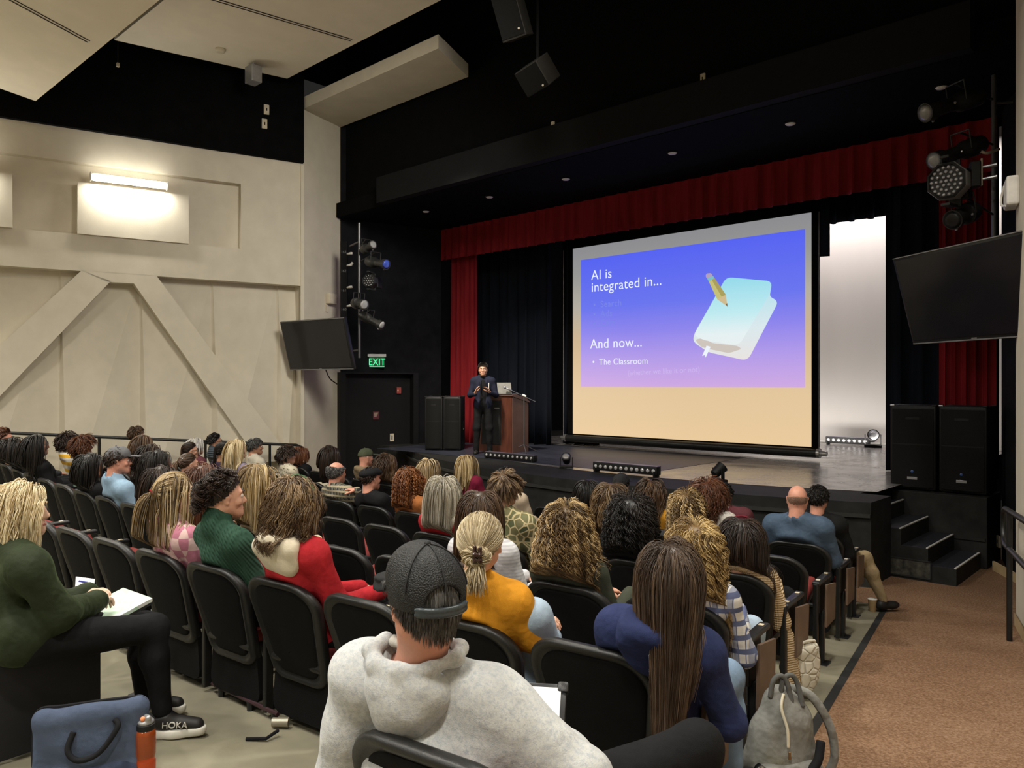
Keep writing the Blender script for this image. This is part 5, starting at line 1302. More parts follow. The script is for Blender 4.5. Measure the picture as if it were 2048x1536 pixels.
def add_eyes(root, H, A, s, brow=None):
    for k in (-1, 1):
        c = H + A @ (V3(k * .031, .0815, -.018) * s); b = BM(); bmesh.ops.create_uvsphere(b, u_segments=14, v_segments=9, radius=.0125 * s)
        e = obj('eye', b, m_eye_w, root, smooth=True, loc=c); b = BM(); bmesh.ops.create_uvsphere(b, u_segments=10, v_segments=7, radius=.0062 * s)
        i = obj('iris', b, m_iris, e, smooth=True, loc=A @ (V3(0, .0078, 0) * s))
        if brow:
            V, Q = fmesh([([('cap', H + A @ (V3(k * .016, .100, .006) * s), H + A @ (V3(k * .030, .098, .011) * s), .004, .0042), ('cap', H + A @ (V3(k * .030, .098, .011) * s), H + A @ (V3(k * .046, .086, .006) * s), .0042, .003)], 0, .002)], .0028, pad=.012); mesh_np('eyebrow', V, Q, brow, root)
    V, Q = fmesh([([('cap', H + A @ (V3(-.017, .0935, -.089) * s), H + A @ (V3(.017, .0935, -.089) * s), .0062, .0062), ('cap', H + A @ (V3(-.006, .099, -.0885) * s), H + A @ (V3(.006, .099, -.0885) * s), .0055, .0055)], 0, .003)], .003, pad=.012); mesh_np('lips', V, Q, m_lip, root)
def add_cap(root, H, A, s, m, style='ball', m2=None, h=.007, tilt=.06):
    A2 = A @ rotm(0, tilt, 0); P = lambda *v: H + A2 @ (np.array(v) * s)
    if style == 'flat':
        pr = [('ell', P(0, -.01, .045), np.array((.098, .12, .060)) * s, A2), ('ell', P(0, .07, .03), np.array((.08, .06, .03)) * s, A2)]
        V, Q = fmesh([(pr, 0, .03)], h, cuts=[(P(0, 0, .012), -A2[:, 2])]); return mesh_np('cap', V, Q, m, root)
    if style == 'beanie':
        V, Q = fmesh([([('ell', P(0, -.012, .01), np.array((.096, .118, .112)) * s, A2)], 0, .01)], h, cuts=[(P(0, 0, .004), -A2[:, 2])]); return mesh_np('beanie', V, Q, m, root)
    pr = [('ell', P(0, -.012, .012), np.array((.090, .112, .108)) * s, A2), ('ell', P(0, .045, .035), np.array((.078, .06, .07)) * s, A2)]
    V, Q = fmesh([(pr, 0, .03)], h, cuts=[(P(0, 0, .008), -A2[:, 2])]); c = mesh_np('cap', V, Q, m, root)
    br = [('ell', P(0, .135, .012), np.array((.074, .078, .007)) * s, A2 @ rotm(0, -.12, 0))]
    V, Q = fmesh([(br, 0, .01)], h * .6, cuts=[(P(0, .085, 0), -A2[:, 1])]); mesh_np('brim', V, Q, m2 or m, c)
    b = BM(); bmesh.ops.create_uvsphere(b, u_segments=10, v_segments=6, radius=.009 * s); obj('button', b, m, c, smooth=True, loc=P(0, -.012, .12))
    return c
PEOPLE = {}
def build_person(root, p, A, Z, spec, Hs, seat=False):
    """p pose, A head rotation, spec dict with skin, shirt, hair ..."""
    s = spec.get('s', 1.0); fem = spec.get('f', True); bulk = spec.get('bulk', 1.0 if fem else 1.08); seed = spec['seed']
    hf = .0055 if Z < 3.2 else .0075 if Z < 7 else .0095; ht = .012 if Z < 4.2 else .016 if Z < 7 else .022; hs = .0095 if Z < 3.2 else .013 if Z < 6 else .019
    H = p.H; sk = SK[spec.get('skin', 'fair')]
    hp, fine, sock = head_prims(H, A, s, fem)
    nk = [('cap', H + A @ (V3(0, -.030, -.06) * s), p.N + V3(0, -.005, -.02), .050 if fem else .058, .056 if fem else .066)]
    nks = [('cap', nk[0][1], p.N + p.ax * .045, nk[0][3], nk[0][3] + .004)]
    lo, hi = bounds(hp + fine + nk, .03); f = Field(lo, hi, hf)
    f.add(hp, 0, .035); f.add(nk, 0, .03); f.sub(sock, 0, .012); f.add(fine, 0, .008)
    parts = [f.mesh()]
    tp = torso_prims(p, s, fem, bulk); ap = {k: arm_prims(p, k, bulk) for k in (-1, 1)}
    lp = {k: leg_prims(p, k, bulk) for k in (-1, 1)}; fp = {k: foot_prims(p, k, getattr(p, 'toe', spec.get('toe', {})).get(k)) for k in (-1, 1)}
    parts.append(fmesh([(tp, -.014, .05), ([ap[-1][0], ap[1][0]], -.009, .03), ([ap[-1][1], ap[1][1]], -.004, .03), (lp[-1] + lp[1], -.004, .03), (fp[-1] + fp[1], -.018 if spec.get('noshoe') else -.006, .02)], ht, seat=seat, so=.03))
    hand_h = .0042 if Z < 4.2 else .006
    for k in (-1, 1):
        V, Q = hand_mesh(k * -1, spec.get('curl', {}).get(k, .55), hand_h); R = frame(np.array(p.hd[k], float), np.array(getattr(p, 'hu', {}).get(k, V3(0, 0, 1)), float))
        parts.append((p.Wr[k] + (V * (.92 if fem else 1.04)) @ R.T, Q))
    V, Q = join_np(parts); mesh_np('body', V, Q, sk, root)
    # clothes
    infl = spec.get('infl', .012); col = spec.get('collar', 'crew'); sh = spec['shirt']
    pk = [(tp, infl, .05), (ap[-1] + ap[1], infl + spec.get('sleeve', .004), .04)]
    if spec.get('short'): pk[1] = ([ap[k][0][:2] + (lerp(p.S[k], p.E[k], .62),) + ap[k][0][3:] for k in (-1, 1)], infl + .006, .04)
    Na = V3(*p.N); 
    if col == 'crew': pk.append((ring_caps(Na + V3(0, -.003, .012), .066, .062, .010, z=lambda a: -.022 * math.sin(a)), 0, .012))
    elif col == 'wide': pass
    elif col == 'turtle': pk.append(([('cap', Na + V3(0, -.01, -.03), lerp(Na, H + A @ V3(0, -.03, -.08), .75), .066, .066)], 0, .03)); pk.append((ring_caps(lerp(Na, H + A @ V3(0, -.03, -.08), .55), .064, .062, .014), 0, .012))
    elif col == 'shirt': pk.append((ring_caps(Na + V3(0, -.004, .022), .070, .068, .015, z=lambda a: -.03 * math.sin(a)), 0, .014))
    V, Q = fmesh(pk, hs, warp=fold_fn(seed, spec.get('fold', .0035)), subs=([(nks, .004, .006)] if col not in ('turtle',) else []), seat=seat)
    shn = mesh_np(spec.get('garment', 'shirt'), V, Q, sh, root)
    if col == 'hood':
        hm = spec.get('hoodmat', sh); B = np.array([p.rt, np.cross(p.ax, p.rt), p.ax]).T
        g = spec.get('hoodsize', 1.0)
        pr = ring_caps(Na + B @ V3(0, -.020, -.004), .094, .088, .026, A=B, z=lambda a: -.05 * math.sin(a), n=18)
        bag = [('cap', Na + B @ V3(-.085 * g, -.085, -.015), Na + B @ V3(.085 * g, -.085, -.015), .036, .036), ('ell', Na + B @ V3(0, -.098, -.055 * g), V3(.115 * g, .038, .070 * g), B), ('ell', Na + B @ V3(0, -.102, -.10 * g), V3(.07 * g, .032, .055 * g), B)]
        V, Q = fmesh([(pr, 0, .025), (bag, 0, .05)], min(hs, .010), warp=fold_fn(seed + 7, .004), subs=[([('cap', nk[0][1], p.N + V3(0, 0, .02), .052, .058)], .008, .01)]); mesh_np('hood', V, Q, hm, shn)
    if col == 'cowl':
        hm = spec.get('hoodmat', sh); B = np.array([p.rt, np.cross(p.ax, p.rt), p.ax]).T
        pr = ring_caps(Na + V3(0, -.006, .0), .098, .095, .034, z=lambda a: -.02 * math.sin(a), n=18); V, Q = fmesh([(pr, 0, .03)], hs, subs=[(nks, .01, .01)]); mesh_np('scarf', V, Q, hm, shn)
    if col == 'lapel' or spec.get('under'):
        V, Q = fmesh([(ring_caps(Na + V3(0, -.004, .02), .066, .064, .013, z=lambda a: -.03 * math.sin(a)), 0, .012)], hs * .8, subs=[(nks, .002, .004)]); mesh_np('shirt_collar', V, Q, spec.get('under', sh), shn)
    V, Q = fmesh([(lp[-1] + lp[1] + [tp[0]], .010, .04)], hs, warp=fold_fn(seed + 3, .003), pad=.04, seat=seat)
    mesh_np('trousers', V, Q, PANTS[spec.get('pants', 'black')], root)
    for k in () if spec.get('noshoe') else (-1, 1):
        V, Q = fmesh([(fp[k], .006, .02)], .009 if Z < 4 else .014, cuts=[(p.A[k] + V3(0, 0, .0), (0, 0, 1))]); mesh_np('shoe', V, Q, spec.get('shoe_m', m_shoe), root)
    # head dressing
    if spec.get('hair'):
        st = dict(spec['style']); B2 = lerp(p.N, p.C, .5)
        cols = [(H + A @ (V3(0, -.03, -.07) * s), p.N, .056, .064), (p.S[-1], p.S[1], .078, .078), (p.N, p.C, .085, .13), (p.C, p.W, .135, .125), (p.S[-1], p.E[-1], .066, .055), (p.S[1], p.E[1], .066, .055),
                (p.C + p.rt * .06, p.N + p.rt * .10 - p.ax * .07, .11, .07), (p.C - p.rt * .06, p.N - p.rt * .10 - p.ax * .07, .11, .07)]
        if col == 'hood':
            g = spec.get('hoodsize', 1.0); B = np.array([p.rt, np.cross(p.ax, p.rt), p.ax]).T
            cols += [(Na + B @ V3(-.09 * g, -.085, -.02), Na + B @ V3(.09 * g, -.085, -.02), .052, .052), (Na + B @ V3(-.06 * g, -.092, -.06 * g), Na + B @ V3(.06 * g, -.092, -.06 * g), .056, .056), (Na + B @ V3(0, -.098, -.06), Na + B @ V3(0, -.098, -.12 * g), .058, .05)]
        grow(H, A, s, st, Z, seed, cols, HM[spec['hair']], root, seat=seat)
        if 'style2' in spec: grow(H, A, s, dict(spec['style2']), Z, seed + 50, cols, HM[spec.get('hair2', spec['hair'])], root, spec.get('hair2_name', 'ponytail'), seat=seat)
    if spec.get('face'): add_eyes(root, H, A, s, HM.get(spec.get('hair') or 'dark'))
    if spec.get('glasses'): add_glasses(root, H, A, s, m_goldf if spec['glasses'] == 'gold' else m_frame)
    if spec.get('cap'): add_cap(root, H, A, s, spec['cap'], spec.get('capstyle', 'ball'), spec.get('brim'), h=.005 if Z < 3 else .009, tilt=spec.get('captilt', .06))
    if spec.get('extra'): spec['extra'](root, p, A, s)
def seated(key, px, py, row, h, label, Z=None, dy=0., n=None, top=.112, group=None, hips=None, **spec):
    """person whose head top stands at the given height above their own seat; row = row index, h = head direction in degrees right of the camera axis"""
    s = spec.get('s', 1.0); r = RROW[row] - .12 - dy
    rr = ray(px, py)
    if Z is None:
        d = Vector((rr.x, rr.y)); c = Vector((RCX, RCY)); a = d.dot(d); b = -2 * d.dot(c); cc = c.dot(c) - r * r; Z = (-b - math.sqrt(max(0, b * b - 4 * a * cc))) / (2 * a)
    T = CAM + rr * Z; Hw = Vector((T.x, T.y, T.z - top * s))
    cand = [(math.hypot(v[0] - Hw.x, v[1] - Hw.y - .0), kk) for kk, v in SEATS.items() if kk[0] == row and kk not in PEOPLE and (n is None or kk[1] == n)]
    cand = cand or [(9, next(iter(SEATS)))]; dist, kk = min(cand); x, y, z, th = SEATS[kk]; PEOPLE[kk] = key
    if dist > .45:                                  # no seat modelled there: sit where the photo shows the person
        th = math.atan2(-(RCX - Hw.x), RCY - Hw.y); x, y = Hw.x - .18 * math.sin(th) * 1, Hw.y + .18 * math.cos(th); z = floor_at(x, y); PEOPLE.pop(kk, None)
    root = thing('person', label, 'person', (x, y, z), th, group)
    M = Matrix.Rotation(-th, 3, 'Z'); Hl = np.array(M @ (Hw - Vector((x, y, z))))
    if h is None: fa = math.atan2(-(-9.2 - Hw.x), 12.6 - Hw.y)
    else: fa = math.radians(43.07 - h)
    yaw = fa - th; A = rotm(yaw, math.radians(spec.get('pitch', 0)), math.radians(spec.get('roll', 0)))
    p = sit_pose(Hl, spec.get('twist', .25 * yaw), spec.get('f', True), s, hips=hips or (max(-.12, min(.12, Hl[0] * .45)), .03), arms=spec.get('arms', 'lap'), sh=spec.get('sh'), shoulder_drop=spec.get('drop', 0), seat=.50)
    if spec.get('pose'): spec['pose'](p, root)
    spec['seed'] = sum(map(ord, key)) * 7 + px
    build_person(root, p, A, Z, spec, s, seat=spec.get('lean_back', True))
    PEOPLE[key] = (root, p, A, Z); return root
# ------------------------------------------------------------------ hair styles
LONG = dict(L=.46, T=.020, N=1700, part='centre', g=.4, contrast=.35)
LONGW = dict(L=.46, T=.026, N=1600, part='centre', g=.35, wave=(.012, .13), contrast=.4, ombre=.3)
MED = dict(L=.30, T=.022, N=1500, part='centre', g=.4, contrast=.35)
BOB = dict(L=.24, T=.03, N=1500, part='centre', g=.35, contrast=.25, clump=.3)
BUSH = dict(L=.20, T=.05, N=1500, part='crown', g=.15, mess=.2, wave=(.008, .05), contrast=.25, clump=.3)
CURLY = dict(L=.42, T=.055, N=1500, part='crown', g=.30, lift=.45, curl=(.010, .05), contrast=.42, mess=.10, clump=.8, lock=10, S=44, r=.0012, flare=.03)
SHORT = dict(L=.055, T=.012, N=2200, part='fwd', g=.1, contrast=.3, clump=.3, lift=.15, S=9)
SHORTB = dict(L=.07, T=.016, N=2200, part='back', g=.1, contrast=.35, clump=.5, lift=.2, S=9, nape=-.05)
BUNH = dict(L=.22, T=.012, N=1700, part='tie', tie=(0, -.118, -.012), g=.9, contrast=.35, clump=.3, tail=(0, -.1, 0), lift=.1, S=22, tie_r=.03)
PONY = dict(L=.48, T=.012, N=1500, part='tie', tie=(0, -.118, .02), g=.35, contrast=.4, clump=.4, tail=(0, -.35, 0), lift=.1, S=26)
def mod(b, **k): d = dict(b); d.update(k); return d
C = lambda n, c, **k: cloth('cloth_' + n, c, **k)
black_top = C('black', (.008, .008, .009)); dark_grey = C('charcoal', (.03, .03, .032))
def clip_on(pos, size=.03, m=None, name='hair_clip'):
    def f(root, p, A, s):
        c = p.H + A @ V3(*pos); V, Q = fmesh([([('cap', c + A @ V3(-size, 0, 0), c + A @ V3(size, 0, 0), .008, .008), ('cap', c + A @ V3(-size * .6, -.01, .012), c + A @ V3(size * .6, -.01, .012), .006, .006)], 0, .006)], .005, pad=.02); mesh_np(name, V, Q, m or m_hairclip, root)
    return f
def headband(m, r=.009, y=.0, z=.0, name='headband'):
    def f(root, p, A, s):
        pr = [('cap', p.H + A @ (V3(.108 * math.cos(a), y - .25 * .1 * 0, .118 * math.sin(a) + z) * s), p.H + A @ (V3(.108 * math.cos(b), y, .118 * math.sin(b) + z) * s), r, r) for a, b in zip(np.linspace(.2, PI - .2, 13), np.linspace(.2, PI - .2, 13)[1:])]
        V, Q = fmesh([(pr, 0, .004)], .006, pad=.02); mesh_np(name, V, Q, m, root)
    return f
# ------------------------------------------------------------------ the audience, far rows first
P = seated
P('edge', 8, 857, 5, 62, 'person with short hair at the left photo edge, left of two dark-haired sitters', Z=10.0, f=False, skin='pink', hair='ginger', style=SHORTB, shirt=dark_grey, face=True)
P('blk1', 27, 872, 5, 55, 'person with long black hair nearest the left edge in a dark top', Z=9.4, skin='tan', hair='black', style=LONG, shirt=black_top, face=True)
P('blk2', 76, 867, 5, 52, 'person in loose black top with glasses, third from the left edge', Z=8.9, skin='tan', hair='black', style=mod(LONG, T=.028), shirt=C('black_cardigan', (.007, .007, .008)), glasses=True, face=True, bulk=1.2)
P('yel', 137, 864, 4, 50, 'person in white and yellow top half hidden by a bushy bob', Z=10.8, skin='tan', hair='dark', style=mod(BUSH, L=.11, T=.035), shirt=C('white_yellow', (.62, .58, .5), pat='stripe', c2=(.62, .35, .03), sc=3), top=.125)
P('bob', 167, 867, 4, 48, 'person with bushy brown bob and bare neck near the left side', Z=10.4, skin='tan', hair='ginger', style=mod(BUSH, L=.13, T=.04, mess=.12), shirt=C('bareback', (.03, .028, .026)), collar='wide', top=.15)
P('tall', 274, 852, 3, 55, 'person in grey blue shirt whose head rises highest before the side wall', Z=12.0, f=False, skin='fair', hair='brown', style=SHORT, shirt=C('greyblue', (.14, .16, .19)), face=True)
P('brn', 287, 868, 4, 50, 'person with long brown hair below the tallest head by the wall', Z=10.6, hair='brown', style=LONG, shirt=C('brown_top', (.06, .05, .045)), face=True)
P('cream1', 303, 887, 4, 45, 'person in cream blouse with dark wavy hair behind the grey cap wearer', hair='dark', style=LONGW, shirt=C('cream', (.55, .48, .38)), skin='tan', face=True)
P('blk3', 318, 898, 5, 50, 'person with straight black hair right of the cream blouse', hair='black', style=LONG, shirt=black_top, skin='tan')
P('bobblk', 184, 905, 5, 44, 'person with straight black bob next to the pale green cup', hair='black', style=mod(MED, L=.36, T=.03), shirt=black_top, skin='tan')
m_greycap = C('grey_cap', (.11, .11, .115), fold=.05)
P('cap1', 237, 889, 5, 66, 'person in light blue polo shirt and grey baseball cap', f=False, skin='pink', hair='dark', style=mod(SHORT, L=.03), shirt=C('blue_polo', (.21, .31, .41), fold=.3), collar='shirt', cap=m_greycap, short=True, face=True, top=.135, bulk=1.15)
P('white', 393, 876, 2, 55, 'person with white hair behind the dark-haired glasses wearer', Z=12, hair='white', style=BOB, shirt=C('wine', (.12, .04, .05)))
P('gls', 381, 883, 3, 62, 'person with dark bun and glasses in front of the white-haired sitter', hair='dark', style=mod(BUNH, L=.2), shirt=dark_grey, glasses=True, face=True, skin='fair')
P('clip', 378, 905, 4, 50, 'person with brown hair held by a silver clip', hair='brown', style=mod(PONY, L=.36), shirt=C('tan_top', (.2, .15, .11)), extra=clip_on((0.03, -.09, .05), .03, m_silver))
P('puff', 431, 867, 2, 60, 'person in blue grey puffer jacket and glasses by the side wall', f=False, skin='tan', hair='black', style=mod(SHORTB, L=.06), shirt=C('puffer', (.06, .075, .09), pat='puffer', sc=9, rough=.5), glasses=True, face=True, garment='jacket', collar='turtle', bulk=1.15)
P('purp', 448, 883, 3, 55, 'person in dark purple jacket left of the long blonde hair', hair='black', style=mod(BUNH, L=.18), shirt=C('plum', (.05, .035, .055)), skin='tan')
P('blnd', 476, 878, 3, 50, 'person in lavender top with long straight pale hair by the side wall', hair='paleblonde', style=mod(LONG, L=.36, T=.026), shirt=C('lavender', (.22, .18, .24)), face=True)
P('tan', 511, 876, 2, 68, 'person in cream jacket with dark grey hair facing the stage', f=False, skin='tan', hair='greydark', style=SHORT, shirt=C('cream_jacket', (.46, .42, .34)), garment='jacket', collar='shirt', face=True, bulk=1.15)
P('flor', 575, 893, 2, 66, 'person in cream flowered blouse with short brown hair by the rail', hair='dark', style=mod(BUSH, L=.10, T=.03), shirt=C('floral', (.55, .5, .38), pat='floral', c2=(.12, .11, .06), sc=26), face=True)
P('down', 602, 894, 1, 40, 'person in dark jacket with head bowed beside the rail end', hair='ginger', style=mod(MED, L=.22), shirt=black_top, pitch=-38, face=True, skin='pink')
P('dkst', 661, 890, 1, 52, 'person with long straight dark hair before the black vestibule', hair='dark', style=LONG, shirt=black_top, face=True)
P('olive', 732, 894, 1, 55, 'person in tan hooded sweatshirt and olive green cap', f=False, skin='pink', hair=None, shirt=C('tan_hoodie', (.22, .165, .10)), collar='hood', cap=C('olive_cap', (.065, .075, .045), fold=.05), top=.135, face=True)
P('wav2', 776, 906, 1, 48, 'person with long wavy brown hair beside the olive cap wearer', hair='brown', style=LONGW, shirt=dark_grey)
P('plaidm', 674, 921, 3, 40, 'person in grey plaid shirt with one hand on the shoulder', f=False, skin='pink', hair='greydark', style=mod(SHORT, ring=.42, L=.03, nocap=True, N=6000), shirt=C('grey_plaid', (.035, .037, .035), pat='plaid', c2=(.10, .095, .08), sc=7, c3=(.30, .26, .17)), collar='shirt', bulk=1.2,
  pose=lambda p, r: (p.E.__setitem__(1, p.S[1] + V3(.16, .16, -.12)), p.Wr.__setitem__(1, p.S[1] + V3(.12, .03, .045)), p.hd.__setitem__(1, V3(-.9, -.5, .1))))
P('flat', 742, 930, 3, 48, 'person in black t-shirt wearing a black flat cap', f=False, skin='pink', hair='dark', style=mod(SHORT, L=.025), shirt=black_top, cap=C('black_flat_cap', (.010, .010, .011), sheen=.1), capstyle='flat', bulk=1.12, top=.125, captilt=.15)
P('redc', 818, 933, 3, 42, 'person in rust top with long curly red hair and glasses', hair='red', style=mod(CURLY, L=.40, T=.035, curl=(.006, .045), N=1700), shirt=C('rust', (.28, .10, .03)), glasses=True, face=True, extra=clip_on((0, -.04, .105), .025, m_silver), top=.13)
P('blgr', 858, 917, 2, 30, 'person in grey top with straight pale hair close to the stage', hair='streak', style=MED, shirt=C('mid_grey', (.16, .16, .155)))
P('maroon', 935, 909, 1, 46, 'person in maroon and dark jacket with blonde hair closest to the stage lip', hair='blonde', style=mod(MED, L=.34, contrast=.5), shirt=C('maroon', (.16, .012, .035)), garment='jacket')
P('greyl', 887, 949, 4, 12, 'person in red sweater with grey blonde hair past the shoulders', hair='grey', style=mod(MED, L=.40, T=.032, N=2000), shirt=C('red_sweater', (.32, .016, .022)), top=.125)
P('ruff', 962, 979, 5, 16, 'person in white ruffled blouse with straight dark hair', hair='brown', style=mod(LONG, L=.44), shirt=C('white_ruffle', (.62, .62, .63), pat='stripe', c2=(.5, .5, .53), sc=16, fold=.5), bulk=1.1, fold=.006)
P('front', 1012, 933, 2, 30, 'person in beige jacket mostly hidden behind the camouflage shirt', f=False, hair='black', style=SHORT, shirt=C('beige', (.42, .34, .25)), bulk=1.15)
P('camo', 1012, 941, 4, 32, 'person in green camouflage patterned shirt with short brown hair', f=False, skin='fair', hair='ltbrown', style=mod(SHORTB, L=.085, T=.02, part='crown'), shirt=C('camouflage', (.10, .115, .06), pat='camo', c2=(.50, .42, .24), sc=17, c3=(.17, .155, .08)), collar='shirt', bulk=1.18, top=.12)
P('dkb', 327, 930, 5, 50, 'person with long dark hair behind the pink checked sweater', Z=5.9, hair='dark', style=mod(LONG, T=.025), shirt=dark_grey)
P('brb', 412, 929, 5, 48, 'person with long reddish brown hair behind the green cable sweater', Z=5.25, hair='ginger', style=mod(LONG, T=.035, L=.5), shirt=dark_grey)
P('creamb', 518, 926, 5, 40, 'person in cream blouse with long straight blonde hair', hair='blonde', style=mod(LONG, L=.44, T=.022, contrast=.5), shirt=C('cream2', (.52, .43, .29)))
P('st1', 1175, 957, 2, 14, 'person with straight black hair below the LED light bar', hair='black', style=mod(MED, L=.34, T=.016), shirt=black_top)
P('cap3', 1242, 945, 1, 30, 'person in dark cap almost hidden below the LED light bar', f=False, hair='black', style=mod(SHORT, L=.02), shirt=black_top, cap=C('dark_cap', (.02, .021, .023), fold=.05), top=.125)
P('wavb', 1222, 965, 3, 16, 'person with long wavy light brown hair and dark top right of straight black hair', hair='ltbrown', style=mod(LONGW, L=.44, ombre=.5, contrast=.45), shirt=C('brown_blouse', (.10, .07, .055)))
P('must2', 1302, 958, 2, 26, 'person in mustard top with wavy brown hair near the stage', hair='brown', style=mod(LONGW, L=.32, T=.028), shirt=C('mustard_far', (.42, .20, .02)))
P('blkcurl', 1263, 988, 4, 14, 'person in black with a big mass of black curls', hair='black', style=mod(CURLY, L=.42, T=.07, curl=(.010, .06)), shirt=black_top, top=.140)
P('curl3', 1375, 977, 3, 18, 'person with tight bronze curls behind the golden curls', hair='curlb', style=mod(CURLY, L=.36, T=.055, curl=(.009, .04)), shirt=dark_grey, top=.145)
P('updo', 1417, 961, 2, 26, 'person with curly hair gathered high beside the maroon blazer', hair='ginger', style=mod(BUSH, L=.22, T=.035), shirt=C('white_blouse', (.55, .52, .48)))
P('blazer', 1447, 964, 1, 38, 'person in maroon blazer with white collar near the stage', f=False, skin='tan', hair='black', style=mod(SHORT, L=.035), shirt=C('maroon_blazer', (.10, .03, .036)), garment='jacket', under=C('white_collar', (.62, .6, .58)), collar='lapel', bulk=1.1)
P('aisleblk', 1637, 969, 1, 40, 'person in black jacket and khaki trousers at the end of the second row', n=0, f=False, skin='pink', hair='black', style=mod(SHORT, L=.03), shirt=C('black_jacket', (.010, .010, .010)), garment='jacket', pants='khaki', bulk=1.25, face=True,
  pose=lambda p, r: (p.K.__setitem__(1, p.K[1] + V3(.20, -.06, -.02)), p.A.__setitem__(1, p.A[1] + V3(.34, -.02, 0)), p.A.__setitem__(-1, p.A[-1] + V3(.1, .05, 0))), toe={1: (.6, .8, 0)})
P('bald', 1595, 970, 2, 20, 'person in blue shirt at the end of the third row', n=0, f=False, skin='pink', hair='stubble', style=mod(SHORT, ring=.02, L=.007, N=3600, T=.001, nocap=True, rfix=.0009, hl=.2), shirt=C('steel_blue', (.055, .085, .13), fold=.45, rough=.7), collar='wide', bulk=1.35, top=.098, sh=.20)
P('beige', 1483, 1034, 4, 14, 'person in beige waffle sweater with long black hair at the aisle', n=0, hair='dark', style=mod(LONG, L=.48, T=.026, ombre=.35), shirt=C('waffle', (.50, .37, .22), pat='knit', sc=22), extra=headband(C('wine_band', (.12, .01, .02)), .007, .02, .0), top=.116)
P('plaidw', 1390, 1033, 5, 12, 'person in white and blue plaid shirt with golden curls', n=0, hair='goldcurl', style=mod(CURLY, L=.42, T=.035, curl=(.011, .07), N=1600, flare=.03), shirt=C('blue_plaid', (.60, .59, .57), pat='plaid', c2=(.30, .32, .40), sc=5, c3=(.10, .12, .22), fold=.5), pants='lightjeans', top=.14, bulk=1.05)
P('curlbig', 1135, 1000, 5, 10, 'person in dark green top with a big mane of light brown curls', hair='curlb', style=mod(CURLY, L=.35, T=.05, curl=(.010, .055), N=2400, flare=.07), shirt=C('dark_moss', (.045, .05, .035)), top=.142)
P('pink', 352, 937, 6, 58, 'person in pink checked sweater with a blonde ponytail', hair='streak', style=mod(PONY, L=.50, tie=(0, -.112, -.01), tail=(0, -.9, .2), contrast=.5), style2=mod(LONG, L=.36, T=.006, N=700, hl=-.9, part='centre', nape=.1), hair2_name='loose_hair', shirt=C('pink_check', (.42, .16, .22), pat='check', c2=(.60, .42, .40), sc=14, sheen=.6), glasses='gold', face=True, top=.122, extra=clip_on((0, -.128, -.01), .018, C('red_scrunchie', (.25, .03, .03))))
P('green', 449, 935, 6, 58, 'person in dark green cable knit sweater with curly hair pinned up', hair='dark', style=mod(BUSH, L=.165, T=.03, part='tie', tie=(0, -.085, .075), tie_r=.05, g=.6, curl=(.017, .06), tail=(0, -.3, .3), N=1900, clump=.7), shirt=C('green_cable', (.022, .055, .036), pat='cable', sc=9, sheen=.4), collar='turtle', garment='sweater', face=True, top=.140, bulk=1.1)
P('redh', 588, 948, 6, 26, 'person in red hoodie with cream hood and green headband', hair='ltbrown', style=mod(LONGW, L=.245, T=.034, wave=(.014, .10), N=2000, ombre=-.25, contrast=.45), shirt=C('red_hoodie', (.33, .016, .022), fold=.5), hoodmat=C('cream_hood', (.60, .54, .42)), collar='hood', hoodsize=1.28, garment='hoodie', bulk=1.12, top=.134, extra=headband(C('green_band', (.02, .10, .03), rough=.4), .006, .03, .008))
# ------------------------------------------------------------------ the nearest people
def local(root, w):
    M = root.matrix_basis.inverted(); return np.array(M @ Vector(w))
def LP(root, px, py, Z): return local(root, at_depth(px, py, Z))
def knot(pos, rad=.034, tail=.11, n=90, clip=True):
    def f(root, p, A, s):
        rg = np.random.default_rng(5); c = p.H + A @ (V3(*pos) * s); S = 26; t = np.linspace(0, 1, S)
        a0 = rg.random(n) * 2 * PI; r1 = rad * (.75 + .35 * rg.random(n)); r2 = .016 * rg.random(n) + .003; ph = rg.random(n) * 2 * PI; sw = (1.6 + rg.random(n)) * PI
        an = a0[:, None] + sw[:, None] * t[None]; rr = r1[:, None] + r2[:, None] * np.cos(3 * an + ph[:, None])
        L = np.stack([rr * np.cos(an) * 1.25, -.012 + r2[:, None] * np.sin(3 * an + ph[:, None]) - .004, rr * np.sin(an) * .85], -1); P1 = c + (L * s) @ A.T
        m = n // 2; d = np.stack([(rg.random(m) - .5) * .08, -.02 - .02 * rg.random(m), -.0 * rg.random(m)], -1); b0 = np.stack([(rg.random(m) - .5) * .05, -.02 + 0 * rg.random(m), -.01 - .02 * rg.random(m)], -1)
        ln = tail * (.6 + .5 * rg.random(m)); L2 = b0[:, None] + d[:, None] * t[None, :, None] * 1.2 + np.stack([0 * ln[:, None] * t, .012 * np.sin(5 * t)[None] * np.ones((m, 1)), -ln[:, None] * t ** 1.3], -1); P2 = c + (L2 * s) @ A.T
        P_ = np.concatenate([P1, P2]); N = len(P_); tone = np.clip(.5 + .3 * rg.normal(size=N), 0, 1)[:, None] + 0 * t[None]
        ribbons(P_, np.full(N, .0024), tone, HM['ash'], root, 'hair_knot')
        if clip:
            q = c + A @ V3(.012, -.035, .012)
            V, Q = fmesh([([('cap', q + A @ V3(-.010, -.008, .03), q + A @ V3(-.012, .0, -.03), .008, .008), ('cap', q + A @ V3(.012, -.008, .026), q + A @ V3(.010, .0, -.03), .008, .008), ('cap', q + A @ V3(-.012, -.014, .0), q + A @ V3(.012, -.014, 0), .007, .007), ('cap', q + A @ V3(-.012, -.004, -.022), q + A @ V3(.012, -.004, -.022), .006, .006)], 0, .006)], .0035, pad=.02)
            mesh_np('hair_clip', V, Q, m_hairclip, root)
    return f
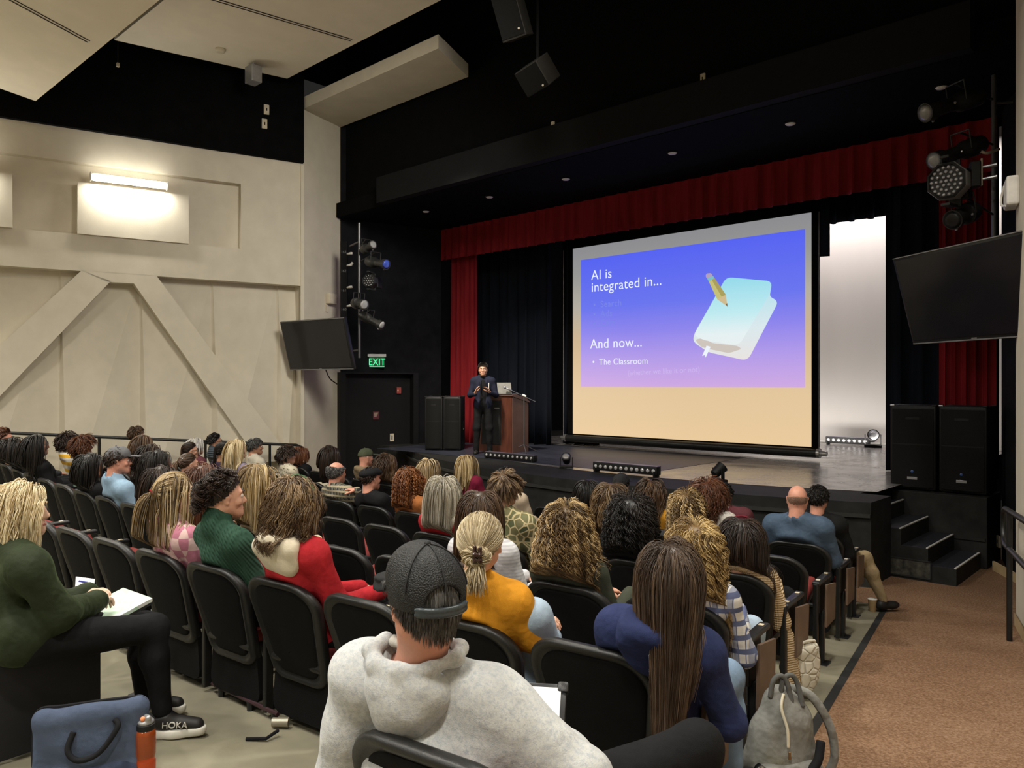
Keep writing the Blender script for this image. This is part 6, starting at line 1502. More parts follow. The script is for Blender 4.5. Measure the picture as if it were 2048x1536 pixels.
P('mustard', 962, 1020, 6, 10, 'person in mustard yellow t-shirt with hair held up by a brown claw clip', n=1, hair='ash', style=mod(BUNH, L=.17, tie=(.008, -.108, -.035), N=2400, r=.0011, contrast=.4, T=.018), shirt=C('mustard', (.54, .235, .018), fold=.5), collar='crew', short=True, top=.116, bulk=1.1, pants='lightjeans', arms='cross', hips=(.05, .05), pose=lambda p, r: (p.K.__setitem__(1, LP(r, 1068, 1232, 3.12)), p.Wr.update({1: V3(p.P[0] - .02, p.P[1] + .2, .66), -1: V3(p.P[0] - .04, p.P[1] + .22, .70)})), extra=knot((.008, -.118, -.045)))
P('navy', 1338, 1077, 6, 6, 'person in navy blue hoodie with long brown hair leaning toward the aisle', n=0, hair='midbrown', style=mod(LONG, L=.54, T=.022, N=2600, r=.0010, contrast=.3, ombre=.25, S=30, part='left', clump=.35, taper=.45), shirt=C('navy_hoodie', (.022, .030, .085), fold=.55), collar='hood', garment='hoodie', bulk=1.08, pants='jeans', top=.118, roll=4, hips=(.14, .06))
# person with the black trucker cap and grey hoodie
m_trucker = MATS.get('trucker')
def mesh_fabric():
    m, nt, b = nodes_of('cap_mesh_fabric'); v = tex_coord(nt, 'Object', (1, 1, 1)); w1 = nt.nodes.new('ShaderNodeTexVoronoi'); w1.inputs['Scale'].default_value = 260; nt.links.new(v, w1.inputs['Vector'])
    nt.links.new(ramp(nt, w1.outputs['Distance'], [(.15, (.004, .004, .004)), (.6, (.012, .0125, .013))]), b.inputs['Base Color']); b.inputs['Roughness'].default_value = .55; b.inputs['Specular IOR Level'].default_value = .3
    bump(nt, b, w1.outputs['Distance'], .7, .003); return m
def trucker(root, p, A, s):
    H = p.H; T = rotm(0, .14, 0); B = A @ T; Q_ = lambda *v: H + B @ V3(*v)
    dome = [('ell', Q_(0, -.012, .008), (.093, .113, .112), B), ('ell', Q_(0, .04, .045), (.080, .062, .072), B)]
    hole = [('ell', Q_(0, -.125, .004), (.047, .06, .040), B)]
    V, Q = fmesh([(dome, 0, .03)], .0042, cuts=[(Q_(0, 0, -.022), -B[:, 2])], subs=[(hole, 0, .006)]); c = mesh_np('cap', V, Q, mesh_fabric(), root)
    arc = [Q_(.094 * math.sin(a), -.012 - .116 * math.cos(a), -.020 + 0 * a) for a in np.linspace(-.75, .75, 15)]
    pr = [('cap', a, b, .0055, .0055) for a, b in zip(arc, arc[1:])] + [('cap', a + B @ V3(0, 0, .012), b + B @ V3(0, 0, .012), .0055, .0055) for a, b in zip(arc, arc[1:])]
    V, Q = fmesh([(pr, 0, .006)], .0035, pad=.02); mesh_np('snap_strap', V, Q, mat('snap_plastic', (.03, .04, .045), .3, .5), c)
    m_seam = mat('cap_seam', (.013, .013, .014), .6, .3)
    for k in range(6):
        a = k * PI / 3 + PI / 6; pts = [Q_(.0945 * math.sin(t) * math.cos(a), -.012 + .1145 * math.sin(t) * math.sin(a), .008 + .1135 * math.cos(t)) for t in np.linspace(.05, 1.42 if a > PI and 3.6 < a < 5.8 else 1.6, 18)]
        if math.sin(a) > .2: continue
        b = BM(); tube(b, pts, .0022, 6); obj('seam', b, m_seam, c)
    br = [('ell', Q_(0, .132, .008), (.078, .085, .008), B @ rotm(0, -.16, 0)), ('ell', Q_(.05, .12, .0), (.04, .07, .008), B @ rotm(0, -.16, .5)), ('ell', Q_(-.05, .12, .0), (.04, .07, .008), B @ rotm(0, -.16, -.5))]
    V, Q = fmesh([(br, 0, .02)], .005, cuts=[(Q_(0, .07, 0), -B[:, 1])]); mesh_np('brim', V, Q, C('brim_black', (.016, .016, .017), fold=.05), c)
    b = BM(); bmesh.ops.create_uvsphere(b, u_segments=12, v_segments=8, radius=.009); obj('button', b, m_seam, c, smooth=True, loc=Q_(0, -.012, .121))
    # big soft hood lying on the back, and the neckline of the shirt below
    sh = m_hg; N = p.N; Bt = np.array([p.rt, np.cross(p.ax, p.rt), p.ax]).T
    L = lambda px, py, Z: LP(root, px, py, Z)
    rim = [L(772, 1278, 1.975), L(742, 1300, 1.945), L(752, 1330, 1.905), L(800, 1340, 1.865), L(860, 1330, 1.855), L(912, 1316, 1.875), L(920, 1296, 1.925), L(890, 1283, 1.975)]
    pr = [('cap', a, b, .019, .019) for a, b in zip(rim, rim[1:])]
    bag = [('ell', L(820, 1395, 1.890), V3(.100, .045, .085), Bt), ('ell', L(800, 1440, 1.895), V3(.072, .035, .055), Bt), ('ell', L(880, 1370, 1.915), V3(.06, .04, .045), Bt), ('ell', L(770, 1370, 1.925), V3(.05, .04, .055), Bt)]
    V, Q = fmesh([(bag, 0, .05), (pr, 0, .022)], .006, warp=fold_fn(91, .003), subs=[([('cap', p.H + A @ V3(0, -.03, -.06), N, .064, .07)], .004, .015)]); mesh_np('hood', V, Q, sh, root)
    V, Q = fmesh([(ring_caps(N + V3(0, .002, .045), .068, .066, .012, z=lambda a: -.02 * math.sin(a)), 0, .01)], .006); mesh_np('t_shirt_collar', V, Q, C('light_grey_tee', (.42, .40, .36)), root)
m_hg = C('heather_grey', (.46, .465, .455), pat='heather', c2=(.34, .365, .39), fold=.5, sheen=.4)
def pose_hood(p, r):
    p.S[-1] = LP(r, 722, 1352, 2.05); p.S[1] = LP(r, 985, 1408, 1.90); p.E[1] = LP(r, 1165, 1560, 1.82); p.Wr[1] = LP(r, 1120, 1478, 2.12); p.hd[1] = LP(r, 1085, 1440, 2.3) - p.Wr[1]
    p.E[-1] = LP(r, 665, 1640, 2.08); p.Wr[-1] = LP(r, 930, 1560, 2.3); p.C = LP(r, 880, 1555, 1.98); p.more = [('cap', lerp(p.S[1], p.E[1], .25), LP(r, 940, 1580, 1.93), .062, .085), ('cap', lerp(p.S[1], p.E[1], .6), LP(r, 1000, 1640, 1.92), .05, .08)]; p.N = LP(r, 838, 1325, 1.97)
    p.K[1] = LP(r, 1395, 1492, 2.25); a = at_depth(1425, 1500, 2.3); p.A[1] = local(r, (a.x, a.y, floor_at(a.x, a.y) + .09))
rt = P('hoodie', 850, 1082, 7, -30, 'person in heather grey hoodie and black snapback cap in the last row', n=0, f=False, skin='pink', hair='greydark', style=mod(SHORT, L=.042, N=5600, r=.0008, nape=.30, T=.003, part='crown', lift=-.1, mess=.04, g=.3), shirt=m_hg, collar='wide', garment='hoodie', bulk=1.22, pose=pose_hood, fold=.005, top=.125, pants='black', extra=trucker, lean_back=False, infl=.016, pitch=-6)
HOOD = PEOPLE['hoodie']
# person in green velvet at the left edge
m_velvet = C('green_velvet', (.017, .024, .011), sheen=1.0, fold=.6, rough=.7)
def pose_vel(p, r):
    p.S[1] = LP(r, 62, 1140, 3.36); p.S[-1] = p.S[1] + local(r, at_depth(100, 1120, 3.72)) - local(r, at_depth(100, 1120, 3.36)) - V3(.06, 0, 0); p.E[1] = LP(r, 120, 1232, 3.42); p.Wr[1] = LP(r, 190, 1203, 3.72); p.hd[1] = LP(r, 236, 1188, 3.92) - p.Wr[1]
    p.E[-1] = p.S[-1] + V3(0, .14, -.24); p.Wr[-1] = LP(r, 175, 1185, 3.95); p.hd[-1] = LP(r, 215, 1180, 3.9) - p.Wr[-1]
    p.C = LP(r, 15, 1190, 3.5); p.K[1] = LP(r, 308, 1256, 3.82); p.A[1] = LP(r, 325, 1418, 3.82); p.K[-1] = LP(r, 290, 1250, 4.05); p.A[-1] = LP(r, 290, 1405, 4.1); p.P = LP(r, 40, 1275, 3.45); d = LP(r, 425, 1420, 3.82) - LP(r, 300, 1435, 3.78); d[2] = 0; p.toe = {1: d, -1: d}
def vel_extra(root, p, A, s):
    V, Q = fmesh([(ring_caps(p.N + V3(0, -.005, .02), .085, .08, .026, z=lambda a: -.03 * math.sin(a)), 0, .02), ([('ell', p.N + V3(0, -.05, -.01), V3(.13, .05, .05), None)], 0, .04)], .009, warp=fold_fn(3, .004)); mesh_np('jacket_collar', V, Q, m_velvet, root)
    for k in (-1, 1): 
        V, Q = fmesh([([('cap', lerp(p.Wr[k], p.E[k], .02), lerp(p.Wr[k], p.E[k], .16), .042, .046)], 0, .01)], .007, warp=lambda x, y, z: .003 * np.sin(140 * (x + z))); mesh_np('cuff', V, Q, m_velvet, root)
        # running shoes with thick pale soles
        a = p.A[k]; d = np.array(LP(root, 425, 1420, 3.82) - LP(root, 300, 1435, 3.78)); d[2] = 0; d /= np.linalg.norm(d); g = V3(a[0], a[1], 0) + d * .0; g[2] = local(root, Vector((root.matrix_basis @ Vector(g)).xy.to_3d()))[2] * 0
        w = root.matrix_basis @ Vector((a[0], a[1], 0)); fz_ = floor_at(w.x, w.y) - root.location.z; sd = V3(d[1], -d[0], 0); R = np.array([sd, d, V3(0, 0, 1)]).T
        Q_ = lambda x, y, z: V3(a[0], a[1], fz_) + R @ V3(x, y, z)
        sole = [('cap', Q_(0, -.075, .026), Q_(0, .06, .024), .047, .048), ('cap', Q_(.0, .06, .024), Q_(.004, .175, .03), .050, .036)]
        V, Q = fmesh([(sole, 0, .03)], .0075, cuts=[(Q_(0, 0, .047), (0, 0, 1)), (Q_(0, 0, .003), (0, 0, -1))]); so = mesh_np('running_shoe_sole', V, Q, m_sole, root); so.name = 'shoe_sole'
        up = [('cap', Q_(0, -.06, .075), Q_(0, .02, .08), .040, .042), ('cap', Q_(0, .02, .072), Q_(.003, .165, .052), .044, .034), ('cap', Q_(0, -.055, .10), Q_(0, .0, .11), .036, .036)]
        V, Q = fmesh([(up, 0, .03)], .0065, cuts=[(Q_(0, 0, .043), (0, 0, -1)), (Q_(0, .0, .118), (0, -.25, 1))]); u = mesh_np('shoe', V, Q, m_shoe, root); so.parent = u
        if k == 1:
            M = Matrix((( *d, 0), (0, 0, 1, 0), (*sd, 0), (0, 0, 0, 1))).transposed(); M.translation = Vector(Q_(.0465, .01, .062)); text_mesh('shoe_lettering', 'HOKA', .042, m_sole, u, M @ Matrix.Rotation(-.05, 4, 'Z'), extrude=.004)
rv = P('velvet', 42, 962, 7, 72, 'person in dark green velvet jacket with long pale hair at the lower left', n=5, Z=3.56, hair='paleblonde', style=mod(LONG, L=.34, T=.024, N=2400, r=.0011, contrast=.35, wave=(.006, .16), part='left', face_clear=True), shirt=m_velvet, collar='wide', garment='jacket', face=True, skin='pale', pose=pose_vel, bulk=1.06, top=.116, extra=vel_extra, noshoe=True, fold=.006, infl=.022, curl={1: .75})
VEL = PEOPLE['velvet']
# solid end panel of that seat
st = SEATOBJ[(7, 5)]
for ch in list(st.children):
    if ch.name.startswith('tablet_arm'): bpy.data.objects.remove(ch)
b = BM(); box(b, (.335, .02, .33), (.035, .52, .60), bev=.012); box(b, (.335, .04, .645), (.06, .46, .03), bev=.01); obj('end_panel', b, mat('end_panel_grey', (.016, .016, .019), .6, .3, bmp=.15, bscale=200), st, auto=40)
# ------------------------------------------------------------------ the presenter
def presenter():
    root = thing('person', 'standing presenter in navy blazer and black shirt gesturing with both hands on the stage', 'person')
    base = at_z(966, 908, STAGE); root.location = base; rz = math.atan2(-RY * -1, -RX * 1); rz = math.atan2(-.62, -.785); root.rotation_euler = (0, 0, math.radians(-133))
    p = Pose(); p.H = V3(0, .03, 1.63); p.P = V3(.0, 0, .95); p.N = V3(0, -.012, 1.465); p.C = V3(0, -.01, 1.26); p.W = V3(0, 0, 1.08); p.rt = V3(1, 0, 0); p.ax = V3(0, 0, 1); p.w = .19
    p.S = {k: V3(k * .172, -.012, 1.385) for k in (-1, 1)}; p.E = {k: V3(k * .245, .02, 1.12) for k in (-1, 1)}; p.Wr = {1: V3(.155, .27, 1.14), -1: V3(-.125, .28, 1.16)}
    p.hd = {1: V3(-.25, .35, .9), -1: V3(.45, .45, .75)}; p.hu = {1: V3(.9, -.2, .3), -1: V3(-.8, -.5, .4)}
    p.K = {k: V3(k * .115, .03, .50) for k in (-1, 1)}; p.A = {k: V3(k * .125, .0, .09) for k in (-1, 1)}
    A = rotm(math.radians(-6), math.radians(-4), 0); s = 1.0
    hp, fine, sock = head_prims(p.H, A, s, False); nk = [('cap', p.H + A @ V3(0, -.03, -.06), p.N, .055, .062)]
    lo, hi = bounds(hp + fine + nk, .03); f = Field(lo, hi, .0055); f.add(hp, 0, .035); f.add(nk, 0, .03); f.sub(sock, 0, .012); f.add(fine, 0, .008); parts = [f.mesh()]
    tp = torso_prims(p, s, False, 1.0); tp[0] = ('ell', p.P, V3(.155, .115, .13), None); ap = {k: arm_prims(p, k) for k in (-1, 1)}; lp = {k: [('cap', p.P + V3(k * .085, 0, -.01), p.K[k], .082, .058), ('cap', p.K[k], p.A[k] + V3(0, 0, 0), .058, .042)] for k in (-1, 1)}; fp = {k: foot_prims(p, k) for k in (-1, 1)}
    parts.append(fmesh([(tp, -.004, .05), (ap[-1] + ap[1], -.003, .03), (lp[-1] + lp[1], -.004, .03), (fp[-1] + fp[1], -.006, .02)], .013))
    for k in (-1, 1):
        V, Q = hand_mesh(-k, .35); R = frame(p.hd[k], p.hu[k]); parts.append((p.Wr[k] + V * 1.08 @ R.T, Q))
    V, Q = join_np(parts); mesh_np('body', V, Q, SK['tan'], root)
    pk = [(tp, .008, .05), (ring_caps(p.N + V3(0, .0, .022), .068, .066, .014, z=lambda a: -.03 * math.sin(a)), 0, .012)]
    V, Q = fmesh(pk, .011, subs=[(nk, .003, .006)]); mesh_np('shirt', V, Q, C('presenter_shirt', (.006, .006, .007)), root)
    skirt = [('cap', V3(0, 0, 1.02), V3(0, 0, .86), .15, .17)]
    jb = C('navy_blazer', (.012, .0145, .028))
    V, Q = fmesh([(tp, .014, .05), ([('ell', V3(0, 0, .95), V3(.175, .135, .16), None)], 0, .05), (ap[-1] + ap[1], .012, .03)], .011, subs=[([('ell', V3(0, .20, 1.16), V3(.070, .18, .36), None), ('ell', V3(0, .2, .86), V3(.09, .16, .16), None)], 0, .02), (nk, .012, .01)], cuts=[(V3(0, 0, .845), (0, 0, -1))], warp=fold_fn(5, .004)); bl = mesh_np('blazer', V, Q, jb, root)
    for k in (-1, 1):
        b = BM(); pts = [V3(k * .055, .045, 1.475), V3(k * .075, .115, 1.40), V3(k * .085, .150, 1.32), V3(k * .045, .158, 1.18), V3(k * .038, .150, 1.2), V3(k * .05, .150, 1.33), V3(k * .042, .1, 1.42)]
        slab(b, pts, (0, .012, 0)); obj('lapel', b, jb, bl)
    V, Q = fmesh([(lp[-1] + lp[1] + [tp[0]], .012, .04)], .012, cuts=[(V3(0, 0, 1.03), (0, 0, 1)), (V3(0, 0, .05), (0, 0, -1))], warp=fold_fn(8, .003)); mesh_np('trousers', V, Q, PANTS['black'], root)
    for k in (-1, 1):
        V, Q = fmesh([(fp[k], .008, .02)], .009, cuts=[(p.A[k] + V3(0, 0, .0), (0, 0, 1))]); mesh_np('shoe', V, Q, m_shoe, root)
    add_eyes(root, p.H, A, s, HM['black'])
    grow(p.H, A, s, mod(SHORT, L=.035, T=.010, N=9000, part='crown', lift=.5, mess=.2, hl=.02, rfix=.003, S=6), 15, 3, [], HM['black'], root)
    return root, p
PRES = presenter()
root, p = PRES
pen = p.Wr[-1] + V3(.03, .07, .09); b = BM(); tube(b, [pen - V3(0, 0, .05), pen + V3(-.005, 0, .10)], .006, 8); w = root.matrix_basis @ Vector((0, 0, 0)); o = obj('presentation_clicker', b, m_white); o.location = root.location; o.rotation_euler = root.rotation_euler
tag(o, 'thin white clicker held up in the presenter\'s hand', 'clicker')
# ------------------------------------------------------------------ things people brought
def on_floor(px, py, Z=None):                  # point of the sloping floor seen at a pixel
    z = .5
    for _ in range(12): q = at_z(px, py, z); z = floor_at(q.x, q.y)
    return Vector((q.x, q.y, z))
# folder and papers on the lap at the lower left
m_fold = nodes_of('folder_cover'); 
def folder_mat():
    m, nt, b = m_fold; v = tex_coord(nt); n = noise(nt, v, 9, 2); nt.links.new(ramp(nt, n, [(.38, (.62, .63, .6)), (.5, (.36, .56, .40)), (.56, (.45, .62, .48)), (.66, (.6, .6, .62))]), b.inputs['Base Color']); b.inputs['Roughness'].default_value = .35; return m
c1, c2, c3, c4 = at_depth(207, 1249, 3.72), at_depth(305, 1196, 3.92), at_depth(236, 1186, 4.12), at_depth(150, 1225, 3.9)
b = BM(); ctr = (c1 + c3) / 2; slab(b, [q - ctr for q in (c1, c2, c2 + (c4 - c1), c4)], (0, 0, -.018)); fo = tag(obj('folder', b, folder_mat(), loc=ctr), 'white folder with pale green picture on the lap at the lower left', 'folder')
b = BM(); slab(b, [q - ctr + Vector((0, 0, -.02)) for q in (c1, c2, c2 + (c4 - c1), c4)], (0, 0, -.012)); obj('back_cover', b, m_edge, fo)
a1, a2, a3, a4 = at_depth(150, 1182, 4.0), at_depth(188, 1172, 4.0), at_depth(190, 1158, 4.12), at_depth(152, 1153, 4.12)
b = BM(); ctr = (a1 + a3) / 2; slab(b, [q - ctr for q in (a1, a2, a3, a4)], (0, 0, -.01)); nbk = tag(obj('notebook', b, mat('paper_white', (.68, .67, .70), .8, .2), loc=ctr), 'open white notebook with blue pen line beyond the green folder', 'notebook')
b = BM(); tube(b, [at_depth(158, 1162, 4.04) - ctr, at_depth(175, 1165, 4.04) - ctr], .005, 8); pn = obj('pen', b, mat('pen_blue', (.03, .04, .25), .4, .4), loc=ctr); tag(pn, 'blue pen lying on the open white notebook', 'pen')
# blue laptop bag leaning at the seat end
q = on_floor(185, 1560, 3.28); bag = thing('laptop_bag', 'blue grey laptop bag with black handles on the floor at the lower left', 'bag', q, math.radians(43.07 + 14))
m_bag = C('bag_blue', (.065, .085, .135), fold=.4, rough=.9); m_web = C('webbing_black', (.012, .012, .014), fold=.1)
f = Field((-.26, -.12, -.02), (.26, .12, .42), .008); f.add([('cap', V3(-.185, 0, .03), V3(-.18, 0, .285), .045, .04), ('cap', V3(.185, 0, .03), V3(.18, 0, .30), .045, .04), ('cap', V3(-.18, 0, .28), V3(.18, 0, .30), .045, .04), ('cap', V3(-.18, 0, .04), V3(.18, 0, .04), .05, .05)], 0, .03)
f.add([('ell', V3(0, 0, .16), V3(.215, .055, .16), None)], 0, .04); f.warp(fold_fn(17, .0025)); f.cut((0, 0, 0), (0, 0, -1)); V, Q = f.mesh(); bb = mesh_np('bag_body', V, Q, m_bag, bag)
b = BM(); tube(b, smooth_path([(-.225, -.0, .02), (-.228, -.0, .2), (-.21, 0, .318), (-.1, 0, .33), (.1, 0, .34), (.2, 0, .335), (.225, 0, .28)], 6), .008, 6); obj('zipper', b, m_web, bag)
b = BM(); tube(b, smooth_path([(-.06, -.048, .235), (-.075, -.075, .17), (-.03, -.09, .13), (.05, -.09, .155), (.115, -.07, .245), (.10, -.048, .27)], 8), .012, 8); obj('handle', b, m_web, bag, smooth=True)
f = Field((-.25, -.1, -.02), (.25, .1, .16), .008); f.add([('cap', V3(-.18, -.012, .03), V3(.18, -.012, .03), .052, .052), ('ell', V3(.06, -.012, .05), V3(.17, .05, .06), None)], 0, .03); f.cut((0, 0, 0.002), (0, 0, -1)); V, Q = f.mesh(); mesh_np('base_panel', V, Q, C('bag_navy', (.035, .045, .08)), bag)
# orange bottle
q = on_floor(292, 1560, 3.30); bt = thing('water_bottle', 'clear orange water bottle with black lid beside the blue laptop bag', 'bottle', q)
m_or = mat('orange_clear', (.85, .16, .03), .12, .5, var=.02, trans=.75); m_or2 = mat('orange_drink', (.75, .07, .01), .15, .5, trans=.35)
b = BM(); lathe(b, [(.036, 0), (.040, .006), (.040, .085), (.036, .10), (.040, .115), (.040, .20), (.036, .225)], 28); obj('bottle_body', b, m_or, bt, smooth=True)
b = BM(); lathe(b, [(.030, .008), (.035, .012), (.035, .085), (.033, .095)], 24); obj('drink', b, m_or2, bt, smooth=True)
b = BM(); lathe(b, [(.037, .222), (.038, .226), (.038, .246), (.030, .250)], 24); ld = obj('lid', b, m_spk, bt, auto=40)
f = Field((-.05, -.05, .23), (.05, .05, .31), .004); f.add([('ell', V3(0, 0, .254), V3(.034, .034, .016), None), ('cap', V3(-.02, 0, .268), V3(.024, 0, .276), .015, .013)], 0, .01); V, Q = f.mesh(); mesh_np('spout', V, Q, m_grey, ld)
b = BM(); bmesh.ops.create_uvsphere(b, u_segments=12, v_segments=8, radius=.011); obj('spout_tip', b, mat('orange_rubber', (.75, .25, .10), .5, .4), ld, smooth=True, loc=(.012, -.018, .274))
# things on the floor near the row ends
p0, p1 = on_floor(425, 1384), on_floor(556, 1448); b = BM(); tube(b, [p0 + Vector((0, 0, .05)) - p0, p1 + Vector((0, 0, .05)) - p0], (.012), 8); rr = tag(obj('floor_rail', b, mat('maroon_metal', (.035, .014, .018), .5, .4), loc=p0), 'thin maroon rail along the floor behind the sixth row', 'rail')
for t_ in (.15, .6, .95):
    b = BM(); c_ = (p1 - p0) * t_; tube(b, [c_, c_ + Vector((0, 0, .05))], .018, 8); obj('rail_foot', b, m_post, rr)
q = on_floor(545, 1456); b = BM(); dd = Vector((RX, RY, 0)); tube(b, [(0, 0, .03), tuple(dd * .085 + Vector((0, 0, .03)))], .024, 14); tc = tag(obj('metal_canister', b, mat('pale_metal', (.34, .31, .24), .4, .5, metal=.5), loc=q, auto=40), 'short pale metal cylinder on the floor under the seats', 'cylinder')
q = on_floor(492, 1482); b = BM(); tube(b, [(0, 0, .01), tuple(dd * .10 + Vector((0, 0, .012))), tuple(dd * .14 + Vector((-.05, .05, .02)))], .009, 8); tag(obj('strap', b, m_web, loc=q), 'short black strap lying on the concrete by the pale cylinder', 'strap')
# tablet in the hands of the person in the grey hoodie
root = HOOD[0]; ta = thing('tablet', 'tablet in rugged black case held by the person in the grey hoodie', 'tablet', at_depth(1062, 1452, 2.26), math.radians(43.07 - 8))
T = Matrix.Rotation(math.radians(38), 4, 'X'); b = BM(); box(b, (0, 0, 0), (.20, .27, .022), T, bev=.008); obj('case', b, m_arm, ta, auto=40)
b = BM(); box(b, (0, 0, .0125), (.165, .235, .003), T); obj('screen', b, mat('tablet_paper_white', (.6, .6, .6), .4, .4, emit=(.6, .6, .62), es=.3), ta)
for sx in (-1, 1):
    for sy in (-1, 1): b = BM(); box(b, (sx * .088, sy * .122, .004), (.035, .035, .028), T, bev=.008); obj('corner_bumper', b, m_shell, ta, auto=40)
# grey backpack with a yellow bottle in its pocket, at the aisle
q = on_floor(1562, 1560, 3.28); bp = thing('backpack', 'grey backpack with white zipper standing by the aisle seat', 'backpack', q, math.radians(43.07 + 10))
m_bp = C('backpack_grey', (.20, .20, .185), fold=.8, rough=.8); m_bp2 = C('backpack_dark', (.10, .10, .095), fold=.5)
f = Field((-.26, -.2, -.02), (.26, .2, .52), .008); f.add([('ell', V3(0, 0, .12), V3(.18, .125, .14), None), ('ell', V3(0, -.005, .24), V3(.145, .105, .16), None), ('ell', V3(0, 0, .36), V3(.07, .055, .09), None)], 0, .06); f.warp(fold_fn(33, .008)); f.cut((0, 0, .002), (0, 0, -1)); V, Q = f.mesh(); body = mesh_np('pack_body', V, Q, m_bp, bp)
f = Field((-.26, -.24, -.02), (.26, .1, .22), .008); f.add([('ell', V3(.0, -.075, .075), V3(.165, .085, .085), None)], 0, .04); f.warp(fold_fn(34, .006)); f.cut((0, 0, .002), (0, 0, -1)); V, Q = f.mesh(); mesh_np('front_pocket', V, Q, m_bp, bp)
b = BM(); tube(b, smooth_path([(-.02, -.058, .425), (-.045, -.085, .37), (-.035, -.118, .29), (-.04, -.135, .215)], 8), .007, 8); obj('zipper', b, mat('zip_cream', (.55, .5, .38), .5, .4), bp, smooth=True)
b = BM(); box(b, (-.04, -.146, .185), (.012, .008, .035), bev=.003); obj('zipper_pull', b, mat('brass_dull', (.35, .25, .14), .3, .5, metal=.9), bp)
for x in (-.02, .03):
    b = BM(); tube(b, smooth_path([(x - .05, -.03, .40), (x - .035, -.03, .475), (x, -.035, .50), (x + .03, -.04, .46), (x + .045, -.06, .36)], 8), .012, 8); obj('handle', b, m_bp2, bp, smooth=True)
b = BM(); tube(b, smooth_path([(.05, .02, .42), (.14, -.02, .39), (.215, -.05, .26), (.235, -.06, .12), (.20, -.05, .03)], 8), .020, 8); obj('shoulder_strap', b, m_bp, bp, smooth=True)
b = BM(); tube(b, smooth_path([(.05, -.15, .10), (.10, -.142, .15), (.135, -.11, .22)], 6), .020, 8); obj('side_strap', b, m_web, bp, smooth=True)
yb = thing('water_bottle', 'bright yellow bottle with a steel cap tucked in the grey backpack', 'bottle', q + Vector(((Matrix.Rotation(math.radians(53), 3, 'Z') @ Vector((-.135, -.17, .10))))), math.radians(53))
T = Matrix.Rotation(math.radians(-48), 4, 'Y') @ Matrix.Rotation(math.radians(-20), 4, 'X'); T = Matrix.Rotation(math.radians(-52), 4, 'Y')
b = BM(); lathe(b, [(.034, -.16), (.036, -.15), (.036, .0), (.030, .03), (.022, .045)], 24, T); obj('bottle_body', b, mat('yellow_gloss', (.66, .55, .01), .2, .6), yb, smooth=True)
b = BM(); lathe(b, [(.023, .044), (.024, .05), (.024, .09), (.018, .094)], 20, T); obj('steel_cap', b, mat('steel', (.45, .45, .45), .2, .5, metal=1.0), yb, auto=40)
# beige cardigan and white quilted bag hanging at the aisle seat
Zc = 4.62
q = at_depth(1575, 1250, Zc); b = BM(); o0 = q
L_ = [(1562, 1243), (1588, 1262), (1600, 1330), (1606, 1375), (1588, 1390), (1572, 1370), (1566, 1300)]
f = None; slab(b, [at_depth(x, y, Zc + .0016 * (x - 1562)) - o0 for x, y in L_], tuple(Vector((-RY, RX, 0)) * .05)); bmesh.ops.bevel(b, geom=b.edges[:], offset=.014, segments=3, affect='EDGES'); tag(obj('cardigan', b, C('cardigan_knit', (.52, .40, .25), pat='knit', sc=22), loc=o0, auto=60), 'beige knitted cardigan hanging from the armrest at the aisle', 'cardigan')
q = at_depth(1608, 1335, 4.78); qb = thing('quilted_bag', 'white quilted tote bag hanging beside the beige cardigan', 'bag', q, math.radians(43.07))
def quilt():
    m, nt, b = nodes_of('white_quilting'); v = tex_coord(nt); vo = nt.nodes.new('ShaderNodeTexVoronoi'); vo.feature = 'DISTANCE_TO_EDGE'; vo.inputs['Scale'].default_value = 17; nt.links.new(v, vo.inputs['Vector'])
    nt.links.new(ramp(nt, noise(nt, v, 20), [(.3, (.58, .55, .45)), (.7, (.66, .63, .54))]), b.inputs['Base Color']); b.inputs['Roughness'].default_value = .85; bump(nt, b, ramp(nt, vo.outputs['Distance'], [(0, (0, 0, 0)), (.12, (1, 1, 1))]), .7, .012); return m
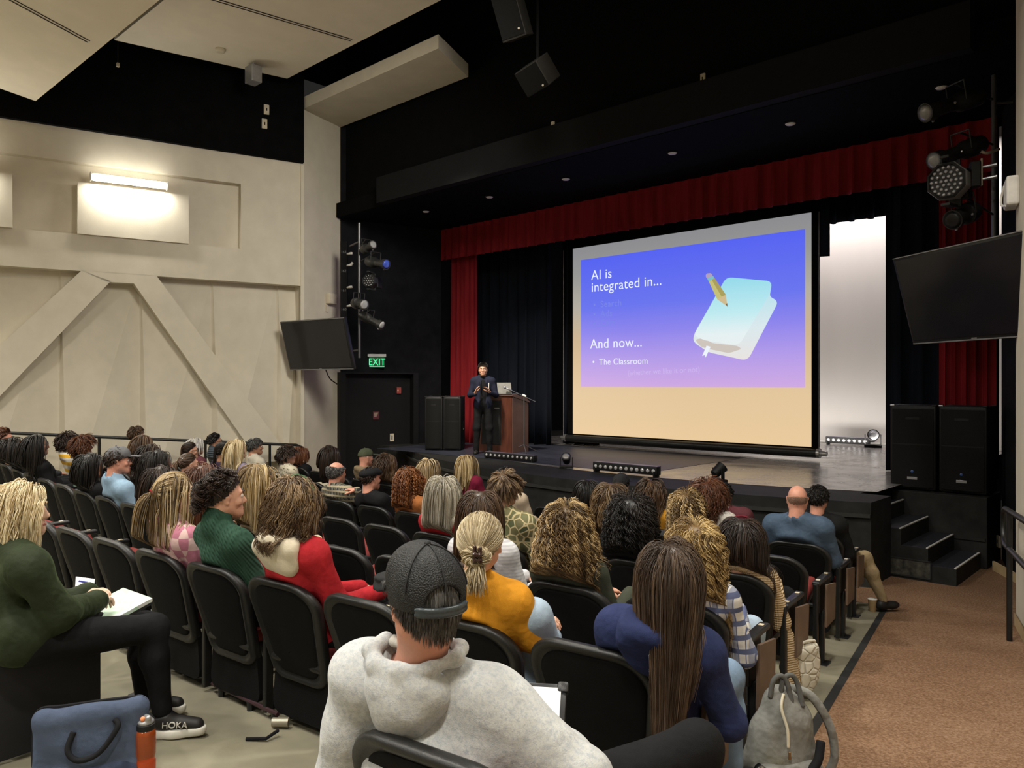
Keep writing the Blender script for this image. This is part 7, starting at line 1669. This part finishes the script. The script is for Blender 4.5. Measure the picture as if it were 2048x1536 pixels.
f = Field((-.14, -.07, -.24), (.14, .07, .2), .007); f.add([('ell', V3(-.005, 0, -.02), V3(.105, .045, .16), rotm(0, 0, .25)), ('cap', V3(-.05, 0, .09), V3(.06, 0, .135), .025, .022), ('cap', V3(-.04, 0, -.1), V3(.01, 0, -.13), .03, .025)], 0, .05); f.warp(fold_fn(40, .003)); V, Q = f.mesh(); mesh_np('bag_body', V, Q, quilt(), qb)
b = BM(); tube(b, smooth_path([(-.05, .0, .12), (0, -.02, .165), (.06, -.01, .17), (.065, .02, .13)], 8), .009, 8); obj('handle', b, mat('cream_strap', (.6, .56, .46), .8, .2), qb, smooth=True)
# paper cup on the floor by the khaki trousers, green cup, papers
q = at_z(1745, 1222, floor_at(-2.5, 8.0)); pc = thing('paper_cup', 'brown paper coffee cup on the concrete beside the khaki trousers', 'cup', q)
b = BM(); lathe(b, [(.03, 0), (.032, .004), (.042, .115)], 24); obj('cup_body', b, mat('kraft_paper', (.36, .25, .13), .8, .2), pc, auto=60)
b = BM(); lathe(b, [(.040, .112), (.044, .114), (.044, .122), (.030, .126), (.028, .122)], 24); obj('rim', b, m_white, pc, auto=40)
root, p, A, Z = PEOPLE['blk2']
w = root.matrix_basis @ Vector(p.Wr[1] + V3(.0, .10, .0)); gc = thing('drink_cup', 'pale green cup with a straw near the left side seats', 'cup', at_depth(154, 962, 8.9))
b = BM(); lathe(b, [(.034, -.06), (.036, -.055), (.042, .06), (.043, .07), (.03, .074)], 20); obj('cup_body', b, mat('pale_green_cup', (.22, .36, .28), .4, .5), gc, auto=40)
b = BM(); tube(b, [(0, 0, .0), (-.02, 0, .15)], .005, 8); obj('straw', b, m_white, gc)

# unoccupied seats stand half tipped up
for kk, o in SEATOBJ.items():
    if kk in PEOPLE: continue
    R = Matrix.Rotation(math.radians(18), 3, 'X'); hinge = Vector((0, -.12, .43))
    for ch in o.children:
        if ch.name.startswith('seat_cushion'): ch.rotation_euler = (math.radians(18), 0, 0); ch.location = hinge - R @ hinge
